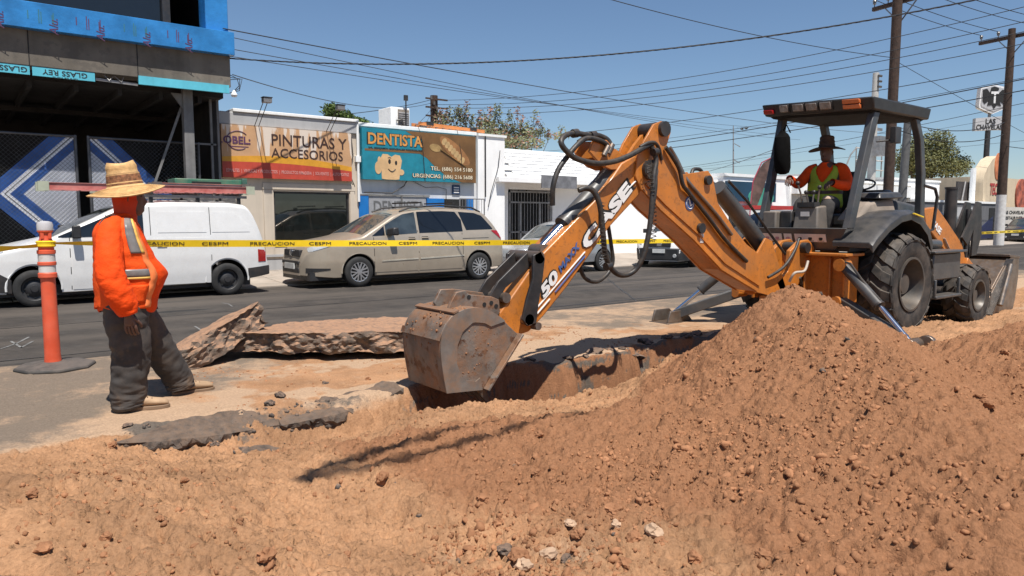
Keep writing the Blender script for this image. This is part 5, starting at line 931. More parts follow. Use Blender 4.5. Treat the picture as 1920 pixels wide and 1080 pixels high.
# --- white cargo van with ladders
VX0, VX1, VW = 0.16, 4.93, .86
T = thing('cargo_van', 'white windowless cargo van with black bumpers and a loaded roof rack', 'van', (2.5, 15.05, 0), world=False); o_ = 2.5
tp = smoothi([(VX0-o_, .62), (VX0+.06-o_, .84), (.42-o_, .95), (.9-o_, 1.06), (1.25-o_, 1.14), (2.3-o_, 1.68), (2.6-o_, 1.76), (3.1-o_, 1.80), (4.2-o_, 1.80), (4.55-o_, 1.76), (4.66-o_, 1.62), (4.82-o_, 1.2), (VX1-.02-o_, .9), (VX1-o_, .55)])
bt_ = interp([(VX0-o_, .30), (.5-o_, .22), (1.6-o_, .21), (3.9-o_, .25), (VX1-o_, .36)]); pl = smoothi([(VX0-o_, .50), (.26-o_, .68), (.45-o_, .80), (.8-o_, .85), (4.3-o_, .86), (4.75-o_, .83), (VX1-o_, .76)], .05); fl = interp([(.2, .955), (.45, .99), (.75, 1.0), (1.05, .985), (1.25, .96), (1.85, .875)])
B = Body(VX0-o_, VX1-o_, tp, bt_, pl, fl, [(1.05-o_, .31), (4.13-o_, .31)], .385); B.shell([whitep, gap], T); under(T, B, .2-o_, 4.6-o_)
wheels4(T, 1.05-o_, 4.13-o_, .86, .305, .305, .19, 'steel')
for c, _ in B.wheels:
    m = MB(); P = []
    for sd in (-1,): m.tube([(c+.39*math.cos(a), sd*(B.hw(c, .5)-.02), .31+.39*math.sin(a)) for a in np.linspace(-.1, math.pi+.1, 20)], .018, 6)
    m.build('arch_lip', whitep, T)
X = lambda v: v-o_
bump_f = M('unpainted bumper', (.024, .025, .027), .55, var=.12, dust=.1)
bl_ = B.patch('front_bumper', bump_f, T, np.linspace(X(.17), X(.74), 16), interp([(X(0), .32), (X(.74), .24)]), interp([(X(.1), .78), (X(.3), .74), (X(.5), .62), (X(.74), .46)]), -1, .012, 6, .01); B.patch('front_bumper', bump_f, T, np.linspace(X(.17), X(.74), 16), interp([(X(0), .32), (X(.74), .24)]), interp([(X(.1), .78), (X(.3), .74), (X(.5), .62), (X(.74), .46)]), 1, .012, 6, .01)
MB().bx(VX0-o_-.02, VX0-o_+.08, -.56, .56, .30, .74).build('front_bumper', bump_f, T, bevel=.02)
for s_ in (-1, 1): B.patch('rear_bumper', bump_f, T, np.linspace(X(4.52), X(4.93), 10), interp([(X(4.52), .30), (X(4.93), .36)]), interp([(X(4.52), .50), (X(4.93), .54)]), s_, .02, 4, .01)
MB().bx(X(4.84), X(4.97), -.74, .74, .36, .54).build('rear_bumper', bump_f, T, bevel=.02)
for s_ in (-1, 1):
    B.patch('headlight', clearlamp, T, np.linspace(X(.22), X(.66), 10), interp([(X(.22), .80), (X(.66), .91)]), interp([(X(.22), .87), (X(.42), .95), (X(.66), 1.0)]), s_, .006, 4); B.patch('turn_signal', amber, T, np.linspace(X(.36), X(.60), 6), interp([(X(.36), .84), (X(.60), .90)]), interp([(X(.36), .88), (X(.60), .94)]), s_, .010, 2)
    B.patch('tail_light', redlamp, T, np.linspace(X(4.72), X(4.885), 6), interp([(X(4.72), .62), (X(4.885), .62)]), interp([(X(4.72), .86), (X(4.885), .84)]), s_, .008, 5)
    B.patch('door_window', glass_d, T, np.linspace(X(1.42), X(2.72), 22), interp([(X(1.42), 1.135), (X(2.72), 1.16)]), interp([(X(1.42), 1.155), (X(2.35), 1.58), (X(2.5), 1.63), (X(2.72), 1.64)]), s_, .006, 6)
    for nm, a, c, zl, zh in (('front_door', 1.6, 2.80, .28, 1.12), ('sliding_door', 2.86, 3.83, .30, 1.12)): B.patch(nm, whitep, T, np.linspace(X(a), X(c), 16), (lambda x: .26), lambda x: 1.10, s_, .006, 12, .01)
    B.patch('upper_side_panel', whitep, T, np.linspace(X(2.95), X(3.78), 12), lambda x: 1.20, lambda x: 1.58, s_, .006, 6, .012); B.patch('upper_side_panel', whitep, T, np.linspace(X(3.88), X(4.58), 12), lambda x: 1.20, interp([(X(3.88), 1.58), (X(4.3), 1.57), (X(4.58), 1.32)]), s_, .006, 6, .012)
    for a, z0, z1 in ((1.58, .26, 1.13), (2.83, .26, 1.66), (3.85, .26, 1.66)): side_strip(B, 'panel_gap', gap, T, X(a)-.006, X(a)+.006, (z0, z0), (z1, z1), .002, s_, 3)
    side_strip(B, 'slide_rail', gap, T, X(3.86), X(4.72), (.985, .985), (1.01, 1.01), .004, s_, 10)
    for a in (2.62, 3.0): MB().bx(X(a)-.08, X(a)+.08, s_*(B.hw(X(a), 1.0)+.03)-.012, s_*(B.hw(X(a), 1.0)+.03)+.012, .985, 1.015).build('door_handle', trim, T, bevel=.006)
    m = MB(); ym = s_*(B.hw(X(1.62), 1.15)); m.hexa([(X(1.62), ym, 1.13), (X(1.72), ym, 1.13), (X(1.74), ym+s_*.2, 1.12), (X(1.60), ym+s_*.2, 1.12), (X(1.62), ym, 1.32), (X(1.72), ym, 1.32), (X(1.73), ym+s_*.2, 1.34), (X(1.61), ym+s_*.2, 1.34)]); m.build('door_mirror', trim, T, bevel=.02, fixn=True)
B.toppatch('windscreen', glass_w, T, np.linspace(X(1.32), X(2.32), 14), .92); m = MB()
B.toppatch('rear_window', glass_d, T, np.linspace(X(4.64), X(4.80), 6), .8)
for sy in (-.62, .62):
    m = MB(); m.beam((X(2.75), sy, 1.86), (X(4.6), sy, 1.86), .05, .05); m.build('rack_rail', galv, T)
    for xx in (2.9, 3.7, 4.45): MB().bx(X(xx)-.03, X(xx)+.03, sy-.03, sy+.03, 1.70, 1.84).build('rack_foot', trim, T)
for xx in (2.9, 3.7, 4.45): MB().bx(X(xx)-.025, X(xx)+.025, -.74, .74, 1.885, 1.925).build('rack_bar', trim, T)
for zz in (1.30,): m = MB(); m.tube([(X(4.72), -.4, 1.15), (X(4.8), -.2, 1.45)], .01, 5); m.build('rear_wiper', trim, T)
T.location = (o_, 15.02, 0)
# its load
LW = 15.02
def ladder(lab, y0, y1, x0, x1, z, mat, h=.09, rungs=14):
    T = thing('ladder', lab, 'ladder', ((x0+x1)/2, (y0+y1)/2, z), group='ladders on the van roof')
    for y in (y0, y1):
        rl = MB(); rl.bx(x0, x1, y-.012, y+.012, z, z+h); r_ = rl.build('rail', mat, T); fl_ = MB()
        for zz in (z, z+h-.008): fl_.bx(x0+.002, x1-.002, y-.03, y-.012, zz, zz+.008)
        fl_.build('rail_flange', M('pale flange', (.45, .2, .18), .5) if 'pale flange' not in MATS else MATS['pale flange'], r_)
    for k in range(rungs): x = x0+(x1-x0)*(k+.5)/rungs; MB().cyl((x, y0, z+h/2), (x, y1, z+h/2), .017, n=8).build('rung', galv, T)
    for x in (x0, x1-.14):
        for y in (y0, y1): MB().bx(x-.01, x+.15, y-.035, y+.02, z-.015, z+h+.015).build('rail_end', steel if mat is not redl else MATS.get('pale end') or M('pale end', (.38, .40, .30), .5), T)
    return T
redl = M('red fibreglass ladder', (.50, .13, .11), .5, var=.18, vs=7, dust=.35, dustc=(.5, .35, .3))
lx0, lx1 = at(72, 360, LW-.65).x, at(475, 370, LW-.65).x
lz = at(250, 365, LW-.65).z
ladder('red fibreglass extension ladder strapped on the near side of the van rack', LW-.68, LW-.30, lx0, lx1, 1.93, redl, .125)
ladder('aluminium ladder lying over the red one on the van rack', LW-.62, LW-.25, lx0+1.75, lx1-.06, 2.05, galv, .05, 10)
ladder('second red fibreglass ladder on the far side of the van rack', LW+.05, LW+.45, lx0+.9, lx1+.02, 1.94, redl, .1)
T = thing('green_pipe_rack', 'green painted long box carried on the van roof beside the ladders', 'roof box', (3.8, LW+.1, 2.05)); gx0, gx1 = at(325, 345, LW-.1).x, at(450, 345, LW-.1).x; greenpt = M('green paint', (.035, .16, .10), .5, var=.2, dust=.3); MB().bx(gx0, gx1, LW-.22, LW+.35, 2.10, 2.21).build('box', greenpt, T, bevel=.01); MB().bx(gx1+.002, gx1+.10, LW-.24, LW+.37, 2.08, 2.24).build('end_cap', M('green end cap', (.05, .12, .09), .6), T, bevel=.01); MB().bx(gx0+.3, gx1-.4, LW-.235, LW-.222, 2.13, 2.16).build('side_slot', gap, T)
# --- champagne minivan
o_ = 8.1; x0, x1 = 5.70, 10.80
X = lambda v: v-o_
T = thing('minivan', 'dusty champagne minivan with tinted rear windows and silver hubcaps', 'minivan', (o_, 15.06, 0), world=False)
tp = smoothi([(X(5.70), .50), (X(5.74), .74), (X(5.87), .90), (X(6.1), .985), (X(6.6), 1.06), (X(6.95), 1.13), (X(7.75), 1.575), (X(8.0), 1.655), (X(8.6), 1.72), (X(9.3), 1.73), (X(10.0), 1.69), (X(10.22), 1.63), (X(10.45), 1.38), (X(10.66), 1.10), (X(10.76), .82), (X(10.80), .5)], .05)
bt_ = interp([(X(5.70), .27), (X(6.3), .21), (X(7.4), .225), (X(9.4), .225), (X(10.80), .31)]); pl = smoothi([(X(5.70), .48), (X(5.77), .64), (X(5.92), .79), (X(6.15), .895), (X(6.5), .945), (X(9.8), .945), (X(10.4), .90), (X(10.7), .84), (X(10.80), .72)], .05); fl = interp([(.2, .955), (.4, .985), (.55, 1.0), (.85, .985), (1.05, .955), (1.2, .915), (1.75, .74)])
B = Body(x0-o_, x1-o_, tp, bt_, pl, fl, [(X(6.83), .325), (X(9.94), .325)], .385, .05, .08); B.shell([beigep, gap], T); under(T, B, X(5.8), X(10.4))
wheels4(T, X(6.83), X(9.94), .945, .325, .325, .20, 'hubcap')
belt = interp([(X(7.10), 1.075), (X(8.3), 1.13), (X(9.6), 1.16), (X(10.5), 1.185)])
for s_ in (-1, 1):
    B.patch('quarter_window', glass_d, T, np.linspace(X(7.16), X(7.46), 8), belt, interp([(X(7.16), 1.085), (X(7.46), 1.29)]), s_, .005, 4); B.patch('front_door_window', M('front side glass', (.035, .045, .05), .05, spec=.9, var=.4, vs=3) if 'front side glass' not in MATS else MATS['front side glass'], T, np.linspace(X(7.49), X(8.27), 14), belt, interp([(X(7.49), 1.315), (X(7.95), 1.545), (X(8.27), 1.60)]), s_, .005, 6)
    B.patch('rear_door_window', glass_d, T, np.linspace(X(8.33), X(9.50), 18), belt, interp([(X(8.33), 1.605), (X(9.0), 1.625), (X(9.36), 1.61), (X(9.50), 1.42)]), s_, .005, 6); B.patch('rear_side_window', glass_d, T, np.linspace(X(9.46), X(10.40), 14), interp([(X(9.46), 1.60), (X(9.60), 1.185), (X(10.4), 1.20)]), interp([(X(9.46), 1.61), (X(9.9), 1.585), (X(10.12), 1.52), (X(10.40), 1.22)]), s_, .005, 6)
    for nm, a, c in (('front_door', 7.20, 8.27), ('sliding_door', 8.31, 9.46)): B.patch(nm, beigep, T, np.linspace(X(a), X(c), 16), (lambda x: .30), lambda x: belt(x)-.035, s_, .006, 12, .01)
    for a, z0, z1 in ((7.185, .26, 1.05), (8.29, .25, 1.62), (9.475, .32, 1.12)): side_strip(B, 'panel_gap', gap, T, X(a)-.006, X(a)+.006, (z0, z0), (z1, z1), .002, s_, 3)
    side_strip(B, 'side_moulding', M('pale moulding', (.50, .46, .38), .35, .3) if 'pale moulding' not in MATS else MATS['pale moulding'], T, X(7.36), X(8.26), (.525, .55), (.555, .58), .014, s_, 8, .01); side_strip(B, 'side_moulding', MATS['pale moulding'], T, X(8.32), X(9.5), (.55, .585), (.58, .615), .014, s_, 8, .01); side_strip(B, 'slide_rail', gap, T, X(9.48), X(10.25), (.985, .99), (.998, 1.003), .003, s_, 6)
    for a in (8.12, 8.46): z_ = belt(X(a))-.11; MB().bx(X(a)-.09, X(a)+.09, s_*(B.hw(X(a), z_)+.03)-.012, s_*(B.hw(X(a), z_)+.03)+.012, z_-.015, z_+.015).build('door_handle', beigep, T, bevel=.008); MB().bx(X(a)-.08, X(a)+.08, s_*(B.hw(X(a), z_)+.008)-.002, s_*(B.hw(X(a), z_)+.008)+.002, z_-.03, z_+.03).build('handle_recess', gap, T)
    ym = s_*(B.hw(X(7.55), 1.08)); m = MB(); m.hexa([(X(7.50), ym, 1.09), (X(7.66), ym, 1.09), (X(7.70), ym+s_*.24, 1.09), (X(7.54), ym+s_*.24, 1.09), (X(7.50), ym, 1.24), (X(7.66), ym, 1.22), (X(7.68), ym+s_*.24, 1.27), (X(7.55), ym+s_*.24, 1.26)]); m.build('door_mirror', trim, T, bevel=.03, fixn=True)
    B.patch('headlight', clearlamp, T, np.linspace(X(5.82), X(6.28), 12), interp([(X(5.82), .76), (X(6.28), .91)]), interp([(X(5.82), .84), (X(6.0), .925), (X(6.28), .965)]), s_, .008, 4); B.patch('tail_light', redlamp, T, np.linspace(X(10.36), X(10.74), 10), interp([(X(10.36), 1.155), (X(10.74), .90)]), interp([(X(10.36), 1.175), (X(10.55), 1.17), (X(10.66), 1.07), (X(10.74), .93)]), s_, .008, 5)
    B.patch('lower_vent', trim, T, np.linspace(X(5.77), X(6.2), 10), interp([(X(5.77), .33), (X(6.2), .39)]), interp([(X(5.77), .43), (X(6.2), .42)]), s_, .006, 3)
    m = MB(); P = [(X(v), s_*.66, B.topz(X(v), .62)+dz) for v, dz in ((7.95, .01), (8.2, .06), (9.0, .075), (9.9, .06), (10.15, .0))]; m.tube(P, .022, 6); m.build('roof_rail', trim, T)
    m = MB(); m.tube([(X(6.83)+.395*math.cos(a), s_*(B.hw(X(6.83), .5)-.015), .325+.395*math.sin(a)) for a in np.linspace(-.05, math.pi+.05, 20)], .015, 6); m.tube([(X(9.94)+.395*math.cos(a), s_*(B.hw(X(9.94), .5)-.015), .325+.395*math.sin(a)) for a in np.linspace(-.05, math.pi+.05, 20)], .015, 6); m.build('arch_lip', beigep, T)
B.toppatch('windscreen', glass_w, T, np.linspace(X(6.98), X(7.78), 14), .93); B.toppatch('rear_window', glass_d, T, np.linspace(X(10.26), X(10.58), 8), .85)
for xx in (8.5, 9.4): MB().bx(X(xx)-.03, X(xx)+.03, -.64, .64, 1.80, 1.83).build('roof_bar', trim, T)
MB().bx(X(5.715), X(5.80), -.42, .42, .66, .80).build('grille', trim, T, bevel=.01); MB().bx(X(5.675), X(5.77), -.46, .46, .50, .57).build('upper_bumper_slot', trim, T, bevel=.01); MB().bx(X(5.675), X(5.77), -.44, .44, .32, .43).build('lower_grille', trim, T, bevel=.01); MB().lathe([(.075, -.01), (.075, .01), (.05, .015)], (X(5.712), 0, .735), (-1, 0, 0), 20, c1=True).build('badge', chrome, T)
MB().bx(X(5.655), X(5.685), -.26, .26, .40, .52).build('number_plate', platem, T)
m = MB(); m.cyl((X(7.9), -.3, .9), (X(7.9), -.3, 1.45), .15, .12, 10); m.cyl((X(7.9), .3, .9), (X(7.9), .3, 1.45), .15, .12, 10); m.build('front_seat', trim, T)
T.location = (o_, 15.06, 0)
# --- silver sedan behind the boom
o_ = 12.9; X = lambda v: v-o_
T = thing('silver_sedan', 'silver sedan mostly hidden behind the raised digger arm', 'car', (o_, 15.15, 0), world=False)
tp = smoothi([(X(11.35), .45), (X(11.45), .66), (X(11.9), .78), (X(12.55), .88), (X(13.0), 1.28), (X(13.3), 1.39), (X(13.8), 1.36), (X(14.25), 1.05), (X(14.5), .93), (X(14.78), .86), (X(14.84), .5)], .05)
pl = smoothi([(X(11.35), .55), (X(11.6), .78), (X(12.1), .84), (X(14.2), .84), (X(14.7), .76), (X(14.84), .62)], .05); fl = interp([(.2, .95), (.5, 1.0), (.85, .97), (1.4, .72)]); B = Body(X(11.35), X(14.84), tp, interp([(X(11.35), .24), (X(14.84), .28)]), pl, fl, [(X(12.1), .30), (X(14.28), .30)], .345); B.shell([silverp, gap], T); under(T, B, X(11.7), X(14.5)); wheels4(T, X(12.1), X(14.28), .84, .295, .295, .18, 'hubcap')
for s_ in (-1, 1):
    B.patch('side_window', glass_d, T, np.linspace(X(12.75), X(13.3), 12), lambda x: .95, interp([(X(12.75), .97), (X(13.05), 1.22), (X(13.3), 1.31)]), s_, .005, 5); B.patch('side_window', glass_d, T, np.linspace(X(13.35), X(14.05), 12), lambda x: .96, interp([(X(13.35), 1.31), (X(13.6), 1.31), (X(14.05), 1.03)]), s_, .005, 5); B.patch('headlight', clearlamp, T, np.linspace(X(11.42), X(11.75), 6), lambda x: .62, lambda x: .70, s_, .006, 3); B.patch('tail_light', redlamp, T, np.linspace(X(14.6), X(14.81), 6), lambda x: .66, lambda x: .80, s_, .006, 3); side_strip(B, 'panel_gap', gap, T, X(13.32), X(13.33), (.26, .26), (1.33, 1.33), .002, s_, 3); side_strip(B, 'panel_gap', gap, T, X(12.7), X(12.71), (.26, .26), (.9, .9), .002, s_, 3)
    MB().bx(X(13.15), X(13.28), s_*.86-.015, s_*.86+.015, .80, .83).build('door_handle', silverp, T); MB().bx(X(12.8), X(12.95), s_*.88-.08, s_*.88+.08, .93, 1.05).build('door_mirror', trim, T, bevel=.02)
B.toppatch('windscreen', glass_w, T, np.linspace(X(12.6), X(13.02), 10), .9); B.toppatch('rear_window', glass_w, T, np.linspace(X(13.75), X(14.2), 10), .85)
T.location = (o_, 15.15, 0)
# --- white hatchback nosing out
def hatch(name, lab, paint, loc, rz, lowblack=True):
    T = thing(name, lab, 'car', (0, 0, 0), world=False); L_ = 4.0
    tp = smoothi([(0, .45), (.06, .74), (.3, .86), (.9, .98), (1.15, 1.04), (1.85, 1.46), (2.2, 1.54), (3.2, 1.53), (3.7, 1.40), (3.92, .98), (4.0, .5)], .05); pl = smoothi([(0, .58), (.12, .74), (.4, .83), (1, .86), (3.4, .86), (3.8, .80), (4, .7)], .05); fl = interp([(.2, .95), (.5, 1.0), (.9, .975), (1.55, .76)]); B = Body(0, 4.0, tp, interp([(0, .2), (4, .26)]), pl, fl, [(.85, .30), (3.35, .30)], .35); B.shell([paint, gap], T); under(T, B, .4, 3.7); wheels4(T, .85, 3.35, .86, .295, .295, .18, 'hubcap')
    for s_ in (-1, 1):
        B.patch('side_window', glass_d, T, np.linspace(1.35, 2.15, 12), lambda x: 1.05, interp([(1.35, 1.08), (1.9, 1.40), (2.15, 1.44)]), s_, .005, 5); B.patch('side_window', glass_d, T, np.linspace(2.2, 3.4, 12), lambda x: 1.06, interp([(2.2, 1.44), (3.0, 1.43), (3.4, 1.2)]), s_, .005, 5); B.patch('headlight', clearlamp, T, np.linspace(.06, .52, 8), interp([(.06, .66), (.52, .76)]), interp([(.06, .74), (.3, .82), (.52, .84)]), s_, .008, 4); B.patch('tail_light', redlamp, T, np.linspace(3.7, 3.95, 6), lambda x: .75, lambda x: 1.0, s_, .008, 3)
        if lowblack: B.patch('front_bumper', trim, T, np.linspace(.005, .5, 12), lambda x: .22, interp([(0, .58), (.5, .52)]), s_, .012, 6, .01)
        B.patch('front_door', paint, T, np.linspace(1.3, 2.15, 10), lambda x: .28, lambda x: 1.02, s_, .005, 8, .01); MB().bx(1.35, 1.5, s_*.92-.09, s_*.92+.09, 1.0, 1.13).build('door_mirror', trim, T, bevel=.02)
    MB().bx(-.03, .10, -.60, .60, .22, .58).build('front_bumper', trim if lowblack else paint, T, bevel=.03); MB().bx(-.005, .1, -.34, .34, .62, .74).build('grille', trim, T, bevel=.01); MB().bx(-.012, 0, -.07, .07, .64, .72).build('badge', chrome, T, bevel=.01); pp = MB().bx(-.05, -.03, -.19, .19, .44, .56).build('number_plate', platem, T); B.toppatch('windscreen', glass_w, T, np.linspace(1.2, 1.88, 10), .9)
    for y in (-.48, .48): MB().lathe([(.06, 0), (.05, .02)], (-.03, y, .36), (-1, 0, 0), 12, c1=True).build('fog_lamp', clearlamp, T)
    T.location = loc; T.rotation_euler = (0, 0, rz); return T
hatch('white_hatchback', 'white hatchback with a black front bumper seen under the raised boom', whitep, (16.6, 14.35, 0), R(22))
hatch('dark_car', 'dark parked car cut by the picture edge beside the white footed pole', M('dark car paint', (.02, .022, .026), .25, coat=.6), (50.4, 16.0, 0), R(2), False)
# ------------------------------------------------------------------ the backhoe loader
T = thing('backhoe_loader', 'orange and charcoal backhoe loader digging the trench with an open canopy cab', 'backhoe loader', (9.5, 5.15, 0))
decal = M('white safety decal', (.62, .60, .58), .5, var=.1, dust=.25); bluedec = M('blue decal', (.06, .11, .28), .4, var=.2)
def up_(u, v, Y): p = at(u, v, Y); return Vector((p.x, Y, p.z))
# wheels with real lugs
def big_wheel(x, y0, y1, r, rimr, z, side, lugs, lab, dish):
    W = D.objects.new('wheel', None); col.objects.link(W); W.parent = T; ORG[W] = ORG[T]; W['label'] = lab
    yc = (y0+y1)/2; wd = y1-y0; rb = r-.035
    ty = MB().lathe([(rimr, -wd*.46), (rimr+.05, -wd*.5), (r*.80, -wd*.53), (rb*.94, -wd*.5), (rb, -wd*.38), (rb+.005, 0), (rb, wd*.38), (rb*.94, wd*.5), (r*.80, wd*.53), (rimr+.05, wd*.5), (rimr, wd*.46)], (x, yc, z), (0, side, 0), 56).build('tyre', rubber, W)
    m = MB()
    for k in range(lugs):
        for sd in (-1, 1):
            a0 = 2*math.pi*(k+(.5 if sd > 0 else 0))/lugs; st = 2*math.pi/lugs
            def P(yy, aa, rr): return Vector((x+rr*math.cos(aa), yc+side*yy*wd, z+rr*math.sin(aa)))
            for (ya, yb, sa, sb, wa, wb) in ((.03*sd, .30*sd, 0, .42, .62, .64), (.30*sd, .50*sd, .42, .62, .62, .66)):
                q = []
                for rr, sh in ((rb-.02, 1.0), (r, .86)):
                    for yy, aa, ww in ((ya, a0+sa*st, wa), (yb, a0+sb*st, wb)):
                        dr_ = -.05*(abs(yy) > .45)*1.0
                        q.append((P(yy, aa-st*ww/2*sh, rr+dr_), P(yy, aa+st*ww/2*sh, rr+dr_)))
                m.hexa([q[0][0], q[0][1], q[1][1], q[1][0], q[2][0], q[2][1], q[3][1], q[3][0]])
            q0 = P(.50*sd, a0+.62*st-st*.33, r-.05); q1 = P(.50*sd, a0+.62*st+st*.33, r-.05); q2 = P(.535*sd, a0+.7*st+st*.25, r*.86); q3 = P(.535*sd, a0+.7*st-st*.25, r*.86); o = Vector((0, side*sd*.015, 0)); m.add([q0, q1, q2, q3, q0+o, q1+o, q2+o, q3+o], [(0, 1, 2, 3), (7, 6, 5, 4), (0, 4, 5, 1), (1, 5, 6, 2), (2, 6, 7, 3), (3, 7, 4, 0)])
    m.build('tread', rubber, ty, kind='stuff', smooth=20, fixn=True, bevel=.006)
    rg_ = MB(); rg_.lathe([(r*.86, wd*.535), (r*.85, wd*.545), (r*.84, wd*.53)], (x, yc, z), (0, side, 0), 56); rg_.build('sidewall_ring', rubber, ty)
    rm = M('rim paint', (.075, .072, .068), .45, .3, var=.25, vs=5, dust=.5, upd=.3, dustc=(.16, .12, .085)) if 'rim paint' not in MATS else MATS['rim paint']
    MB().lathe([(rimr+.012, wd*.47), (rimr+.015, wd*.52), (rimr-.012, wd*.52), (rimr-.03, wd*.40), (rimr-.05, wd*.2), (rimr*.78, wd*dish), (rimr*.42, wd*(dish+.05)), (rimr*.40, wd*(dish+.26)), (rimr*.36, wd*(dish+.3)), (0, wd*(dish+.3))], (x, yc, z), (0, side, 0), 44).build('rim', rm, W)
    n_ = MB()
    for k in range(8): a = 2*math.pi*k/8; n_.cyl((x+rimr*.58*math.cos(a), yc+side*wd*(dish+.02), z+rimr*.58*math.sin(a)), (x+rimr*.58*math.cos(a), yc+side*wd*(dish+.08), z+rimr*.58*math.sin(a)), rimr*.045, n=6)
    n_.build('wheel_nut', steel, W)
    return W
big_wheel(9.5, 4.10, 4.56, .645, .33, .63, -1, 17, 'big rear tyre on the near side', .02); big_wheel(9.5, 5.75, 6.21, .645, .33, .63, 1, 17, 'big rear tyre on the far side', .02)
big_wheel(11.83, 4.16, 4.50, .455, .22, .335, -1, 14, 'small front tyre on the near side', .05); big_wheel(11.83, 5.78, 6.12, .455, .22, .335, 1, 14, 'small front tyre on the far side', .05)
MB().cyl((9.5, 4.4, .63), (9.5, 5.9, .63), .14).build('rear_axle', blackmetal, T); m = MB(); m.cyl((11.83, 4.4, .34), (11.83, 5.9, .34), .09); m.bx(11.65, 12.0, 4.95, 5.35, .3, .62); m.build('front_axle', blackmetal, T)
m = MB(); m.bx(8.75, 12.9, 4.88, 5.42, .52, .92); m.bx(9.2, 10.9, 4.75, 5.55, .38, .8); m.build('chassis', blackmetal, T, bevel=.02)
# rear frame and stabilisers
m = MB(); m.bx(8.52, 8.78, 4.42, 4.92, .42, 1.00); m.bx(8.52, 8.78, 5.62, 5.88, .42, 1.00); m.bx(8.52, 8.78, 4.92, 5.62, .90, 1.0); m.bx(8.52, 8.78, 4.92, 5.62, .35, .44); m.bx(8.9, 9.0, 4.7, 5.65, .4, 1.0); m.build('rear_frame', orange, T, bevel=.015)
for y in (4.40, 4.62, 4.91, 5.64, 5.9): MB().bx(8.46 if y == 4.62 else 8.40, 8.525, y-.015, y+.015, .40, .98).build('frame_flange', orange, T, bevel=.01)
MB().bx(8.36, 8.8, 4.36, 5.94, 1.0, 1.035).build('frame_top_plate', orange, T, bevel=.008)
m = MB(); rr_ = random.Random(4)
for k in range(10): y0 = 4.96+.045*k; m.tube([(8.6, y0, .62+.03*(k % 3)), (8.45, y0+.02, .66+.05*rr_.random()), (8.35, y0+rr_.uniform(-.06, .06), .6+.1*rr_.random()), (8.28, y0+rr_.uniform(-.1, .1), .72+.1*rr_.random())], .018, 7)
m.build('valve_hose', hosem, T)
m = MB(); m.cyl((8.56, 5.0, .66), (8.42, 5.0, .66), .035); m.cyl((8.56, 5.08, .58), (8.40, 5.08, .58), .045); m.cyl((8.56, 5.25, .7), (8.44, 5.25, .7), .035); m.build('hydraulic_fitting', orange, T)
for nm, sg, fy, fx in (('near', -1, 3.50, 8.13), ('far', 1, 6.58, 7.92)):
    yb = 5.15+sg*.72; zf = .07
    St = D.objects.new('stabiliser', None); col.objects.link(St); St.parent = T; ORG[St] = ORG[T]
    a = Vector((8.42, yb, .92)); f = Vector((fx, fy, zf+.06)); mid = a+(f-a)*.58
    if sg < 0: a = Vector((8.44, 4.44, .90))
    MB().cyl(a, mid, .062, .062, 20).build('cylinder', graymetal, St); MB().cyl(mid, f, .03, n=14).build('rod', chrome, St); MB().cyl(a+(mid-a)*.97, mid, .07).build('gland', blackmetal, St); MB().cyl(a-Vector((.09, 0, 0)), a+Vector((.09, 0, 0)), .075).build('pivot_eye', orange, St)
    c = Vector((8.42, yb-sg*.02, .46)); m = MB(); m.beam(c, f+Vector((0, -sg*.06, .0)), .12, .13); m.build('leg', graymetal, St, bevel=.012); MB().cyl(c-Vector((.11, 0, 0)), c+Vector((.11, 0, 0)), .065).build('pivot_pin', orange, St)
    if sg > 0: m = MB(); m.hexa([(fx-.30, fy-.17, .0), (fx+.28, fy-.17, .0), (fx+.28, fy+.17, .0), (fx-.30, fy+.17, .0), (fx-.30, fy-.17, .035), (fx+.28, fy-.17, .035), (fx+.28, fy+.17, .035), (fx-.30, fy+.17, .035)]); m.prism([(fx-.27, .035), (fx+.25, .035), (fx+.08, .19), (fx-.22, .19)], fy-.15, fy-.12); m.prism([(fx-.27, .035), (fx+.25, .035), (fx+.08, .19), (fx-.22, .19)], fy+.12, fy+.15)
    else: m = MB(); m.bx(fx-.12, fx+.12, fy-.16, fy+.14, .0, .05); m.cyl((fx-.12, fy-.04, .1), (fx+.12, fy-.04, .1), .07); m.cyl((fx+.1, fy-.12, .1), (fx+.17, fy-.12, .1), .1)
    m.build('foot_pad', steel, St, bevel=.008)
    m = MB(); o = Vector((0, sg*-.02, .08)); m.tube([a+Vector((-.05, 0, .05)), a+(f-a)*.15+Vector((-.05, 0, .14)), a+(f-a)*.4+o, mid+Vector((0, 0, .07))], .014, 6); m.build('hose', hosem, St)
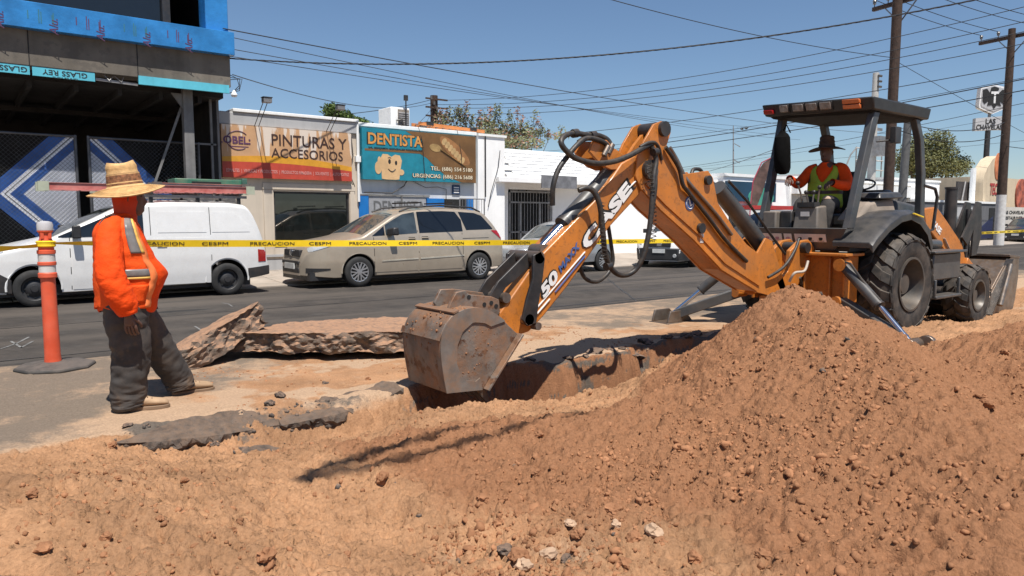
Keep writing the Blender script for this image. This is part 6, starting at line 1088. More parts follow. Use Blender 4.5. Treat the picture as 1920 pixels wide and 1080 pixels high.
# platform panel, floor, console, seat
m = MB(); m.hexa([(8.60, 4.62, 1.06), (8.70, 4.62, 1.06), (8.70, 5.72, 1.06), (8.60, 5.72, 1.06), (8.50, 4.45, 1.335), (8.72, 4.45, 1.335), (8.72, 5.86, 1.335), (8.50, 5.86, 1.335)]); rp = m.build('rear_panel', graymetal, T, bevel=.01)
MB().bx(8.62, 10.5, 4.46, 5.84, 1.05, 1.10).build('floor', blackmetal, T)
for (ya, yb) in ((5.32, 5.74), (5.18, 5.29), (4.72, 5.14)):
    zc = 1.215; xx = lambda z: 8.60-.10*(z-1.06)/.275-.004; MB().hexa([(xx(1.16)-.003, ya, 1.16), (xx(1.16), ya, 1.16), (xx(1.16), yb, 1.16), (xx(1.16)-.003, yb, 1.16), (xx(1.26)-.003, ya, 1.26), (xx(1.26), ya, 1.26), (xx(1.26), yb, 1.26), (xx(1.26)-.003, yb, 1.26)]).build('safety_decal', decal, rp)
    n_ = max(1, int((yb-ya)/.11)); m = MB()
    for k in range(n_): y = ya+(yb-ya)*(k+.5)/n_; m.ball((xx(1.21)-.004, y, 1.205), (.002, .028, .03), 5); m.bx(xx(1.17)-.006, xx(1.17)-.002, y-.045, y+.045, 1.17, 1.176)
    m.build('decal_pictogram', inkblack if yb < 5.2 else M('pink decal ink', (.45, .2, .2), .5), rp)
con = M('brown gray console', (.13, .115, .10), .55, var=.15, dust=.4, dustc=(.25, .19, .14), upd=.4)
m = MB(); m.hexa([(8.70, 4.93, 1.1), (9.0, 4.93, 1.1), (9.0, 5.32, 1.1), (8.70, 5.32, 1.1), (8.76, 4.97, 1.60), (8.98, 4.97, 1.62), (8.98, 5.27, 1.62), (8.76, 5.27, 1.60)]); cn = m.build('control_console', con, T, bevel=.02)
MB().bx(8.735, 8.745, 5.07, 5.19, 1.48, 1.54).build('console_label', decal, cn); m = MB(); m.bx(8.70, 8.9, 5.52, 5.72, 1.1, 1.55); m.build('side_console', con, T, bevel=.02); m = MB(); m.bx(8.78, 9.2, 5.34, 5.52, 1.1, 1.55); m.build('toe_box', blackmetal, T, bevel=.02)
MB().bx(8.73, 8.86, 5.0, 5.24, 1.6, 1.66).build('lever_boot', blackmetal, cn)
for (y, x, dx, dy, h) in ((5.22, 8.84, -.06, .05, .28), (5.02, 8.84, .0, -.02, .22), (5.13, 8.82, -.02, .03, .16), (5.08, 8.82, .03, .0, .16)):
    MB().tube([(x, y, 1.62), (x+dx*.5, y+dy*.5, 1.62+h*.6), (x+dx, y+dy, 1.62+h)], .012, 8).build('control_lever', steel, cn); MB().ball((x+dx, y+dy, 1.63+h), .028, 8).build('lever_knob', blackmetal, cn)
m = MB(); m.bx(9.30, 9.86, 5.06, 5.58, 1.34, 1.52); m.hexa([(9.78, 5.06, 1.50), (9.90, 5.06, 1.50), (9.90, 5.58, 1.50), (9.78, 5.58, 1.50), (9.92, 5.10, 2.1), (10.02, 5.10, 2.1), (10.02, 5.54, 2.1), (9.92, 5.54, 2.1)]); m.build('seat', blackmetal, T, bevel=.04); MB().bx(9.38, 9.8, 5.15, 5.5, 1.1, 1.34).build('seat_pedestal', blackmetal, T)
m = MB(); m.bx(10.25, 10.5, 4.85, 5.45, 1.1, 1.85); m.build('dashboard', blackmetal, T, bevel=.03); m = MB(); m.tube([(10.2+.19*math.cos(a)*.5, 5.15+.19*math.sin(a), 1.92+.19*math.cos(a)*.4) for a in np.linspace(0, 2*math.pi, 25)], .014, 6); m.cyl((10.2, 5.15, 1.92), (10.32, 5.15, 1.75), .02); m.build('steering_wheel', blackmetal, T)
# canopy on its posts
cz0, tilt = 2.77, .05
def cz(y): return cz0+tilt*(y-4.4)
c8 = [(8.98, 4.42, cz(4.42)), (10.50, 4.42, cz(4.42)), (10.50, 5.92, cz(5.92)), (8.98, 5.92, cz(5.92))]; ct = [(8.92, 4.40, cz(4.4)+.155), (10.52, 4.40, cz(4.4)+.15), (10.52, 5.94, cz(5.94)+.15), (8.92, 5.94, cz(5.94)+.155)]
can = MB().hexa(c8+ct).build('canopy', M('black canopy plastic', (.022, .024, .026), .45, var=.2, vs=4, dust=.2, dustc=(.1, .085, .07)), T, bevel=.02)
m = MB(); m.hexa([(9.06, 4.5, cz(4.5)-.03), (10.42, 4.5, cz(4.5)-.03), (10.42, 5.84, cz(5.84)-.03), (9.06, 5.84, cz(5.84)-.03), (9.03, 4.47, cz(4.47)-.002), (10.45, 4.47, cz(4.47)-.002), (10.45, 5.87, cz(5.87)-.002), (9.03, 5.87, cz(5.87)-.002)]); m.build('canopy_lining', M('matt black lining', (.006, .006, .006), .9), can)
def onrear(y0, y1, f0, f1, mt, nm, out=.03):
    m = MB(); P = []
    for o in (0, out):
        for (y, f) in ((y0, f0), (y1, f0), (y1, f1), (y0, f1)): P.append((8.98-.06*f-.004-o, y, cz(y)+.155*f))
    m.hexa([P[4], P[0], P[1], P[5], P[7], P[3], P[2], P[6]]); return m.build(nm, mt, can, bevel=.008, fixn=True)
wl_ = M('work lamp lens', (.26, .25, .24), .25, .3, var=.3, vs=15, dust=.4)
for (ya, yb) in ((4.94, 5.09), (5.13, 5.28), (5.32, 5.47), (5.54, 5.66)):
    hs = onrear(ya-.015, yb+.015, .16, .88, blackmetal, 'lamp_housing', .02); onrear(ya, yb, .24, .8, wl_, 'work_lamp', .035)
onrear(4.56, 4.78, .52, .86, amber, 'turn_lamp', .05); onrear(4.56, 4.78, .14, .46, redlamp if False else amber, 'tail_lamp', .05); onrear(5.76, 5.90, .15, .5, redlamp, 'tail_lamp', .05)
def post(P, wd, dp_, nm='canopy_post'):
    m = MB(); rings = []
    for x, y, z in P: rings.append([(x-wd/2, y-dp_/2, z), (x+wd/2, y-dp_/2, z), (x+wd/2, y+dp_/2, z), (x-wd/2, y+dp_/2, z)])
    m.loft(rings); return m.build(nm, graymetal, T, bevel=.012)
post([(8.60, 4.48, 1.33), (8.80, 4.49, 1.85), (9.08, 4.50, 2.60), (9.15, 4.50, cz(4.5)-.01)], .14, .09); post([(8.78, 5.78, 1.33), (8.93, 5.78, 1.85), (9.14, 5.78, 2.60), (9.2, 5.78, cz(5.78)-.01)], .13, .08)
for y in (4.50, 5.78): post([(10.52, y, 1.05), (10.55, y, 1.5), (10.52, y, 2.05), (10.42, y, 2.50), (10.26, y, cz(y)-.01)], .12, .09)
m = MB(); m.tube([(9.16, 4.46, 2.4), (9.3, 4.36, 2.42), (9.34, 4.34, 2.52)], .012, 6); m.bx(9.27, 9.42, 4.28, 4.35, 2.38, 2.58); m.build('mirror', blackmetal, T, bevel=.02)
m = MB(); m.tube([(10.58, 4.46, 1.25), (10.80, 4.42, 1.3), (10.86, 4.41, 1.75), (10.80, 4.42, 1.86), (10.55, 4.46, 1.9)], .022, 8); m.build('grab_rail', blackmetal, T)
# fender, tank, step
fp = [(8.50, 1.17), (8.62, 1.26), (8.9, 1.42), (9.2, 1.53), (9.5, 1.56), (9.75, 1.50), (9.98, 1.36), (10.12, 1.14)]; fi = [(x+(.0 if x < 9.5 else -.05), z-.06) for x, z in fp]
for (ya, yb, y2) in ((4.12, 4.62, 1), (5.69, 6.19, -1)):
    m = MB(); rings = []
    for (x, z), (xi, zi) in zip(fp, fi): rings.append([(xi, ya, zi-.07), (x, ya, z-.04), (x, ya+.05, z), (x, yb, z+.0), (xi, yb, zi), (xi, ya+.04, zi-.01)])
    m.loft(rings); m.build('fender', plastic_blk, T, bevel=.008, fixn=True)
dustyt = M('dust covered tank', (.22, .18, .145), .8, var=.2, vs=3, dust=.5, dustc=(.33, .26, .2)); m = MB(); m.hexa([(8.95, 4.55, 1.42), (9.9, 4.50, 1.5), (9.9, 4.85, 1.5), (8.95, 4.85, 1.42), (9.3, 4.58, 1.66), (9.86, 4.54, 1.72), (9.86, 4.85, 1.72), (9.3, 4.85, 1.66)]); m.build('side_tank', dustyt, T, bevel=.04); m = MB(); m.hexa([(9.42, 4.50, 1.70), (10.0, 4.46, 1.72), (10.0, 4.85, 1.74), (9.42, 4.85, 1.72), (9.48, 4.54, 1.78), (9.94, 4.50, 1.80), (9.94, 4.82, 1.81), (9.48, 4.82, 1.79)]); m.build('tank_lid', plastic_blk, T, bevel=.02)
MB().beam((9.45, 4.10, 1.515), (9.72, 4.10, 1.47), .02, .015).build('yellow_mark', tapem, T)
m = MB(); m.bx(10.35, 11.22, 4.2, 4.7, .62, .98); m.build('battery_box', graymetal, T, bevel=.02); m = MB(); m.bx(10.3, 11.1, 4.12, 4.5, .38, .42); m.bx(10.3, 10.34, 4.14, 4.18, .4, .64); m.bx(11.06, 11.1, 4.14, 4.18, .4, .64); m.build('step', graymetal, T, bevel=.01); MB().bx(10.25, 11.28, 4.14, 4.72, .985, 1.02).build('box_lid', graymetal, T, bevel=.01); MB().cyl((10.25, 4.55, 1.12), (11.3, 4.55, 1.08), .07).build('lift_cylinder', graymetal, T)
# bonnet, exhaust, loader frame and arms
m = MB(); m.hexa([(10.55, 4.78, .92), (13.0, 4.86, .92), (13.0, 5.44, .92), (10.55, 5.52, .92), (10.55, 4.82, 1.72), (12.95, 4.92, 1.50), (12.95, 5.38, 1.50), (10.55, 5.48, 1.72)]); m.build('bonnet', graymetal, T, bevel=.05); MB().bx(12.98, 13.05, 4.9, 5.4, .95, 1.4).build('radiator_grille', blackmetal, T)
ex = up_(1785, 390, 4.72); MB().tube([(ex.x, 4.74, 1.15), (ex.x, 4.74, 1.93)], .085, 18).build('exhaust_stack', blackmetal, T); MB().lathe([(.086, 0), (.095, .0), (.095, .03), (.07, .03)], (ex.x, 4.74, 1.9), n=18).build('exhaust_rim', blackmetal, T)
for (y, sg) in ((4.62, -1), (5.68, 1)):
    P = xz([(1733, 395), (1752, 388), (1770, 412), (1798, 458), (1803, 478), (1806, 495), (1790, 497), (1778, 486), (1744, 440), (1733, 425)], 4.6) if False else xz([(1728, 392), (1752, 388), (1772, 416), (1799, 456), (1804, 476), (1806, 500), (1784, 500), (1776, 482), (1742, 436), (1726, 420)], 4.6)
    la_ = MB().prism(P, y-.055, y+.055).build('loader_arm', orange, T, bevel=.012, fixn=True); p0 = P[4]; m = MB(); m.beam((p0[0]-.05, y, p0[1]-.1), (13.0, y, .42), .11, .24, up=(0, 1, 0)); m.build('loader_arm_lower', orange, la_, bevel=.012)
    if sg < 0:
        a = at(1747, 404, 4.56); c = at(1783, 452, 4.56); d = Vector((c.x-a.x, 0, c.z-a.z)); text('CASE', whitem, la_, (a.x+.02, 4.562, a.z-.13), d, Vector((-d.z, 0, d.x)), width=.34, height=.105, bold=.03, shear=.15, align=0.0)
        a2 = at(1772, 440, 4.56); m = MB(); m.beam((a2.x-.05, 4.56, a2.z-.05), (a2.x+.22, 4.56, a2.z-.28), .004, .05, up=(0, 1, 0)); m.build('arm_stripe', decal, la_)
    lk = MB(); P = xz([(1802, 445), (1815, 418), (1830, 378), (1838, 380), (1838, 440), (1828, 478), (1819, 480), (1823, 430), (1812, 460)], 4.55); lk.prism(P, y-.09, y-.06); lk.prism(P, y+.06, y+.09); lk.build('bellcrank_link', blackmetal, T, fixn=True); m = MB(); a = at(1826, 392, 4.55); c = at(1822, 500, 4.5); m.cyl((a.x, y, a.z), (c.x+.1, y, c.z), .04); m.build('tilt_cylinder', graymetal, T)
# loader bucket
by0, by1 = 4.3, 6.15
sp_ = xz([(1897, 480), (1911, 484), (1909, 520), (1903, 562), (1894, 600), (1872, 605), (1852, 594), (1845, 578), (1862, 545), (1880, 510)], by0)
ldr = MB().prism([(x*.985+.19, z*.985+.005) for x, z in sp_], by0+.03, by1-.03).build('loader_bucket', steel, T, bevel=.008, fixn=True)
for y in (by0, by1-.03): MB().prism(sp_, y, y+.03).build('side_plate', steel, ldr, bevel=.004, fixn=True)
(tx0, tz0), (tx1, tz1) = sp_[0], sp_[1]; MB().hexa([(tx0-.10, by0-.01, tz0-.01), (tx1+.02, by0-.01, tz1+.0), (tx1+.02, by1+.01, tz1+.0), (tx0-.10, by1+.01, tz0-.01), (tx0-.10, by0-.01, tz0+.03), (tx1+.02, by0-.01, tz1+.04), (tx1+.02, by1+.01, tz1+.04), (tx0-.10, by1+.01, tz0+.03)]).build('top_lip', steel, ldr, bevel=.005)
for y in (4.5, 4.75, 5.75, 5.98): MB().prism(xz([(1846, 580), (1836, 566), (1838, 535), (1858, 500), (1880, 505), (1862, 545)], by0), y-.015, y+.015).build('bracket_plate', blackmetal, ldr, fixn=True)
q0 = at(1868, 572, by0); q1 = at(1888, 496, by0); MB().cyl((q0.x, by0-.05, q0.z), (q1.x, by0-.05, q1.z), .045).build('bucket_side_cylinder', steel, ldr)
m = MB(); q0 = at(1852, 590, by0); q1 = at(1892, 486, by0); m.beam((q0.x, by0-.012, q0.z), (q1.x, by0-.012, q1.z), .02, .10, up=(0, 1, 0)); m.build('edge_stiffener', blackmetal, ldr)
for y in (4.33, 6.0): m = MB(); m.cyl((12.36, y, .15), (12.50, y, .5), .04); m.cyl((12.28, y, .3), (12.40, y, .22), .05); m.build('bucket_cylinder', graymetal, T)
MB().cyl((12.3, 4.3, .35), (12.3, 6.1, .35), .06).build('cross_tube', blackmetal, T)
# ---- swing tower
YB = 5.05
sw_px = [(1478, 470), (1496, 452), (1512, 449), (1520, 458), (1527, 474), (1516, 498), (1500, 520), (1486, 548), (1462, 552), (1452, 530), (1474, 508)]
for y in (4.93, 5.17): MB().prism(xz(sw_px, 4.93), y-.03, y+.03).build('swing_tower_plate', orange, T, bevel=.01, fixn=True)
p = xz([(1500, 464)], 4.93)[0]; MB().cyl((p[0], 4.82, p[1]), (p[0], 5.28, p[1]), .065).build('tower_pin', blackmetal, T); m = MB(); m.cyl((8.38, 5.15, .40), (8.38, 5.15, 1.02), .11, n=20); m.bx(8.15, 8.5, 4.98, 5.3, .5, .6); m.build('kingpost', orange, T)
p = xz([(1545, 444)], 4.9)[0]; m = MB(); 
for y in (4.86, 5.24): m.prism(xz([(1536, 480), (1534, 452), (1545, 444), (1558, 450), (1566, 478)], 4.9), y-.025, y+.025)
m.build('mast_lug', orange, T, fixn=True)
# ---- boom: two webs with top and bottom plates
BH = .15
boom_px = [(1226, 233), (1240, 227), (1253, 231), (1258, 248), (1250, 274), (1264, 300), (1281, 327), (1328, 320), (1337, 333), (1346, 380), (1376, 428), (1400, 458), (1420, 474), (1436, 446), (1448, 452), (1462, 500), (1474, 540), (1450, 556), (1418, 548), (1352, 508), (1300, 452), (1238, 396), (1203, 358), (1192, 330), (1196, 292), (1208, 264)]
bx_ = xz(boom_px, YB-BH)
Bm = MB().prism(bx_, YB-BH, YB-BH+.025).build('boom', orange, T, bevel=.004, fixn=True)
MB().prism(bx_, YB+BH-.025, YB+BH).build('boom_web', orange, Bm, bevel=.004, fixn=True)
def strip(pts, y0, y1, th, nm, mt, par, inset=0):
    P = xz(pts, YB-BH); m = MB()
    for (a, c) in zip(P[:-1], P[1:]):
        d = Vector((c[0]-a[0], 0, c[1]-a[1])).normalized(); n = Vector((-d.z, 0, d.x))*th; A = Vector((a[0], 0, a[1])); C_ = Vector((c[0], 0, c[1])); Y0 = Vector((0, y0, 0)); Y1 = Vector((0, y1, 0)); m.hexa([A+Y0, C_+Y0, C_+Y1, A+Y1, A+Y0+n, C_+Y0+n, C_+Y1+n, A+Y1+n])
    return m.build(nm, mt, par, fixn=True)
strip([(1203, 356), (1238, 394), (1300, 450), (1352, 506), (1418, 546)], YB-BH-.012, YB+BH+.012, .02, 'bottom_plate', orange, Bm); strip([(1252, 274), (1266, 301), (1283, 330), (1337, 372), (1376, 432), (1402, 462)], YB-BH+.03, YB+BH-.03, -.02, 'top_plate', orange, Bm)
strip([(1210, 346), (1246, 384), (1308, 440), (1358, 494), (1422, 536)], YB-BH-.014, YB-BH+.002, .022, 'edge_rib', orange, Bm)
for (u, v, r, mt) in ((1243, 242, .075, blackmetal), (1325, 338, .05, blackmetal), (1312, 428, .055, blackmetal), (1215, 318, .09, blackmetal)): p = at(u, v, YB-BH); MB().cyl((p.x, YB-BH-.04, p.z), (p.x, YB+BH+.04, p.z), r, n=18).build('pivot_pin', mt, Bm)
p = at(1293, 381, YB-BH); MB().cyl((p.x, YB-BH-.006, p.z), (p.x, YB-BH+.01, p.z), .075, n=28).build('round_emblem', bluedec, Bm); m = MB(); m.tube([(p.x-.03+.06*k/8, YB-BH-.008, p.z+.035-.07*k/8+.02*math.sin(k)) for k in range(9)], .008, 5); m.tube([(p.x+.058*math.cos(a), YB-BH-.008, p.z+.058*math.sin(a)) for a in np.linspace(0, 6.28, 24)], .004, 4); m.build('emblem_mark', whitem, Bm)
m = MB(); m.bx(at(1316, 440, YB-BH).x-.03, at(1316, 440, YB-BH).x+.03, YB-BH-.004, YB-BH, at(1316, 450, YB-BH).z-.03, at(1316, 440, YB-BH).z+.01); m.build('small_decal', decal, Bm)
# boom cylinder
a = at(1345, 352, YB); c = at(1452, 492, YB); dd = c-a; MB().cyl((a.x, YB, a.z), (a.x+dd.x*.88, YB, a.z+dd.z*.88), .095, n=22).build('boom_cylinder', graymetal, T); MB().cyl((a.x+dd.x*.86, YB, a.z+dd.z*.86), (c.x, YB, c.z), .05).build('cylinder_rod', chrome, T)
for dy in (-.08, .08): m = MB(); m.tube([(a.x+.05, YB+dy*1.4, a.z+.07), (a.x+dd.x*.3+.1, YB+dy, a.z+dd.z*.3+.12), (a.x+dd.x*.7+.1, YB+dy, a.z+dd.z*.7+.1), (c.x+.1, YB+dy, c.z+.1)], .016, 6); m.build('hose', hosem, T)
# ---- dipper
DH = .125
dip_px = [(1166, 306), (1190, 292), (1206, 300), (1214, 322), (1206, 350), (1198, 366), (1141, 428), (1064, 537), (1020, 592), (992, 622), (968, 630), (938, 608), (936, 588), (960, 556), (985, 520), (1000, 498), (1018, 476), (1114, 378), (1142, 342)]
dx_ = xz(dip_px, YB-DH); Dp = MB().prism(dx_, YB-DH, YB+DH).build('dipper', orange, T, bevel=.012, fixn=True)
for (u, v, r) in ((1213, 322, .085), (1002, 482, .055), (983, 598, .05), (1000, 610, .035)): p = at(u, v, YB-DH); MB().cyl((p.x, YB-DH-.075, p.z), (p.x, YB+DH+.075, p.z), r, n=18).build('pivot_pin', steel, Dp)
def ondip(t, u0, v0, u1, v1, h, mt, bold, lift, shear=0.0, nm='lettering', wsc=1.0):
    a = at(u0, v0, YB-DH); c = at(u1, v1, YB-DH); d = Vector((c.x-a.x, 0, c.z-a.z)); L_ = d.length; n = Vector((-d.z, 0, d.x)).normalized(); o = Vector((a.x, YB-DH-lift, a.z)); return text(t, mt, Dp, o, d, n, width=L_*wsc, height=h, bold=bold, thick=.003, shear=shear, align=0.0, name=nm)
ondip('CASE', 1098, 473, 1187, 356, .148, inkblack, .09, .004, .0, 'lettering_outline', 1.02); ondip('CASE', 1100, 471, 1185, 358, .135, whitem, .055, .008)
ondip('50', 1017, 562, 1050, 517, .115, inkblack, .10, .004, .2, 'lettering_outline'); ondip('50', 1019, 560, 1049, 519, .105, whitem, .04, .008, .2)
ondip('MAXX', 1051, 512, 1088, 462, .065, bluedec, .04, .006, .2, 'decal_script')
def dstripe(u0, v0, u1, v1, w_, mt): a = at(u0, v0, YB-DH); c = at(u1, v1, YB-DH); m = MB(); m.beam((a.x, YB-DH-.003, a.z), (c.x, YB-DH-.003, c.z), .006, w_, up=(0, 1, 0)); return m.build('decal_stripe', mt, Dp)
dstripe(1005, 578, 1096, 472, .02, whitem); dstripe(1040, 548, 1096, 480, .02, bluedec); dstripe(1006, 588, 1030, 560, .025, whitem); dstripe(1178, 352, 1190, 340, .03, whitem); dstripe(1183, 358, 1192, 349, .012, inkblack)
# head bracket, dipper cylinder and the bucket cylinder on its back
hb = xz([(1108, 284), (1116, 262), (1140, 262), (1152, 276), (1172, 290), (1186, 296), (1172, 318), (1148, 318), (1130, 310)], YB-DH)
for y in (YB-.11, YB+.08): MB().prism(hb, y, y+.03).build('head_bracket', orange, Dp, bevel=.006, fixn=True)
bk2 = xz([(1196, 300), (1216, 268), (1244, 232), (1252, 236), (1232, 276), (1212, 312)], YB-DH)
MB().prism(bk2, YB+.05, YB+.09).build('head_gusset', orange, Bm, fixn=True)
a = at(1152, 316, YB-.0); c = at(1018, 462, YB-.0); dd = c-a; ay = YB
def alongc(t, off=0, y=0): n = Vector((-dd.z, 0, dd.x)).normalized(); return Vector((a.x, ay+y, a.z))+Vector((dd.x, 0, dd.z))*t-n*off
MB().cyl(alongc(0), alongc(.72), .078, n=22).build('bucket_cylinder', graymetal, T); MB().cyl(alongc(.70), alongc(.74), .086, n=22).build('cylinder_gland', blackmetal, T); MB().cyl(alongc(.73), alongc(1.05), .04, n=18).build('cylinder_rod', chrome, T); MB().cyl(alongc(1.05)-Vector((0, .09, 0)), alongc(1.05)+Vector((0, .09, 0)), .06).build('rod_eye', steel, T)
m = MB(); m.cyl(alongc(.1, -.10, -.05), alongc(.62, -.10, -.05), .016); m.cyl(alongc(.3, -.10, .05), alongc(.75, -.10, .05), .016); m.build('cylinder_pipe', steel, T)
fit = MB()
for (t, y) in ((.36, -.07), (.42, .03), (.30, .05)): fit.cyl(alongc(t, -.11, y), alongc(t+.16, -.11, y), .032); fit.cyl(alongc(t+.10, -.11, y), alongc(t+.14, -.11, y), .042, n=6)
fit.build('hose_fitting', steel, T)
# links to the bucket
for (P, nm, off) in (([(990, 478), (1004, 470), (1012, 484), (1008, 520), (1000, 570), (996, 604), (980, 610), (970, 598), (978, 560), (990, 520)], 'guide_link', .075),):
    for y in (YB-DH-off, YB+DH+off-.03): MB().prism(xz(P, YB-DH), y, y+.03).build(nm, blackmetal, T, bevel=.006, fixn=True)
m = MB(); a1 = at(1000, 483, YB); 
for dy in (-.10, .08): m.prism(xz([(992, 474), (1008, 488), (986, 512), (952, 540), (936, 566), (922, 556), (938, 528), (966, 500)], YB-DH), YB+dy, YB+dy+.025)
m.build('bucket_link', blackmetal, T, bevel=.005, fixn=True); m = MB(); m.cyl((at(932, 556, YB).x, YB-.14, at(932, 556, YB).z), (at(932, 556, YB).x, YB+.14, at(932, 556, YB).z), .045); m.build('link_pin', steel, T)
# ---- digging bucket
b0, b1 = 4.76, 5.36
side_px = [(838, 738), (829, 690), (825, 640), (835, 610), (851, 590), (874, 579), (895, 576), (918, 581), (942, 596), (957, 612), (972, 626), (938, 682), (907, 731), (876, 734)]
def chaikin(P, keep):
    out = []; n = len(P); new_keep = set()
    for i in range(n):
        a_, b_ = P[i], P[(i+1) % n]
        if i in keep: new_keep.add(len(out)); out.append(a_)
        else: out.append((a_[0]*.75+P[i-1][0]*.25, a_[1]*.75+P[i-1][1]*.25)); out.append((a_[0]*.75+b_[0]*.25, a_[1]*.75+b_[1]*.25))
    return out, new_keep
sp0 = xz(side_px, b0); kp = {0, 9, 10, 12, 13}; sp2, kp = chaikin(xz(side_px, b0), kp); sp2, kp = chaikin(sp2, kp); BK = MB().prism(sp2, b0+.012, b1-.012).build('digging_bucket', bucketm, T, bevel=.008, fixn=True)
cen = (sum(p[0] for p in sp2)/len(sp2), sum(p[1] for p in sp2)/len(sp2))
for y0, y1 in ((b0, b0+.012), (b1-.012, b1)):
    inner = xz([(868, 712), (856, 680), (858, 648), (868, 622), (888, 604), (910, 606), (938, 622), (946, 632), (916, 684), (896, 716)], b0); outer = side_px
    op = sp2; m = MB(); n_ = 40
    # wear plate: a ring of steel proud of the side
    def resamp(P, n):
        L_ = [0]; 
        for i in range(len(P)): q = P[(i+1) % len(P)]; L_.append(L_[-1]+math.hypot(q[0]-P[i][0], q[1]-P[i][1]))
        out = []
        for k in range(n):
            s_ = L_[-1]*k/n; i = max(j for j in range(len(P)) if L_[j] <= s_+1e-9); t = (s_-L_[i])/max(1e-9, L_[i+1]-L_[i]); q = P[(i+1) % len(P)]; out.append((P[i][0]+(q[0]-P[i][0])*t, P[i][1]+(q[1]-P[i][1])*t))
        return out
    A = resamp(op, n_); I = []
    for p in A:
        best = None; d = (p[0]-cen[0], p[1]-cen[1])
        # ray to the inner outline
        for i in range(len(inner)):
            q0, q1 = inner[i], inner[(i+1) % len(inner)]; ex_, ez_ = q1[0]-q0[0], q1[1]-q0[1]; den = d[0]*ez_-d[1]*ex_
            if abs(den) < 1e-9: continue
            t = ((q0[0]-cen[0])*ez_-(q0[1]-cen[1])*ex_)/den; s_ = ((q0[0]-cen[0])*d[1]-(q0[1]-cen[1])*d[0])/den
            if t > 0 and -1e-6 <= s_ <= 1+1e-6: best = t if best is None else min(best, t)
        best = min(best or .6, .97); I.append((cen[0]+d[0]*best, cen[1]+d[1]*best))
    V = [(p[0], y0, p[1]) for p in A]+[(p[0], y0, p[1]) for p in I]+[(p[0], y1, p[1]) for p in A]+[(p[0], y1, p[1]) for p in I]; F = []
    l8, l12 = sp0[8], sp0[12]; i8 = min(range(len(op)), key=lambda i: math.hypot(op[i][0]-l8[0], op[i][1]-l8[1])); i12 = min(range(len(op)), key=lambda i: math.hypot(op[i][0]-l12[0], op[i][1]-l12[1])); Lp = [0]
    for i in range(len(op)): Lp.append(Lp[-1]+math.hypot(op[(i+1) % len(op)][0]-op[i][0], op[(i+1) % len(op)][1]-op[i][1]))
    for k in range(n_):
        j = (k+1) % n_
        if Lp[i8]/Lp[-1] < k/n_ < Lp[i12]/Lp[-1]: continue
        F += [(k, j, n_+j, n_+k), (2*n_+k, 3*n_+k, 3*n_+j, 2*n_+j), (k, 2*n_+k, 2*n_+j, j), (n_+k, n_+j, 3*n_+j, 3*n_+k)]
    m.add(V, F); m.build('side_wear_plate', M('scraped side plate', (.19, .17, .15), .55, .3, var=.25, vs=5, dust=1.0, dustc=(.29, .17, .10), bump=.0015, bs=25) if 'scraped side plate' not in MATS else MATS['scraped side plate'], BK, fixn=True, smooth=30)
for k, (i0, i1) in enumerate(((2, 3), (4, 5))):  # welded bands across the back
    p, q = sp0[i0], sp0[i1]; d = Vector((q[0]-p[0], 0, q[1]-p[1])).normalized(); n = Vector((-d.z, 0, d.x))
    cc = Vector((cen[0], 0, cen[1])); pm = Vector((p[0], 0, p[1])); 
    if n.dot(pm-cc) < 0: n = -n
    m = MB(); A = pm+n*.004; B_ = pm+d*.055+n*.004; m.hexa([A+Vector((0, b0, 0)), B_+Vector((0, b0, 0)), B_+Vector((0, b1, 0)), A+Vector((0, b1, 0)), A+n*.014+Vector((0, b0, 0)), B_+n*.014+Vector((0, b0, 0)), B_+n*.014+Vector((0, b1, 0)), A+n*.014+Vector((0, b1, 0))]); m.build('back_band', bucketm, BK, fixn=True)
e0 = Vector((sp0[10][0], 0, sp0[10][1])); e1 = Vector((sp0[12][0], 0, sp0[12][1])); 
for yy in (b0-.012, b1+.012): m = MB(); m.beam(e0+Vector((.012, yy, 0)), e1+Vector((.012, yy, 0)), .02, .09, up=(0, 1, 0)); m.build('side_cutter', bucketm, BK, bevel=.004)
for k in range(5): y = b0+.06+(b1-b0-.12)*k/4; m = MB(); m.hexa([e1+Vector((-.06, y-.035-0, 0)), e1+Vector((.0, y-.035, .04)), e1+Vector((.0, y+.035, .04)), e1+Vector((-.06, y+.035, 0)), e1+Vector((.08, y-.02, -.14)), e1+Vector((.10, y-.02, -.13)), e1+Vector((.10, y+.02, -.13)), e1+Vector((.08, y+.02, -.14))]); m.build('bucket_tooth', steel, BK, fixn=True)
for y in (YB-.13, YB+.06):
    P = xz([(838, 588), (846, 566), (856, 548), (872, 545), (880, 552), (922, 556), (936, 562), (938, 584), (930, 600), (880, 590), (856, 590)] if y < YB else [(846, 588), (838, 572), (850, 546), (876, 545), (930, 552), (938, 566), (938, 590), (880, 588)], YB-.13); ea = MB().prism(P, y, y+.035).build('bucket_ear', bucketm, BK, bevel=.005, fixn=True)
    for (u, v) in ((879, 557), (921, 568), (908, 571), (930, 574)): p = at(u, v, YB-.13); MB().cyl((p.x, y-.004, p.z), (p.x, y+.039, p.z), .019, n=12).build('ear_hole', gap, ea)
rgk = random.Random(9); P = []; S = []
for k in range(330):
    if k < 210: i = rgk.choice([i for i in range(len(sp2)) if sp2[i][1] > .42]); p = sp2[i]; y = rgk.uniform(b0+.03, b1-.03); P.append((p[0]+rgk.uniform(-.02, .02), y, p[1]-.004))
    elif k < 275: t = rgk.random(); u_ = rgk.uniform(866, 935); v_ = rgk.uniform(605, 715); q = at(u_, v_, b0); P.append((q.x, b0+.012, q.z)) if (u_-866)/70+(v_-605)/110 < 1.25 and (935-u_)/70+(v_-605)/110 > .2 else P.append((sp0[5][0], b0+.02, sp0[5][1]))
    else: t = rgk.random(); P.append((e0.x+(e1.x-e0.x)*t+.012, b0-.012, e0.z+(e1.z-e0.z)*t))
    S.append(rgk.uniform(.004, .018)*(.5+.5*rgk.random())*(.6 if k > 210 else 1))
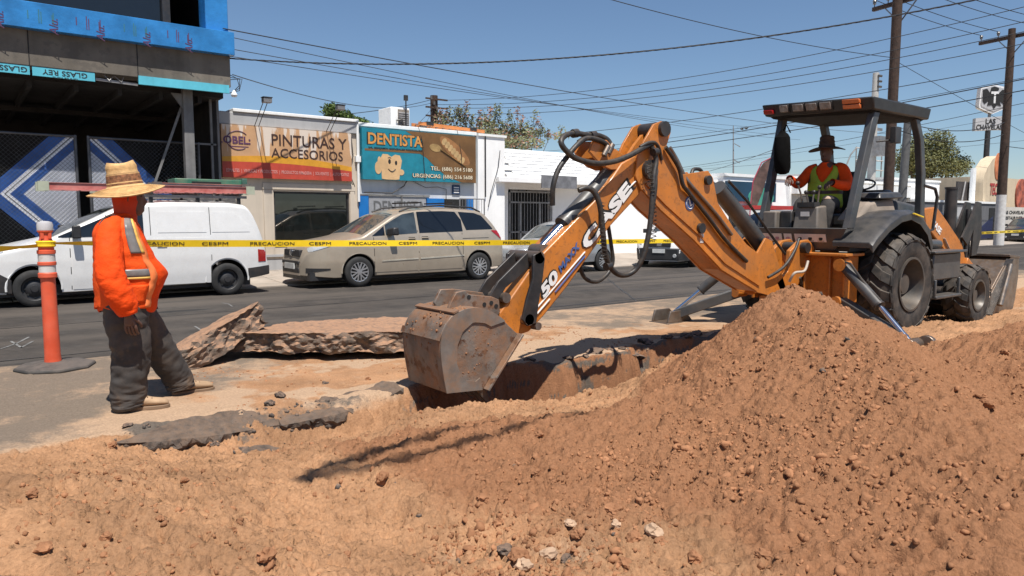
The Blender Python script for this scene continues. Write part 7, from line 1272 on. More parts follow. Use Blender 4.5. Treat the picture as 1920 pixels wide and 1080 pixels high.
ck = scatter('caked_dirt', soil2, [tuple(Vector(p)-ORG[BK]) for p in P], S, 2, 21, 0.0); ck.parent = BK; ORG[ck] = ORG[BK]
# ---- hoses looping over the knee
def curve(pts, r, nm='hydraulic_hose', n=10, mat=None, sub=8):
    P = [up_(u, v, y) for u, v, y in pts]; out = []
    for i in range(len(P)-1):
        p0 = P[max(0, i-1)]; p1 = P[i]; p2 = P[i+1]; p3 = P[min(len(P)-1, i+2)]
        for k in range(sub): t = k/sub; out.append(.5*((2*p1)+(p2-p0)*t+(2*p0-5*p1+4*p2-p3)*t*t+(3*p1-p0-3*p2+p3)*t**3))
    out.append(P[-1]); m = MB(); m.tube(out, r, n); return m.build(nm, mat or hosem, T, smooth=60)
y_ = 4.86
curve([(1225, 268, 4.88), (1205, 278, 4.86), (1180, 292, 4.84), (1150, 303, 4.82), (1115, 306, 4.82), (1080, 297, 4.84), (1060, 281, 4.86), (1052, 266, 4.88), (1060, 254, 4.92), (1078, 250, 4.98), (1100, 253, 5.0), (1125, 255, 5.02), (1140, 266, 5.02), (1146, 285, 5.0)], .026)
curve([(1142, 292, 5.0), (1138, 272, 4.94), (1120, 262, 4.92), (1098, 260, 4.92), (1080, 274, 4.9), (1062, 296, 4.9), (1046, 320, 4.9), (1037, 350, 4.9), (1036, 385, 4.92)], .024)
curve([(1145, 290, 5.04), (1144, 268, 5.1), (1130, 256, 5.12), (1105, 254, 5.1), (1085, 266, 5.06)], .022)
curve([(1085, 357, 4.86), (1098, 353, 4.84), (1112, 358, 4.82), (1122, 376, 4.80), (1127, 400, 4.80), (1131, 440, 4.80), (1134, 470, 4.82), (1141, 495, 4.84), (1155, 512, 4.86), (1172, 516, 4.88), (1190, 507, 4.86), (1204, 485, 4.82), (1214, 450, 4.80), (1220, 410, 4.80), (1223, 370, 4.80), (1226, 330, 4.82), (1230, 300, 4.84), (1222, 275, 4.86)], .026)
curve([(1140, 420, 5.1), (1146, 460, 5.1), (1149, 490, 5.1), (1140, 512, 5.1), (1122, 527, 5.08), (1104, 526, 5.06), (1092, 514, 5.04), (1086, 490, 5.04)], .02)
curve([(1226, 300, 4.86), (1229, 345, 4.80), (1222, 400, 4.80), (1215, 450, 4.82)], .022)
curve([(1248, 276, 4.87), (1262, 296, 4.86), (1274, 318, 4.86), (1280, 345, 4.86), (1292, 362, 4.87), (1330, 410, 4.87), (1362, 452, 4.87), (1400, 490, 4.88)], .022); curve([(1256, 276, 4.98), (1270, 300, 4.96), (1284, 330, 4.92), (1300, 352, 4.88), (1342, 400, 4.88), (1372, 440, 4.88)], .018, mat=steel)
curve([(1200, 276, 4.86), (1215, 268, 4.85), (1228, 268, 4.86), (1236, 280, 4.88), (1240, 300, 4.9)], .018); curve([(1296, 330, 5.0), (1300, 318, 5.02), (1312, 318, 5.04), (1318, 326, 5.06)], .02)
m = MB()
for (u, v, y) in ((1078, 251, 4.98), (1112, 255, 5.0), (1228, 286, 4.84), (1140, 500, 4.84)): p = up_(u, v, y); m.cyl(p+Vector((-.03, 0, .0)), p+Vector((.03, 0, .01)), .04, n=12)
m.build('hose_clamp', blackmetal, T)
m = MB()
for k, (u, v) in enumerate(((1132, 292), (1140, 288), (1122, 300), (1148, 300))): p = up_(u, v, 4.9+.05*k); m.cyl(p, p+Vector((.06, 0, .09)), .026, n=10)
m.build('hose_fitting', steel, T)
sp_w = []
for k in range(90): t = k/89; a_ = k*1.4; base = up_(1214+12*math.sin(t*2), 300+150*t, 4.80); sp_w.append(base+Vector((.029*math.cos(a_), .029*math.sin(a_), 0)))
m = MB(); m.tube(sp_w, .0045, 5); m.build('spiral_guard', hosem, T)
sp_w = [up_(1127+6*k/70, 380+110*k/70, 4.80)+Vector((.029*math.cos(k*1.4), .029*math.sin(k*1.4), 0)) for k in range(70)]; m = MB(); m.tube(sp_w, .0045, 5); m.build('spiral_guard', hosem, T)
curve([(1498, 448, 4.9), (1490, 470, 4.86), (1470, 500, 4.84), (1440, 520, 4.86)], .018); curve([(1515, 490, 4.8), (1508, 508, 4.76), (1490, 512, 4.78), (1480, 528, 4.84)], .016, mat=M('pale cable', (.4, .34, .28), .6))
# bag hung from the far canopy post
a = at(1467, 250, 5.72); bag = M('black bag cloth', (.005, .005, .005), 1.0, var=.3, spec=.1); rings = []
for (u0, u1, v) in ((1463, 1470, 246), (1460, 1476, 252), (1454, 1480, 258), (1450, 1483, 275), (1449, 1484, 300), (1451, 1483, 315), (1457, 1477, 324), (1463, 1472, 327)):
    c = at((u0+u1)/2, v, 5.6); r = (u1-u0)/2/1360*9.9; rings.append([(c.x+r*math.cos(t), 5.6+.10*math.sin(t)*min(1, r/.08), c.z) for t in np.linspace(0, 2*math.pi, 14, endpoint=False)])
BG = MB(); BG.loft(rings); bo = BG.build('hanging_bag', bag, None, label='black cloth bag hanging from the far rear post of the canopy', cat='bag', org=(a.x, 5.6, 2.2)); m = MB(); m.tube([(a.x, 5.6, a.z), (a.x+.06, 5.7, a.z+.12), (9.12, 5.74, 2.6)], .01, 5); m.build('strap', bag, bo)
# ------------------------------------------------------------------ people
skin_m = M('brown skin', (.115, .058, .040), .55, var=.12, vs=12); skin_d = skin_m
hiviz = M('orange hi-vis cloth', (.80, .070, .006), .8, var=.10, vs=5, bump=.016, bs=9, spec=.2); hivest = M('orange vest cloth', (.82, .090, .010), .75, var=.10, vs=5, bump=.014, bs=9, spec=.2); refl = M('gray reflective tape', (.20, .19, .18), .4, var=.15, vs=12); yel = M('lime vest cloth', (.36, .46, .03), .75, var=.12, vs=5, bump=.003, bs=18); ylw = M('yellow binding', (.75, .45, .1), .6)
pants_m = M('charcoal work trousers', (.045, .04, .037), .9, var=.3, vs=3, bump=.004, bs=16, dust=.45, dustc=(.16, .11, .075), spot=(.12, .075, .04), spots=.5, ss=4); boot_m = M('tan work boot', (.36, .235, .135), .8, var=.2, vs=9, dust=.4, dustc=(.40, .28, .18), bump=.002, bs=30); sole_m = M('boot sole', (.20, .13, .08), .8, var=.2); straw = M('straw', (.58, .36, .15), .75, var=.18, vs=30, bump=.003, bs=70); straw_d = M('dark straw weave', (.22, .095, .04), .8, var=.5, vs=40, bump=.004, bs=60); felt = M('dark brown straw', (.07, .038, .025), .85, var=.25, vs=20, bump=.002, bs=60)
def ring(c, a, b, n=28, yaw=0.0, tilt=0.0, sq=2.0, wr=0.0, seed=0, zoff=None):
    # ellipse about c: a along facing, b across; tilt leans the ring fore and aft
    out = []
    for j in range(n):
        t = 2*math.pi*j/n; ct, st = math.cos(t), math.sin(t); x = a*abs(ct)**(2/sq)*(1 if ct >= 0 else -1); y = b*abs(st)**(2/sq)*(1 if st >= 0 else -1); k = 1+wr*mnoise.noise((ct*2+seed, st*2, c[2]*7+seed)) if wr else 1; x *= k; y *= k
        z = x*math.sin(tilt); x *= math.cos(tilt); out.append((c[0]+x*math.cos(yaw)-y*math.sin(yaw), c[1]+x*math.sin(yaw)+y*math.cos(yaw), c[2]+z))
    return out
def limb(path, radii, n=20, wr=0.0, seed=0, squash=None, sub=9):
    P = [Vector(p) for p in path]; out = []; rr = []
    for i in range(len(P)-1):
        p0 = P[max(0, i-1)]; p1 = P[i]; p2 = P[i+1]; p3 = P[min(len(P)-1, i+2)]
        for k in range(sub): t = k/sub; out.append(.5*((2*p1)+(p2-p0)*t+(2*p0-5*p1+4*p2-p3)*t*t+(3*p1-p0-3*p2+p3)*t**3)); rr.append(radii[i]+(radii[i+1]-radii[i])*t)
    out.append(P[-1]); rr.append(radii[-1]); rings = []; u = None
    for i, p in enumerate(out):
        d = (out[min(i+1, len(out)-1)]-out[max(i-1, 0)]).normalized()
        if u is None: u = d.cross(Vector((0, 1, 0)) if abs(d.y) < .9 else Vector((1, 0, 0))).normalized()
        u = (u-d*u.dot(d)).normalized(); v = d.cross(u); R_ = []
        for j in range(n): t = 2*math.pi*j/n; k = 1+wr*(.35*mnoise.noise((math.cos(t)*1.5+seed, math.sin(t)*1.5, i*.2+seed))-1.3*abs(mnoise.noise((math.cos(t)*1.3+seed, math.sin(t)*1.3+i*.06, i*.42)))-.7*abs(mnoise.noise((math.cos(t)*2.2+seed, math.sin(t)*2.2, i*.9-seed)))+.35); R_.append(p+(u*math.cos(t)*(squash[0] if squash else 1)+v*math.sin(t)*(squash[1] if squash else 1))*rr[i]*k)
        rings.append(R_)
    return rings
def soften(o, lv=1): s_ = o.modifiers.new('smooth', 'SUBSURF'); s_.levels = lv; s_.render_levels = lv; return o
def skin_body(name, parent, chains, mat, islands=()):
    # one continuous skin: joints as vertices with radii, grown by the skin modifier
    V = []; E = []; Rr = []; key = {}
    def vid(p, r):
        k = tuple(round(q, 4) for q in p)
        if k not in key: key[k] = len(V); V.append(p); Rr.append(r)
        return key[k]
    for ch in chains:
        ids = [vid(p, r) for p, r in ch]; E += list(zip(ids[:-1], ids[1:]))
    roots = [0]
    for ch in islands:
        b0 = len(V)
        for p, r in ch: V.append(p); Rr.append(r)
        E += [(b0+i, b0+i+1) for i in range(len(ch)-1)]; roots.append(b0)
    off = ORG[parent]; me = D.meshes.new(name); me.from_pydata([tuple(Vector(p)-off) for p in V], E, []); me.materials.append(mat); o = link(name, me, parent)
    md = o.modifiers.new('skin', 'SKIN'); md.use_smooth_shade = True; lay = me.skin_vertices[0].data if me.skin_vertices else None
    if lay is None:
        bm = bmesh.new(); bm.from_mesh(me); bm.verts.layers.skin.verify(); bm.to_mesh(me); bm.free(); lay = me.skin_vertices[0].data
    for i, r in enumerate(Rr): lay[i].radius = (r, r) if not isinstance(r, tuple) else r; lay[i].use_root = i in roots
    return soften(o, 2)
def hand(wrist, d, palm_n, thumb_dir, curl, L=.19):
    # palm and five fingers; d points along the fingers, palm_n out of the palm
    W = Vector(wrist); d = Vector(d).normalized(); pn = Vector(palm_n); pn = (pn-d*pn.dot(d)).normalized(); s_ = Vector(thumb_dir); s_ = (s_-d*s_.dot(d)-pn*s_.dot(pn)).normalized(); isl = []
    k = L/.19
    for i, (so_, ln, r) in enumerate(((.032, .074, .0095), (.011, .084, .0098), (-.011, .078, .0093), (-.032, .060, .0085))):
        p0 = W+d*.035*k+s_*so_*.6*k; p1 = W+d*.098*k+s_*so_*k; ch = [(tuple(p0), .012*k), (tuple(p1), .0115*k)]; a = curl[0]; q = p1
        for j, f in enumerate((.45, .32, .23)): a_ = a+curl[1]*j; q = q+(d*math.cos(a_)+pn*math.sin(a_))*ln*f*k; ch.append((tuple(q), r*k*(1, .93, .8)[j]))
        isl.append(ch)
    t0 = W+d*.025*k+s_*.018*k; t1 = W+d*.055*k+s_*.045*k+pn*.012*k; t2 = t1+(d*.8+s_*.35+pn*.5).normalized()*.036*k; t3 = t2+(d*.9+pn*.5-s_*.1).normalized()*.028*k; isl.append([(tuple(t0), .014*k), (tuple(t1), .0125*k), (tuple(t2), .0105*k), (tuple(t3), .0085*k)])
    palm = [(tuple(W), .026*k), (tuple(W+d*.05*k), (.040*k, .022*k)), (tuple(W+d*.09*k), (.038*k, .018*k))]
    return isl, palm
def head_mesh(T, c, yaw, pitch=0.0, s=1.0, mat=None):
    # rings from chin to crown, then nose, brows and ears pulled from the surface
    prof = [(-.118, .030, .040, .048), (-.105, .052, .055, .040), (-.08, .078, .066, .022), (-.045, .090, .071, .010), (-.01, .094, .074, .004), (.03, .096, .077, .0), (.07, .094, .076, -.004), (.10, .078, .064, -.006), (.118, .045, .038, -.008)]
    M4 = Matrix.Translation(Vector(c)) @ Matrix.Rotation(yaw, 4, 'Z') @ Matrix.Rotation(pitch, 4, 'Y'); m = MB(); rings = []
    for z, a, b, xo in prof:
        R_ = []
        for j in range(36):
            t = 2*math.pi*j/36; x = a*math.cos(t)+xo; y = b*math.sin(t); ff = math.cos(t)
            if ff > .8:
                g = math.exp(-((t if t < math.pi else t-2*math.pi)/.17)**2)
                x += g*(.030*math.exp(-((z+.022)/.022)**2)+.014*math.exp(-((z-.005)/.02)**2)) ; x += .008*math.exp(-((z-.03)/.012)**2); x += .010*math.exp(-((z+.075)/.014)**2)*math.exp(-((t if t < math.pi else t-2*math.pi)/.4)**2)
                ey = abs(abs(t if t < math.pi else t-2*math.pi)-.38); x -= .012*math.exp(-(ey/.16)**2)*math.exp(-((z-.008)/.016)**2)
            R_.append(M4 @ Vector((x*s, y*s, z*s)))
        rings.append(R_)
    # finer rings between
    fine = []
    for i in range(len(rings)-1):
        for k in range(3): fine.append([a.lerp(b_, k/3) for a, b_ in zip(rings[i], rings[i+1])])
    fine.append(rings[-1]); m.loft(fine)
    for sg in (-1, 1):
        ear = []
        for (dx, dz, r) in ((-.005, -.035, .008), (-.012, -.02, .013), (-.014, .0, .016), (-.010, .018, .014), (-.004, .028, .007)): ear.append(M4 @ Vector((dx*s, sg*(.078)*s, (dz+.0)*s)))
        m.tube(ear, [.006*s, .011*s, .013*s, .012*s, .006*s], 8)
    return m, M4
def eyes_mouth(T, M4, s):
    e = MB()
    for sg in (-1, 1): p = M4 @ Vector((.079*s, sg*.031*s, .008*s)); e.ball(p, .0095*s, 6)
    e.build('eye', M('eye white', (.35, .33, .3), .3) if 'eye white' not in MATS else MATS['eye white'], T)
    i_ = MB()
    for sg in (-1, 1): p = M4 @ Vector((.0865*s, sg*.031*s, .008*s)); i_.ball(p, .0045*s, 5); q0 = M4 @ Vector((.088*s, sg*.014*s, .026*s)); q1 = M4 @ Vector((.086*s, sg*.034*s, .030*s)); q2 = M4 @ Vector((.076*s, sg*.048*s, .026*s)); i_.tube([q0, q1, q2], .0045*s, 5)
    mo = [M4 @ Vector(((.090-.010*abs(k)/2)*s, k*.011*s, -.066*s)) for k in (-2, -1, 0, 1, 2)]; i_.tube([mo[1], mo[2], mo[3]], .004*s, 5)
    for k in (-2, -1, 0, 1, 2): pass
    i_.tube([M4 @ Vector((.096*s, -.02*s, -.051*s)), M4 @ Vector((.101*s, 0, -.049*s)), M4 @ Vector((.096*s, .02*s, -.051*s))], .006*s, 6)
    i_.build('facial_hair', M('dark hair', (.012, .01, .009), .6) if 'dark hair' not in MATS else MATS['dark hair'], T)
def hat(T, c, yaw, crown_h, r_top, r_base, brim, tilt, mat, band, name='hat', droop=.05, lean=(0, 0)):
    M4 = Matrix.Translation(Vector(c)) @ Matrix.Rotation(yaw, 4, 'Z') @ Matrix.Rotation(tilt, 4, 'Y'); m = MB(); N = 48
    def rg_(r, z, wob=0, ov=1.08): return [M4 @ Vector((r*ov*math.cos(2*math.pi*j/N), r/ov**.3*math.sin(2*math.pi*j/N), z+wob*math.cos(4*math.pi*j/N)+(.4*wob)*math.sin(2*math.pi*j/N+.5))) for j in range(N)]
    R_ = [rg_(brim, -droop, .018), rg_(brim*.99, -droop+.006, .018), rg_(brim*.85, -droop*.62, .014), rg_(brim*.66, -droop*.2, .008), rg_(r_base*1.1, .006), rg_(r_base, .018)]
    for k in range(1, 8): t = k/8; R_.append(rg_(r_base+(r_top-r_base)*t+.004*math.sin(k*2.1), .018+(crown_h-.03)*t))
    R_ += [rg_(r_top*.98, crown_h-.012), rg_(r_top*.9, crown_h, .008), rg_(r_top*.7, crown_h-.012, .014), rg_(r_top*.4, crown_h-.035, .012), rg_(.01, crown_h-.038)]
    m.loft(R_, False, True); I = [rg_(brim*.99, -droop-.004, .018), rg_(brim*.66, -droop*.2-.006, .008), rg_(r_base*.98, .0), rg_(r_base*.94, crown_h*.5), rg_(.01, crown_h*.6)]
    m.loft([I[0], R_[0]], False, False); n0 = len(m.f); m.loft(I[::-1], True, False)
    h = m.build(name, mat, T, smooth=60, fixn=True)
    b_ = MB(); b_.loft([rg_(r_base*1.02, .02), rg_(r_base*1.02+(r_top-r_base)*.5, .02+(crown_h-.03)*.52)], False, False); 
    if band: b_.build('hat_band', band, h)
    for k in range(9):
        t = k/8; r = r_base*1.15+(brim-r_base*1.15)*t; z = -droop*(t**1.4); q = MB(); P = [M4 @ Vector((r*1.08*math.cos(2*math.pi*j/N), r/1.08**.3*math.sin(2*math.pi*j/N), z+.0035+.018*t**1.3*(math.cos(4*math.pi*j/N)+.4*math.sin(2*math.pi*j/N+.5)))) for j in range(N+1)]; q.tube(P, .0022, 4, False); q.build('straw_coil', mat, h)
    return h
def boot(T, heel, d, L=.30, wd=.055):
    h = Vector(heel); d = Vector((d[0], d[1], 0)).normalized(); s_ = Vector((-d.y, d.x, 0)); S_ = []
    for t, hw_, ht in ((-.02, .034, .11), (.02, .040, .125), (.08, .042, .13), (.13, .042, .115), (.18, .048, .092), (.23, .051, .083), (.265, .049, .078), (.29, .038, .066), (.303, .02, .048)):
        R_ = []
        for j in range(16): a = 2*math.pi*j/16; yy = hw_*math.cos(a)*1.0; zz = .022+(ht-.022)*(.5+.5*math.sin(a)) if math.sin(a) > -.98 else .022; R_.append(h+d*t*(L/.30)+s_*yy*(1.0 if math.sin(a) < .3 else 1-.35*(math.sin(a)-.3))+Vector((0, 0, zz)))
        S_.append(R_)
    m = MB(); m.loft(S_); b = m.build('boot', boot_m, T, smooth=60); soften(b)
    m = MB(); out = [(t, w_*1.08) for t, w_ in ((-.028, .030), (-.01, .041), (.06, .041), (.12, .038), (.19, .050), (.25, .050), (.29, .036), (.312, .010))]; P = [h+d*t*(L/.30)+s_*w_ for t, w_ in out]+[h+d*t*(L/.30)-s_*w_ for t, w_ in out[::-1]]; n = len(P); m.add([p+Vector((0, 0, .0)) for p in P]+[p+Vector((0, 0, .028)) for p in P], [tuple(range(n-1, -1, -1)), tuple(range(n, 2*n))]+[(i, (i+1) % n, (i+1) % n+n, i+n) for i in range(n)]); m.build('boot_sole', sole_m, b, bevel=.004, fixn=True)
    m = MB(); 
    for k in range(4): c = h+d*(.10+.03*k)*(L/.3)+Vector((0, 0, .118-.012*k)); m.tube([c-s_*.028, c+Vector((0, 0, .008)), c+s_*.028], .004, 5)
    m.build('boot_lace', sole_m, b)
    return b
# --- the worker watching the digger
WX, WY = 1.05, 6.07; wz = height(WX, 5.98)
T = thing('person', 'standing worker in a wide straw hat, orange shirt, reflective vest and dark trousers', 'person', (WX, WY, 0)); FY_ = R(-4)
hc = (WX+.02, WY, 1.595); hm, HM = head_mesh(T, hc, FY_, R(4))
# body skin: pelvis, spine, neck, arms and legs in one piece under the clothes
ht = (.99, 5.97, .0)
rw = Vector((.972, 5.72, .775)); lw = Vector((1.20, 6.37, .82))
ri, rpalm = hand(rw, (.10, .02, -1), (.25, .5, 0), (1, .1, .1), (.35, .5), .20); li, lpalm = hand(lw, (.2, .05, -1), (.3, -.6, 0), (1, .1, .1), (.35, .5), .20)
ch = [[((1.02, WY, .90), .13), ((1.03, WY, 1.05), .15), ((1.01, WY, 1.22), .14), ((1.00, WY, 1.38), .11), ((1.035, WY, 1.48), .052), ((1.055, WY, 1.56), .055)],
      [((1.00, WY, 1.38), .11), ((.97, WY-.17, 1.41), .06), ((.89, 5.77, 1.10), .045), (tuple(rw), .026)]+rpalm[1:], [((1.00, WY, 1.38), .11), ((1.0, WY+.17, 1.41), .06), ((1.08, 6.36, 1.14), .045), (tuple(lw), .026)]+lpalm[1:],
      [((1.02, WY, .90), .13), ((1.0, 5.98, .82), .09), ((1.02, 5.96, .46), .055), ((.985, 5.96, .12), .04)], [((1.02, WY, .90), .13), ((1.05, 6.17, .82), .09), ((1.23, 6.21, .47), .055), ((1.41, 6.27, .13), .04)]]
skin_body('body', T, ch, skin_m, ri+li); hd = hm.build('head', skin_m, T, smooth=70); eyes_mouth(T, HM, 1.0)
# orange neck cover
gt = MB(); gt.loft([ring((1.03, WY, 1.42), .095, .11, yaw=FY_, wr=.05), ring((1.04, WY, 1.47), .085, .088, yaw=FY_, tilt=.2, wr=.06, seed=2), ring((1.055, WY, 1.52), .088, .086, yaw=FY_, tilt=.25, wr=.05, seed=3), ring((1.06, WY, 1.57), .098, .088, yaw=FY_, tilt=.15, wr=.03), ring((1.055, WY, 1.63), .102, .09, yaw=FY_, tilt=.0), ring((1.05, WY, 1.68), .10, .088, yaw=FY_)], False, False)
# leave the face open: cut back the front of the upper rings
nk = 28; gf_ = []
for f in gt.f:
    lv = f[0]//nk; j = f[0] % nk
    if lv >= 3 and (j < 4 or j > 23): continue
    gf_.append(f)
gt.f = gf_; gt.m = [0]*len(gf_); g_ = gt.build('neck_cover', M('red neck cloth', (.55, .05, .012), .8, var=.1, bump=.003, bs=20), T, smooth=70)
so_ = g_.modifiers.new('thick', 'SOLIDIFY'); so_.thickness = .006; soften(g_)
# shirt
tor = [(.765, .195, .215, 1.015), (.775, .208, .225, 1.015), (.82, .210, .228, 1.02), (.88, .212, .23, 1.025), (.95, .230, .24, 1.035), (1.02, .240, .245, 1.045), (1.08, .232, .248, 1.04), (1.14, .205, .25, 1.02), (1.20, .195, .248, 1.015), (1.27, .182, .245, 1.0), (1.34, .168, .235, .99), (1.40, .145, .215, .99), (1.445, .11, .16, 1.0), (1.475, .085, .10, 1.02), (1.49, .08, .088, 1.03)]
def torso_rings(grow=0.0, z0=0, z1=9, n=56, wr=.035):
    out = []; zs = [t[0] for t in tor]; a0 = max(z0, tor[0][0]); a1 = min(z1, tor[-1][0]); fine = np.linspace(a0, a1, max(3, int((a1-a0)/.0165)+2))
    for z in fine:
        a, b, xc = (float(np.interp(z, zs, [t[i] for t in tor])) for i in (1, 2, 3)); fold = .010*mnoise.noise((z*16, 1.2, 0))
        R_ = []
        for j in range(n):
            t = 2*math.pi*j/n; ct, st = math.cos(t), math.sin(t); belly = .03*max(0, ct)**2*math.exp(-((z-1.04)/.13)**2); k = 1+wr*(.7*mnoise.noise((ct*2.2, st*2.2, z*8))-1.2*abs(mnoise.noise((ct*1.2+9, st*1.6, z*17)))-.6*abs(mnoise.noise((ct*2.5+3, st*3, z*34)))+.5); x = (a+belly+grow)*k*ct*(1 if ct > 0 else .90); y = (b+grow)*k*abs(st)**.9*(1 if st >= 0 else -1); R_.append((xc+x*math.cos(FY_)-y*math.sin(FY_), WY+x*math.sin(FY_)+y*math.cos(FY_), z+.02*ct*math.sin(t*3)*(z < .80)))
        out.append(R_)
    return out
m = MB(); m.loft(torso_rings(), False, False); sh = soften(m.build('shirt', hiviz, T, smooth=80)); s2_ = sh.modifiers.new('thick', 'SOLIDIFY'); s2_.thickness = .008
for nm, P, rr in (('sleeve', [(.965, WY-.09, 1.415), (.91, WY-.185, 1.36), (.88, 5.785, 1.20), (.875, 5.735, 1.06), (.905, 5.715, .95), (.95, 5.715, .845), (.97, 5.72, .775)], (.078, .090, .092, .096, .098, .088, .062)), ('sleeve', [(1.0, WY+.13, 1.415), (1.02, WY+.215, 1.36), (1.06, 6.33, 1.20), (1.09, 6.37, 1.05), (1.15, 6.38, .93), (1.19, 6.37, .84), (1.20, 6.37, .81)], (.085, .1, .095, .088, .082, .07, .06))):
    m = MB(); m.loft(limb(P, rr, 30, .13, 3 if P[0][1] < WY else 8), False, False); sl = soften(m.build(nm, hiviz, T, smooth=80))
# open vest: shell over back, sides and shoulders, open at the front
def vest_part(ja, jb, z0, z1, grow, nm, mat, par, n=56):
    RR = torso_rings(grow, z0, z1, n); G = [[r[j % n] for j in range(ja, jb+1)] for r in RR]; m = MB(); m.grid(G); o = m.build(nm, mat, par, smooth=80); sd_ = o.modifiers.new('thick', 'SOLIDIFY'); sd_.thickness = .006; sd_.offset = 1; return o
ve = vest_part(7, 48, .79, 1.46, .012, 'vest', hivest, T)
vest_part(34, 46, 1.03, 1.085, .020, 'reflective_band', refl, ve); vest_part(34, 46, 1.012, 1.028, .021, 'band_edge', ylw, ve); vest_part(46, 48, .80, 1.42, .017, 'vest_front_edge', M('pale orange binding', (.85, .22, .06), .6), ve)
vest_part(43, 46, 1.20, 1.45, .020, 'reflective_strap', refl, ve); vest_part(46, 47, 1.20, 1.45, .022, 'strap_edge', ylw, ve); vest_part(10, 14, 1.20, 1.45, .020, 'reflective_strap', refl, ve); vest_part(39, 46, .84, .97, .020, 'vest_pocket', hivest, ve)
pip = M('dark vest piping', (.05, .035, .03), .7); m = MB(); m.tube([(.975+.012*k+.115*math.cos(a), WY-.175-.03*math.sin(a)-.02, 1.33+.135*math.sin(a)) for k, a in enumerate(np.linspace(-2.6, 1.9, 22)) for _ in (0,)][:0] or [(.90+.10*math.cos(a)+.03, WY-.165+.05*math.cos(a), 1.335+.14*math.sin(a)) for a in np.linspace(0, 2*math.pi, 30)], .0075, 6); m.build('armhole_piping', pip, ve)
# trousers
m = MB(); m.loft([ring((1.02, WY, .93), .185, .20, 36, FY_), ring((1.02, WY, .86), .20, .215, 36, FY_, wr=.05), ring((1.02, WY, .80), .195, .21, 36, FY_, wr=.06), ring((1.02, WY, .74), .17, .195, 36, FY_, wr=.06)], True, True); tr = soften(m.build('trousers', pants_m, T, smooth=80))
for P, rr, sd_ in (([(1.0, 5.975, .84), (1.0, 5.965, .70), (1.02, 5.955, .48), (1.0, 5.955, .30), (.985, 5.96, .16), (.985, 5.96, .075), (.99, 5.96, .045)], (.155, .155, .14, .13, .125, .122, .105), 4), ([(1.06, 6.16, .84), (1.11, 6.18, .70), (1.23, 6.205, .48), (1.325, 6.24, .30), (1.395, 6.265, .17), (1.42, 6.27, .09), (1.425, 6.27, .065)], (.155, .15, .132, .12, .114, .11, .10), 9)):
    m = MB(); m.loft(limb(P, rr, 30, .15, sd_), True, True); soften(m.build('trouser_leg', pants_m, tr, smooth=80))
g1 = height(1.0, 5.95); g2 = height(1.45, 6.27); boot(T, (.95, 5.955, g1-.004), (1, -.22), .30); boot(T, (1.375, 6.275, g2-.004), (1, .03), .30)
hat(T, (1.055, WY, 1.682), FY_, .185, .092, .112, .245, R(-9), straw, straw_d, droop=.045)
# --- the operator in the seat
OX, OY = 9.52, 5.30; T = thing('person', 'backhoe operator seated under the canopy in a dark hat, orange shirt and lime vest', 'person', (OX, OY, 1.46)); YW = R(180+14)
def o3(f, s_, z): return Vector((OX+f*math.cos(YW)-s_*math.sin(YW), OY+f*math.sin(YW)+s_*math.cos(YW), z+.08))   # forward, to his left, height
rh = o3(.60, -.30, 1.90); lh = o3(.52, .20, 1.84)
oi, op_ = hand(rh-Vector((.03, .0, -.0))+o3(-.07, 0, 0)-o3(0, 0, 0), o3(1, .1, -.35)-o3(0, 0, 0), (0, 0, -1), o3(0, 1, 0)-o3(0, 0, 0), (.7, .6), .19); oj, oq_ = hand(lh+o3(-.07, 0, 0)-o3(0, 0, 0), o3(1, -.35, -.3)-o3(0, 0, 0), (0, 0, -1), o3(0, -1, 0)-o3(0, 0, 0), (.7, .6), .19)
rwp = Vector(op_[0][0]); lwp = Vector(oq_[0][0])
ch = [[(tuple(o3(0, 0, 1.56)), .13), (tuple(o3(.0, 0, 1.75)), .13), (tuple(o3(-.02, 0, 1.95)), .13), (tuple(o3(-.03, 0, 2.06)), .09), (tuple(o3(.0, 0, 2.14)), .05), (tuple(o3(.02, 0, 2.22)), .055)],
      [(tuple(o3(-.03, 0, 2.06)), .09), (tuple(o3(-.02, -.18, 2.05)), .055), (tuple(o3(.16, -.30, 1.86)), .042), (tuple(rwp), .026)]+op_[1:], [(tuple(o3(-.03, 0, 2.06)), .09), (tuple(o3(-.02, .18, 2.05)), .055), (tuple(o3(.12, .30, 1.82)), .042), (tuple(lwp), .026)]+oq_[1:],
      [(tuple(o3(0, 0, 1.56)), .13), (tuple(o3(.10, -.11, 1.54)), .085), (tuple(o3(.46, -.15, 1.56)), .06), (tuple(o3(.52, -.15, 1.2)), .045)], [(tuple(o3(0, 0, 1.56)), .13), (tuple(o3(.10, .11, 1.54)), .085), (tuple(o3(.46, .17, 1.56)), .06), (tuple(o3(.52, .17, 1.2)), .045)]]
skin_body('body', T, ch, skin_m, oi+oj); hm, HM = head_mesh(T, o3(.02, 0, 2.265), YW, R(6), .98); hm.build('head', skin_m, T, smooth=70); eyes_mouth(T, HM, .98)
def oring(z, a, b, f=0, wr=.05, n=36, seed=0): c = o3(f, 0, z); return ring(tuple(c), a, b, n, YW, wr=wr, seed=seed)
TR = [(1.50, .17, .20, .03), (1.56, .19, .215, .03), (1.65, .20, .215, .03), (1.75, .19, .21, .02), (1.85, .17, .215, .0), (1.95, .155, .22, -.02), (2.03, .135, .205, -.03), (2.08, .10, .15, -.025), (2.115, .07, .085, -.01), (2.13, .062, .07, 0)]
m = MB(); m.loft([oring(z, a, b, f) for z, a, b, f in TR], True, False); soften(m.build('shirt', hiviz, T, smooth=80))
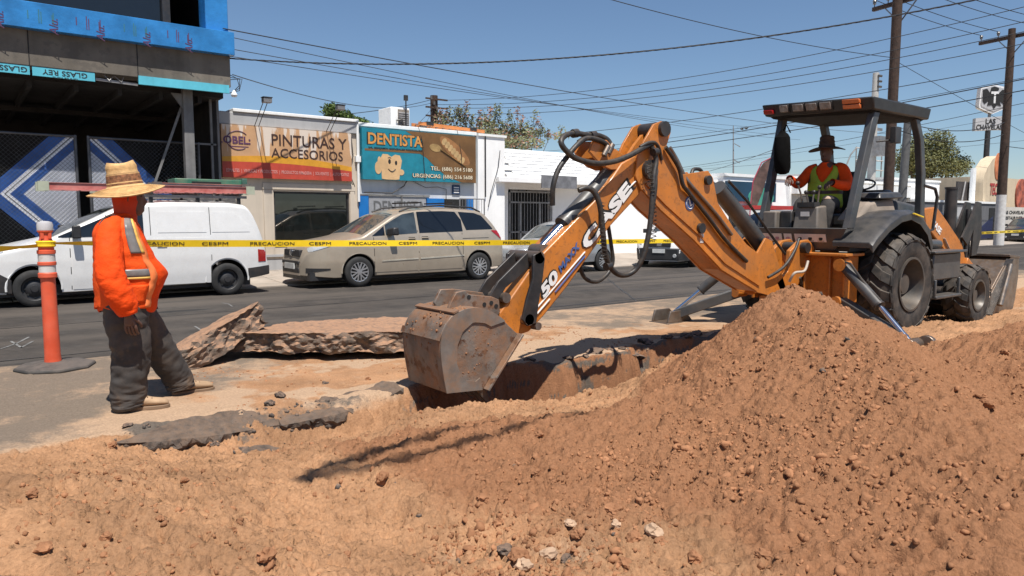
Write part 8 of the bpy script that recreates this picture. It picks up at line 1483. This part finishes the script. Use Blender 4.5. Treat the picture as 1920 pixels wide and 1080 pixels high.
for P, rr in (([o3(-.03, -.12, 2.055), o3(-.01, -.205, 2.02), o3(.14, -.30, 1.86), o3(.30, -.32, 1.86), rwp+(rwp-o3(.3, -.32, 1.86)).normalized()*.01], (.075, .085, .075, .062, .048)), ([o3(-.03, .12, 2.055), o3(-.01, .205, 2.02), o3(.11, .30, 1.83), o3(.27, .27, 1.81), lwp], (.075, .088, .08, .064, .05))):
    m = MB(); m.loft(limb(P, rr, 22, .12, 5), False, False); soften(m.build('sleeve', hiviz, T, smooth=80))
n = 36
def ovest(ja, jb, z0, z1, g, nm, mat, par):
    fine = np.linspace(z0, z1, 14); zs = [t[0] for t in TR]; G = []
    for z in fine: a, b, f = (float(np.interp(z, zs, [t[i] for t in TR])) for i in (1, 2, 3)); r = oring(z, a+g, b+g, f); G.append([r[j % n] for j in range(ja, jb+1)])
    m = MB(); m.grid(G); o = m.build(nm, mat, par, smooth=80); s_ = o.modifiers.new('thick', 'SOLIDIFY'); s_.thickness = .005; s_.offset = 1; return o
ve = ovest(0, 36, 1.52, 1.86, .010, 'vest', yel, T); 
def ovee(z0, z1, g, lo, hi, nm, mat, par, both=True):
    zs = [t[0] for t in TR]; G = []; NN = 180
    for z in np.linspace(z0, z1, 12):
        a, b, f = (float(np.interp(z, zs, [t[i] for t in TR])) for i in (1, 2, 3)); r = oring(z, a+g, b+g, f, n=NN); l_, h_ = lo(z), hi(z); G.append([r[int(round(l_+(h_-l_)*k/30)) % NN] for k in range(31)])
    m = MB(); m.grid(G); o = m.build(nm, mat, par, smooth=80); q = o.modifiers.new('thick', 'SOLIDIFY'); q.thickness = .005; q.offset = 1
vz = interp([(1.84, 1), (2.09, 20)]) if True else None
ovee(1.85, 2.085, .011, lambda z: vz(z), lambda z: 180-vz(z), 'vest_upper', yel, ve)
brs = M('brown reflective strap', (.07, .045, .03), .6)
for sg in (0, 1): ovee(1.86, 2.08, .017, (lambda z: 22+6*(z-1.86)/.22) if sg == 0 else (lambda z: 180-33), (lambda z: 33.) if sg == 0 else (lambda z: 180-22-6*(z-1.86)/.22), 'brown_strap', brs, ve)
ovest(0, 36, 1.70, 1.745, .017, 'brown_band', MATS['brown reflective strap'], ve)
m = MB(); m.loft([oring(1.44, .17, .20, .0), oring(1.50, .2, .215, .02), oring(1.57, .19, .21, .02)], True, True); opants = M('dark seat trousers', (.035, .032, .03), .9, var=.3, vs=4, bump=.004, bs=16); tr = m.build('trousers', opants, T, smooth=80)
for s_ in (-1, 1):
    m = MB(); m.loft(limb([o3(.02, s_*.10, 1.54), o3(.22, s_*.14, 1.57), o3(.44, s_*.165, 1.57), o3(.53, s_*.17, 1.48), o3(.54, s_*.17, 1.32), o3(.52, s_*.17, 1.16)], (.11, .105, .095, .092, .08, .075), 22, .09, 4+s_), True, True); soften(m.build('trouser_leg', opants, tr, smooth=80)); boot(T, o3(.48, s_*.17, 1.10), (o3(1, 0, 0)-o3(0, 0, 0))[:2], .28)
kd = M('dusty knee patch', (.42, .31, .23), .9, var=.3, vs=8); m = MB(); c = o3(.46, .165, 1.60); m.ball((c.x, c.y, c.z+.028), (.085, .07, .045), 8); m.build('dusty_knee', kd, tr)
hat(T, o3(.01, 0, 2.335), YW, .155, .090, .105, .235, R(3), felt, None, droop=.03)
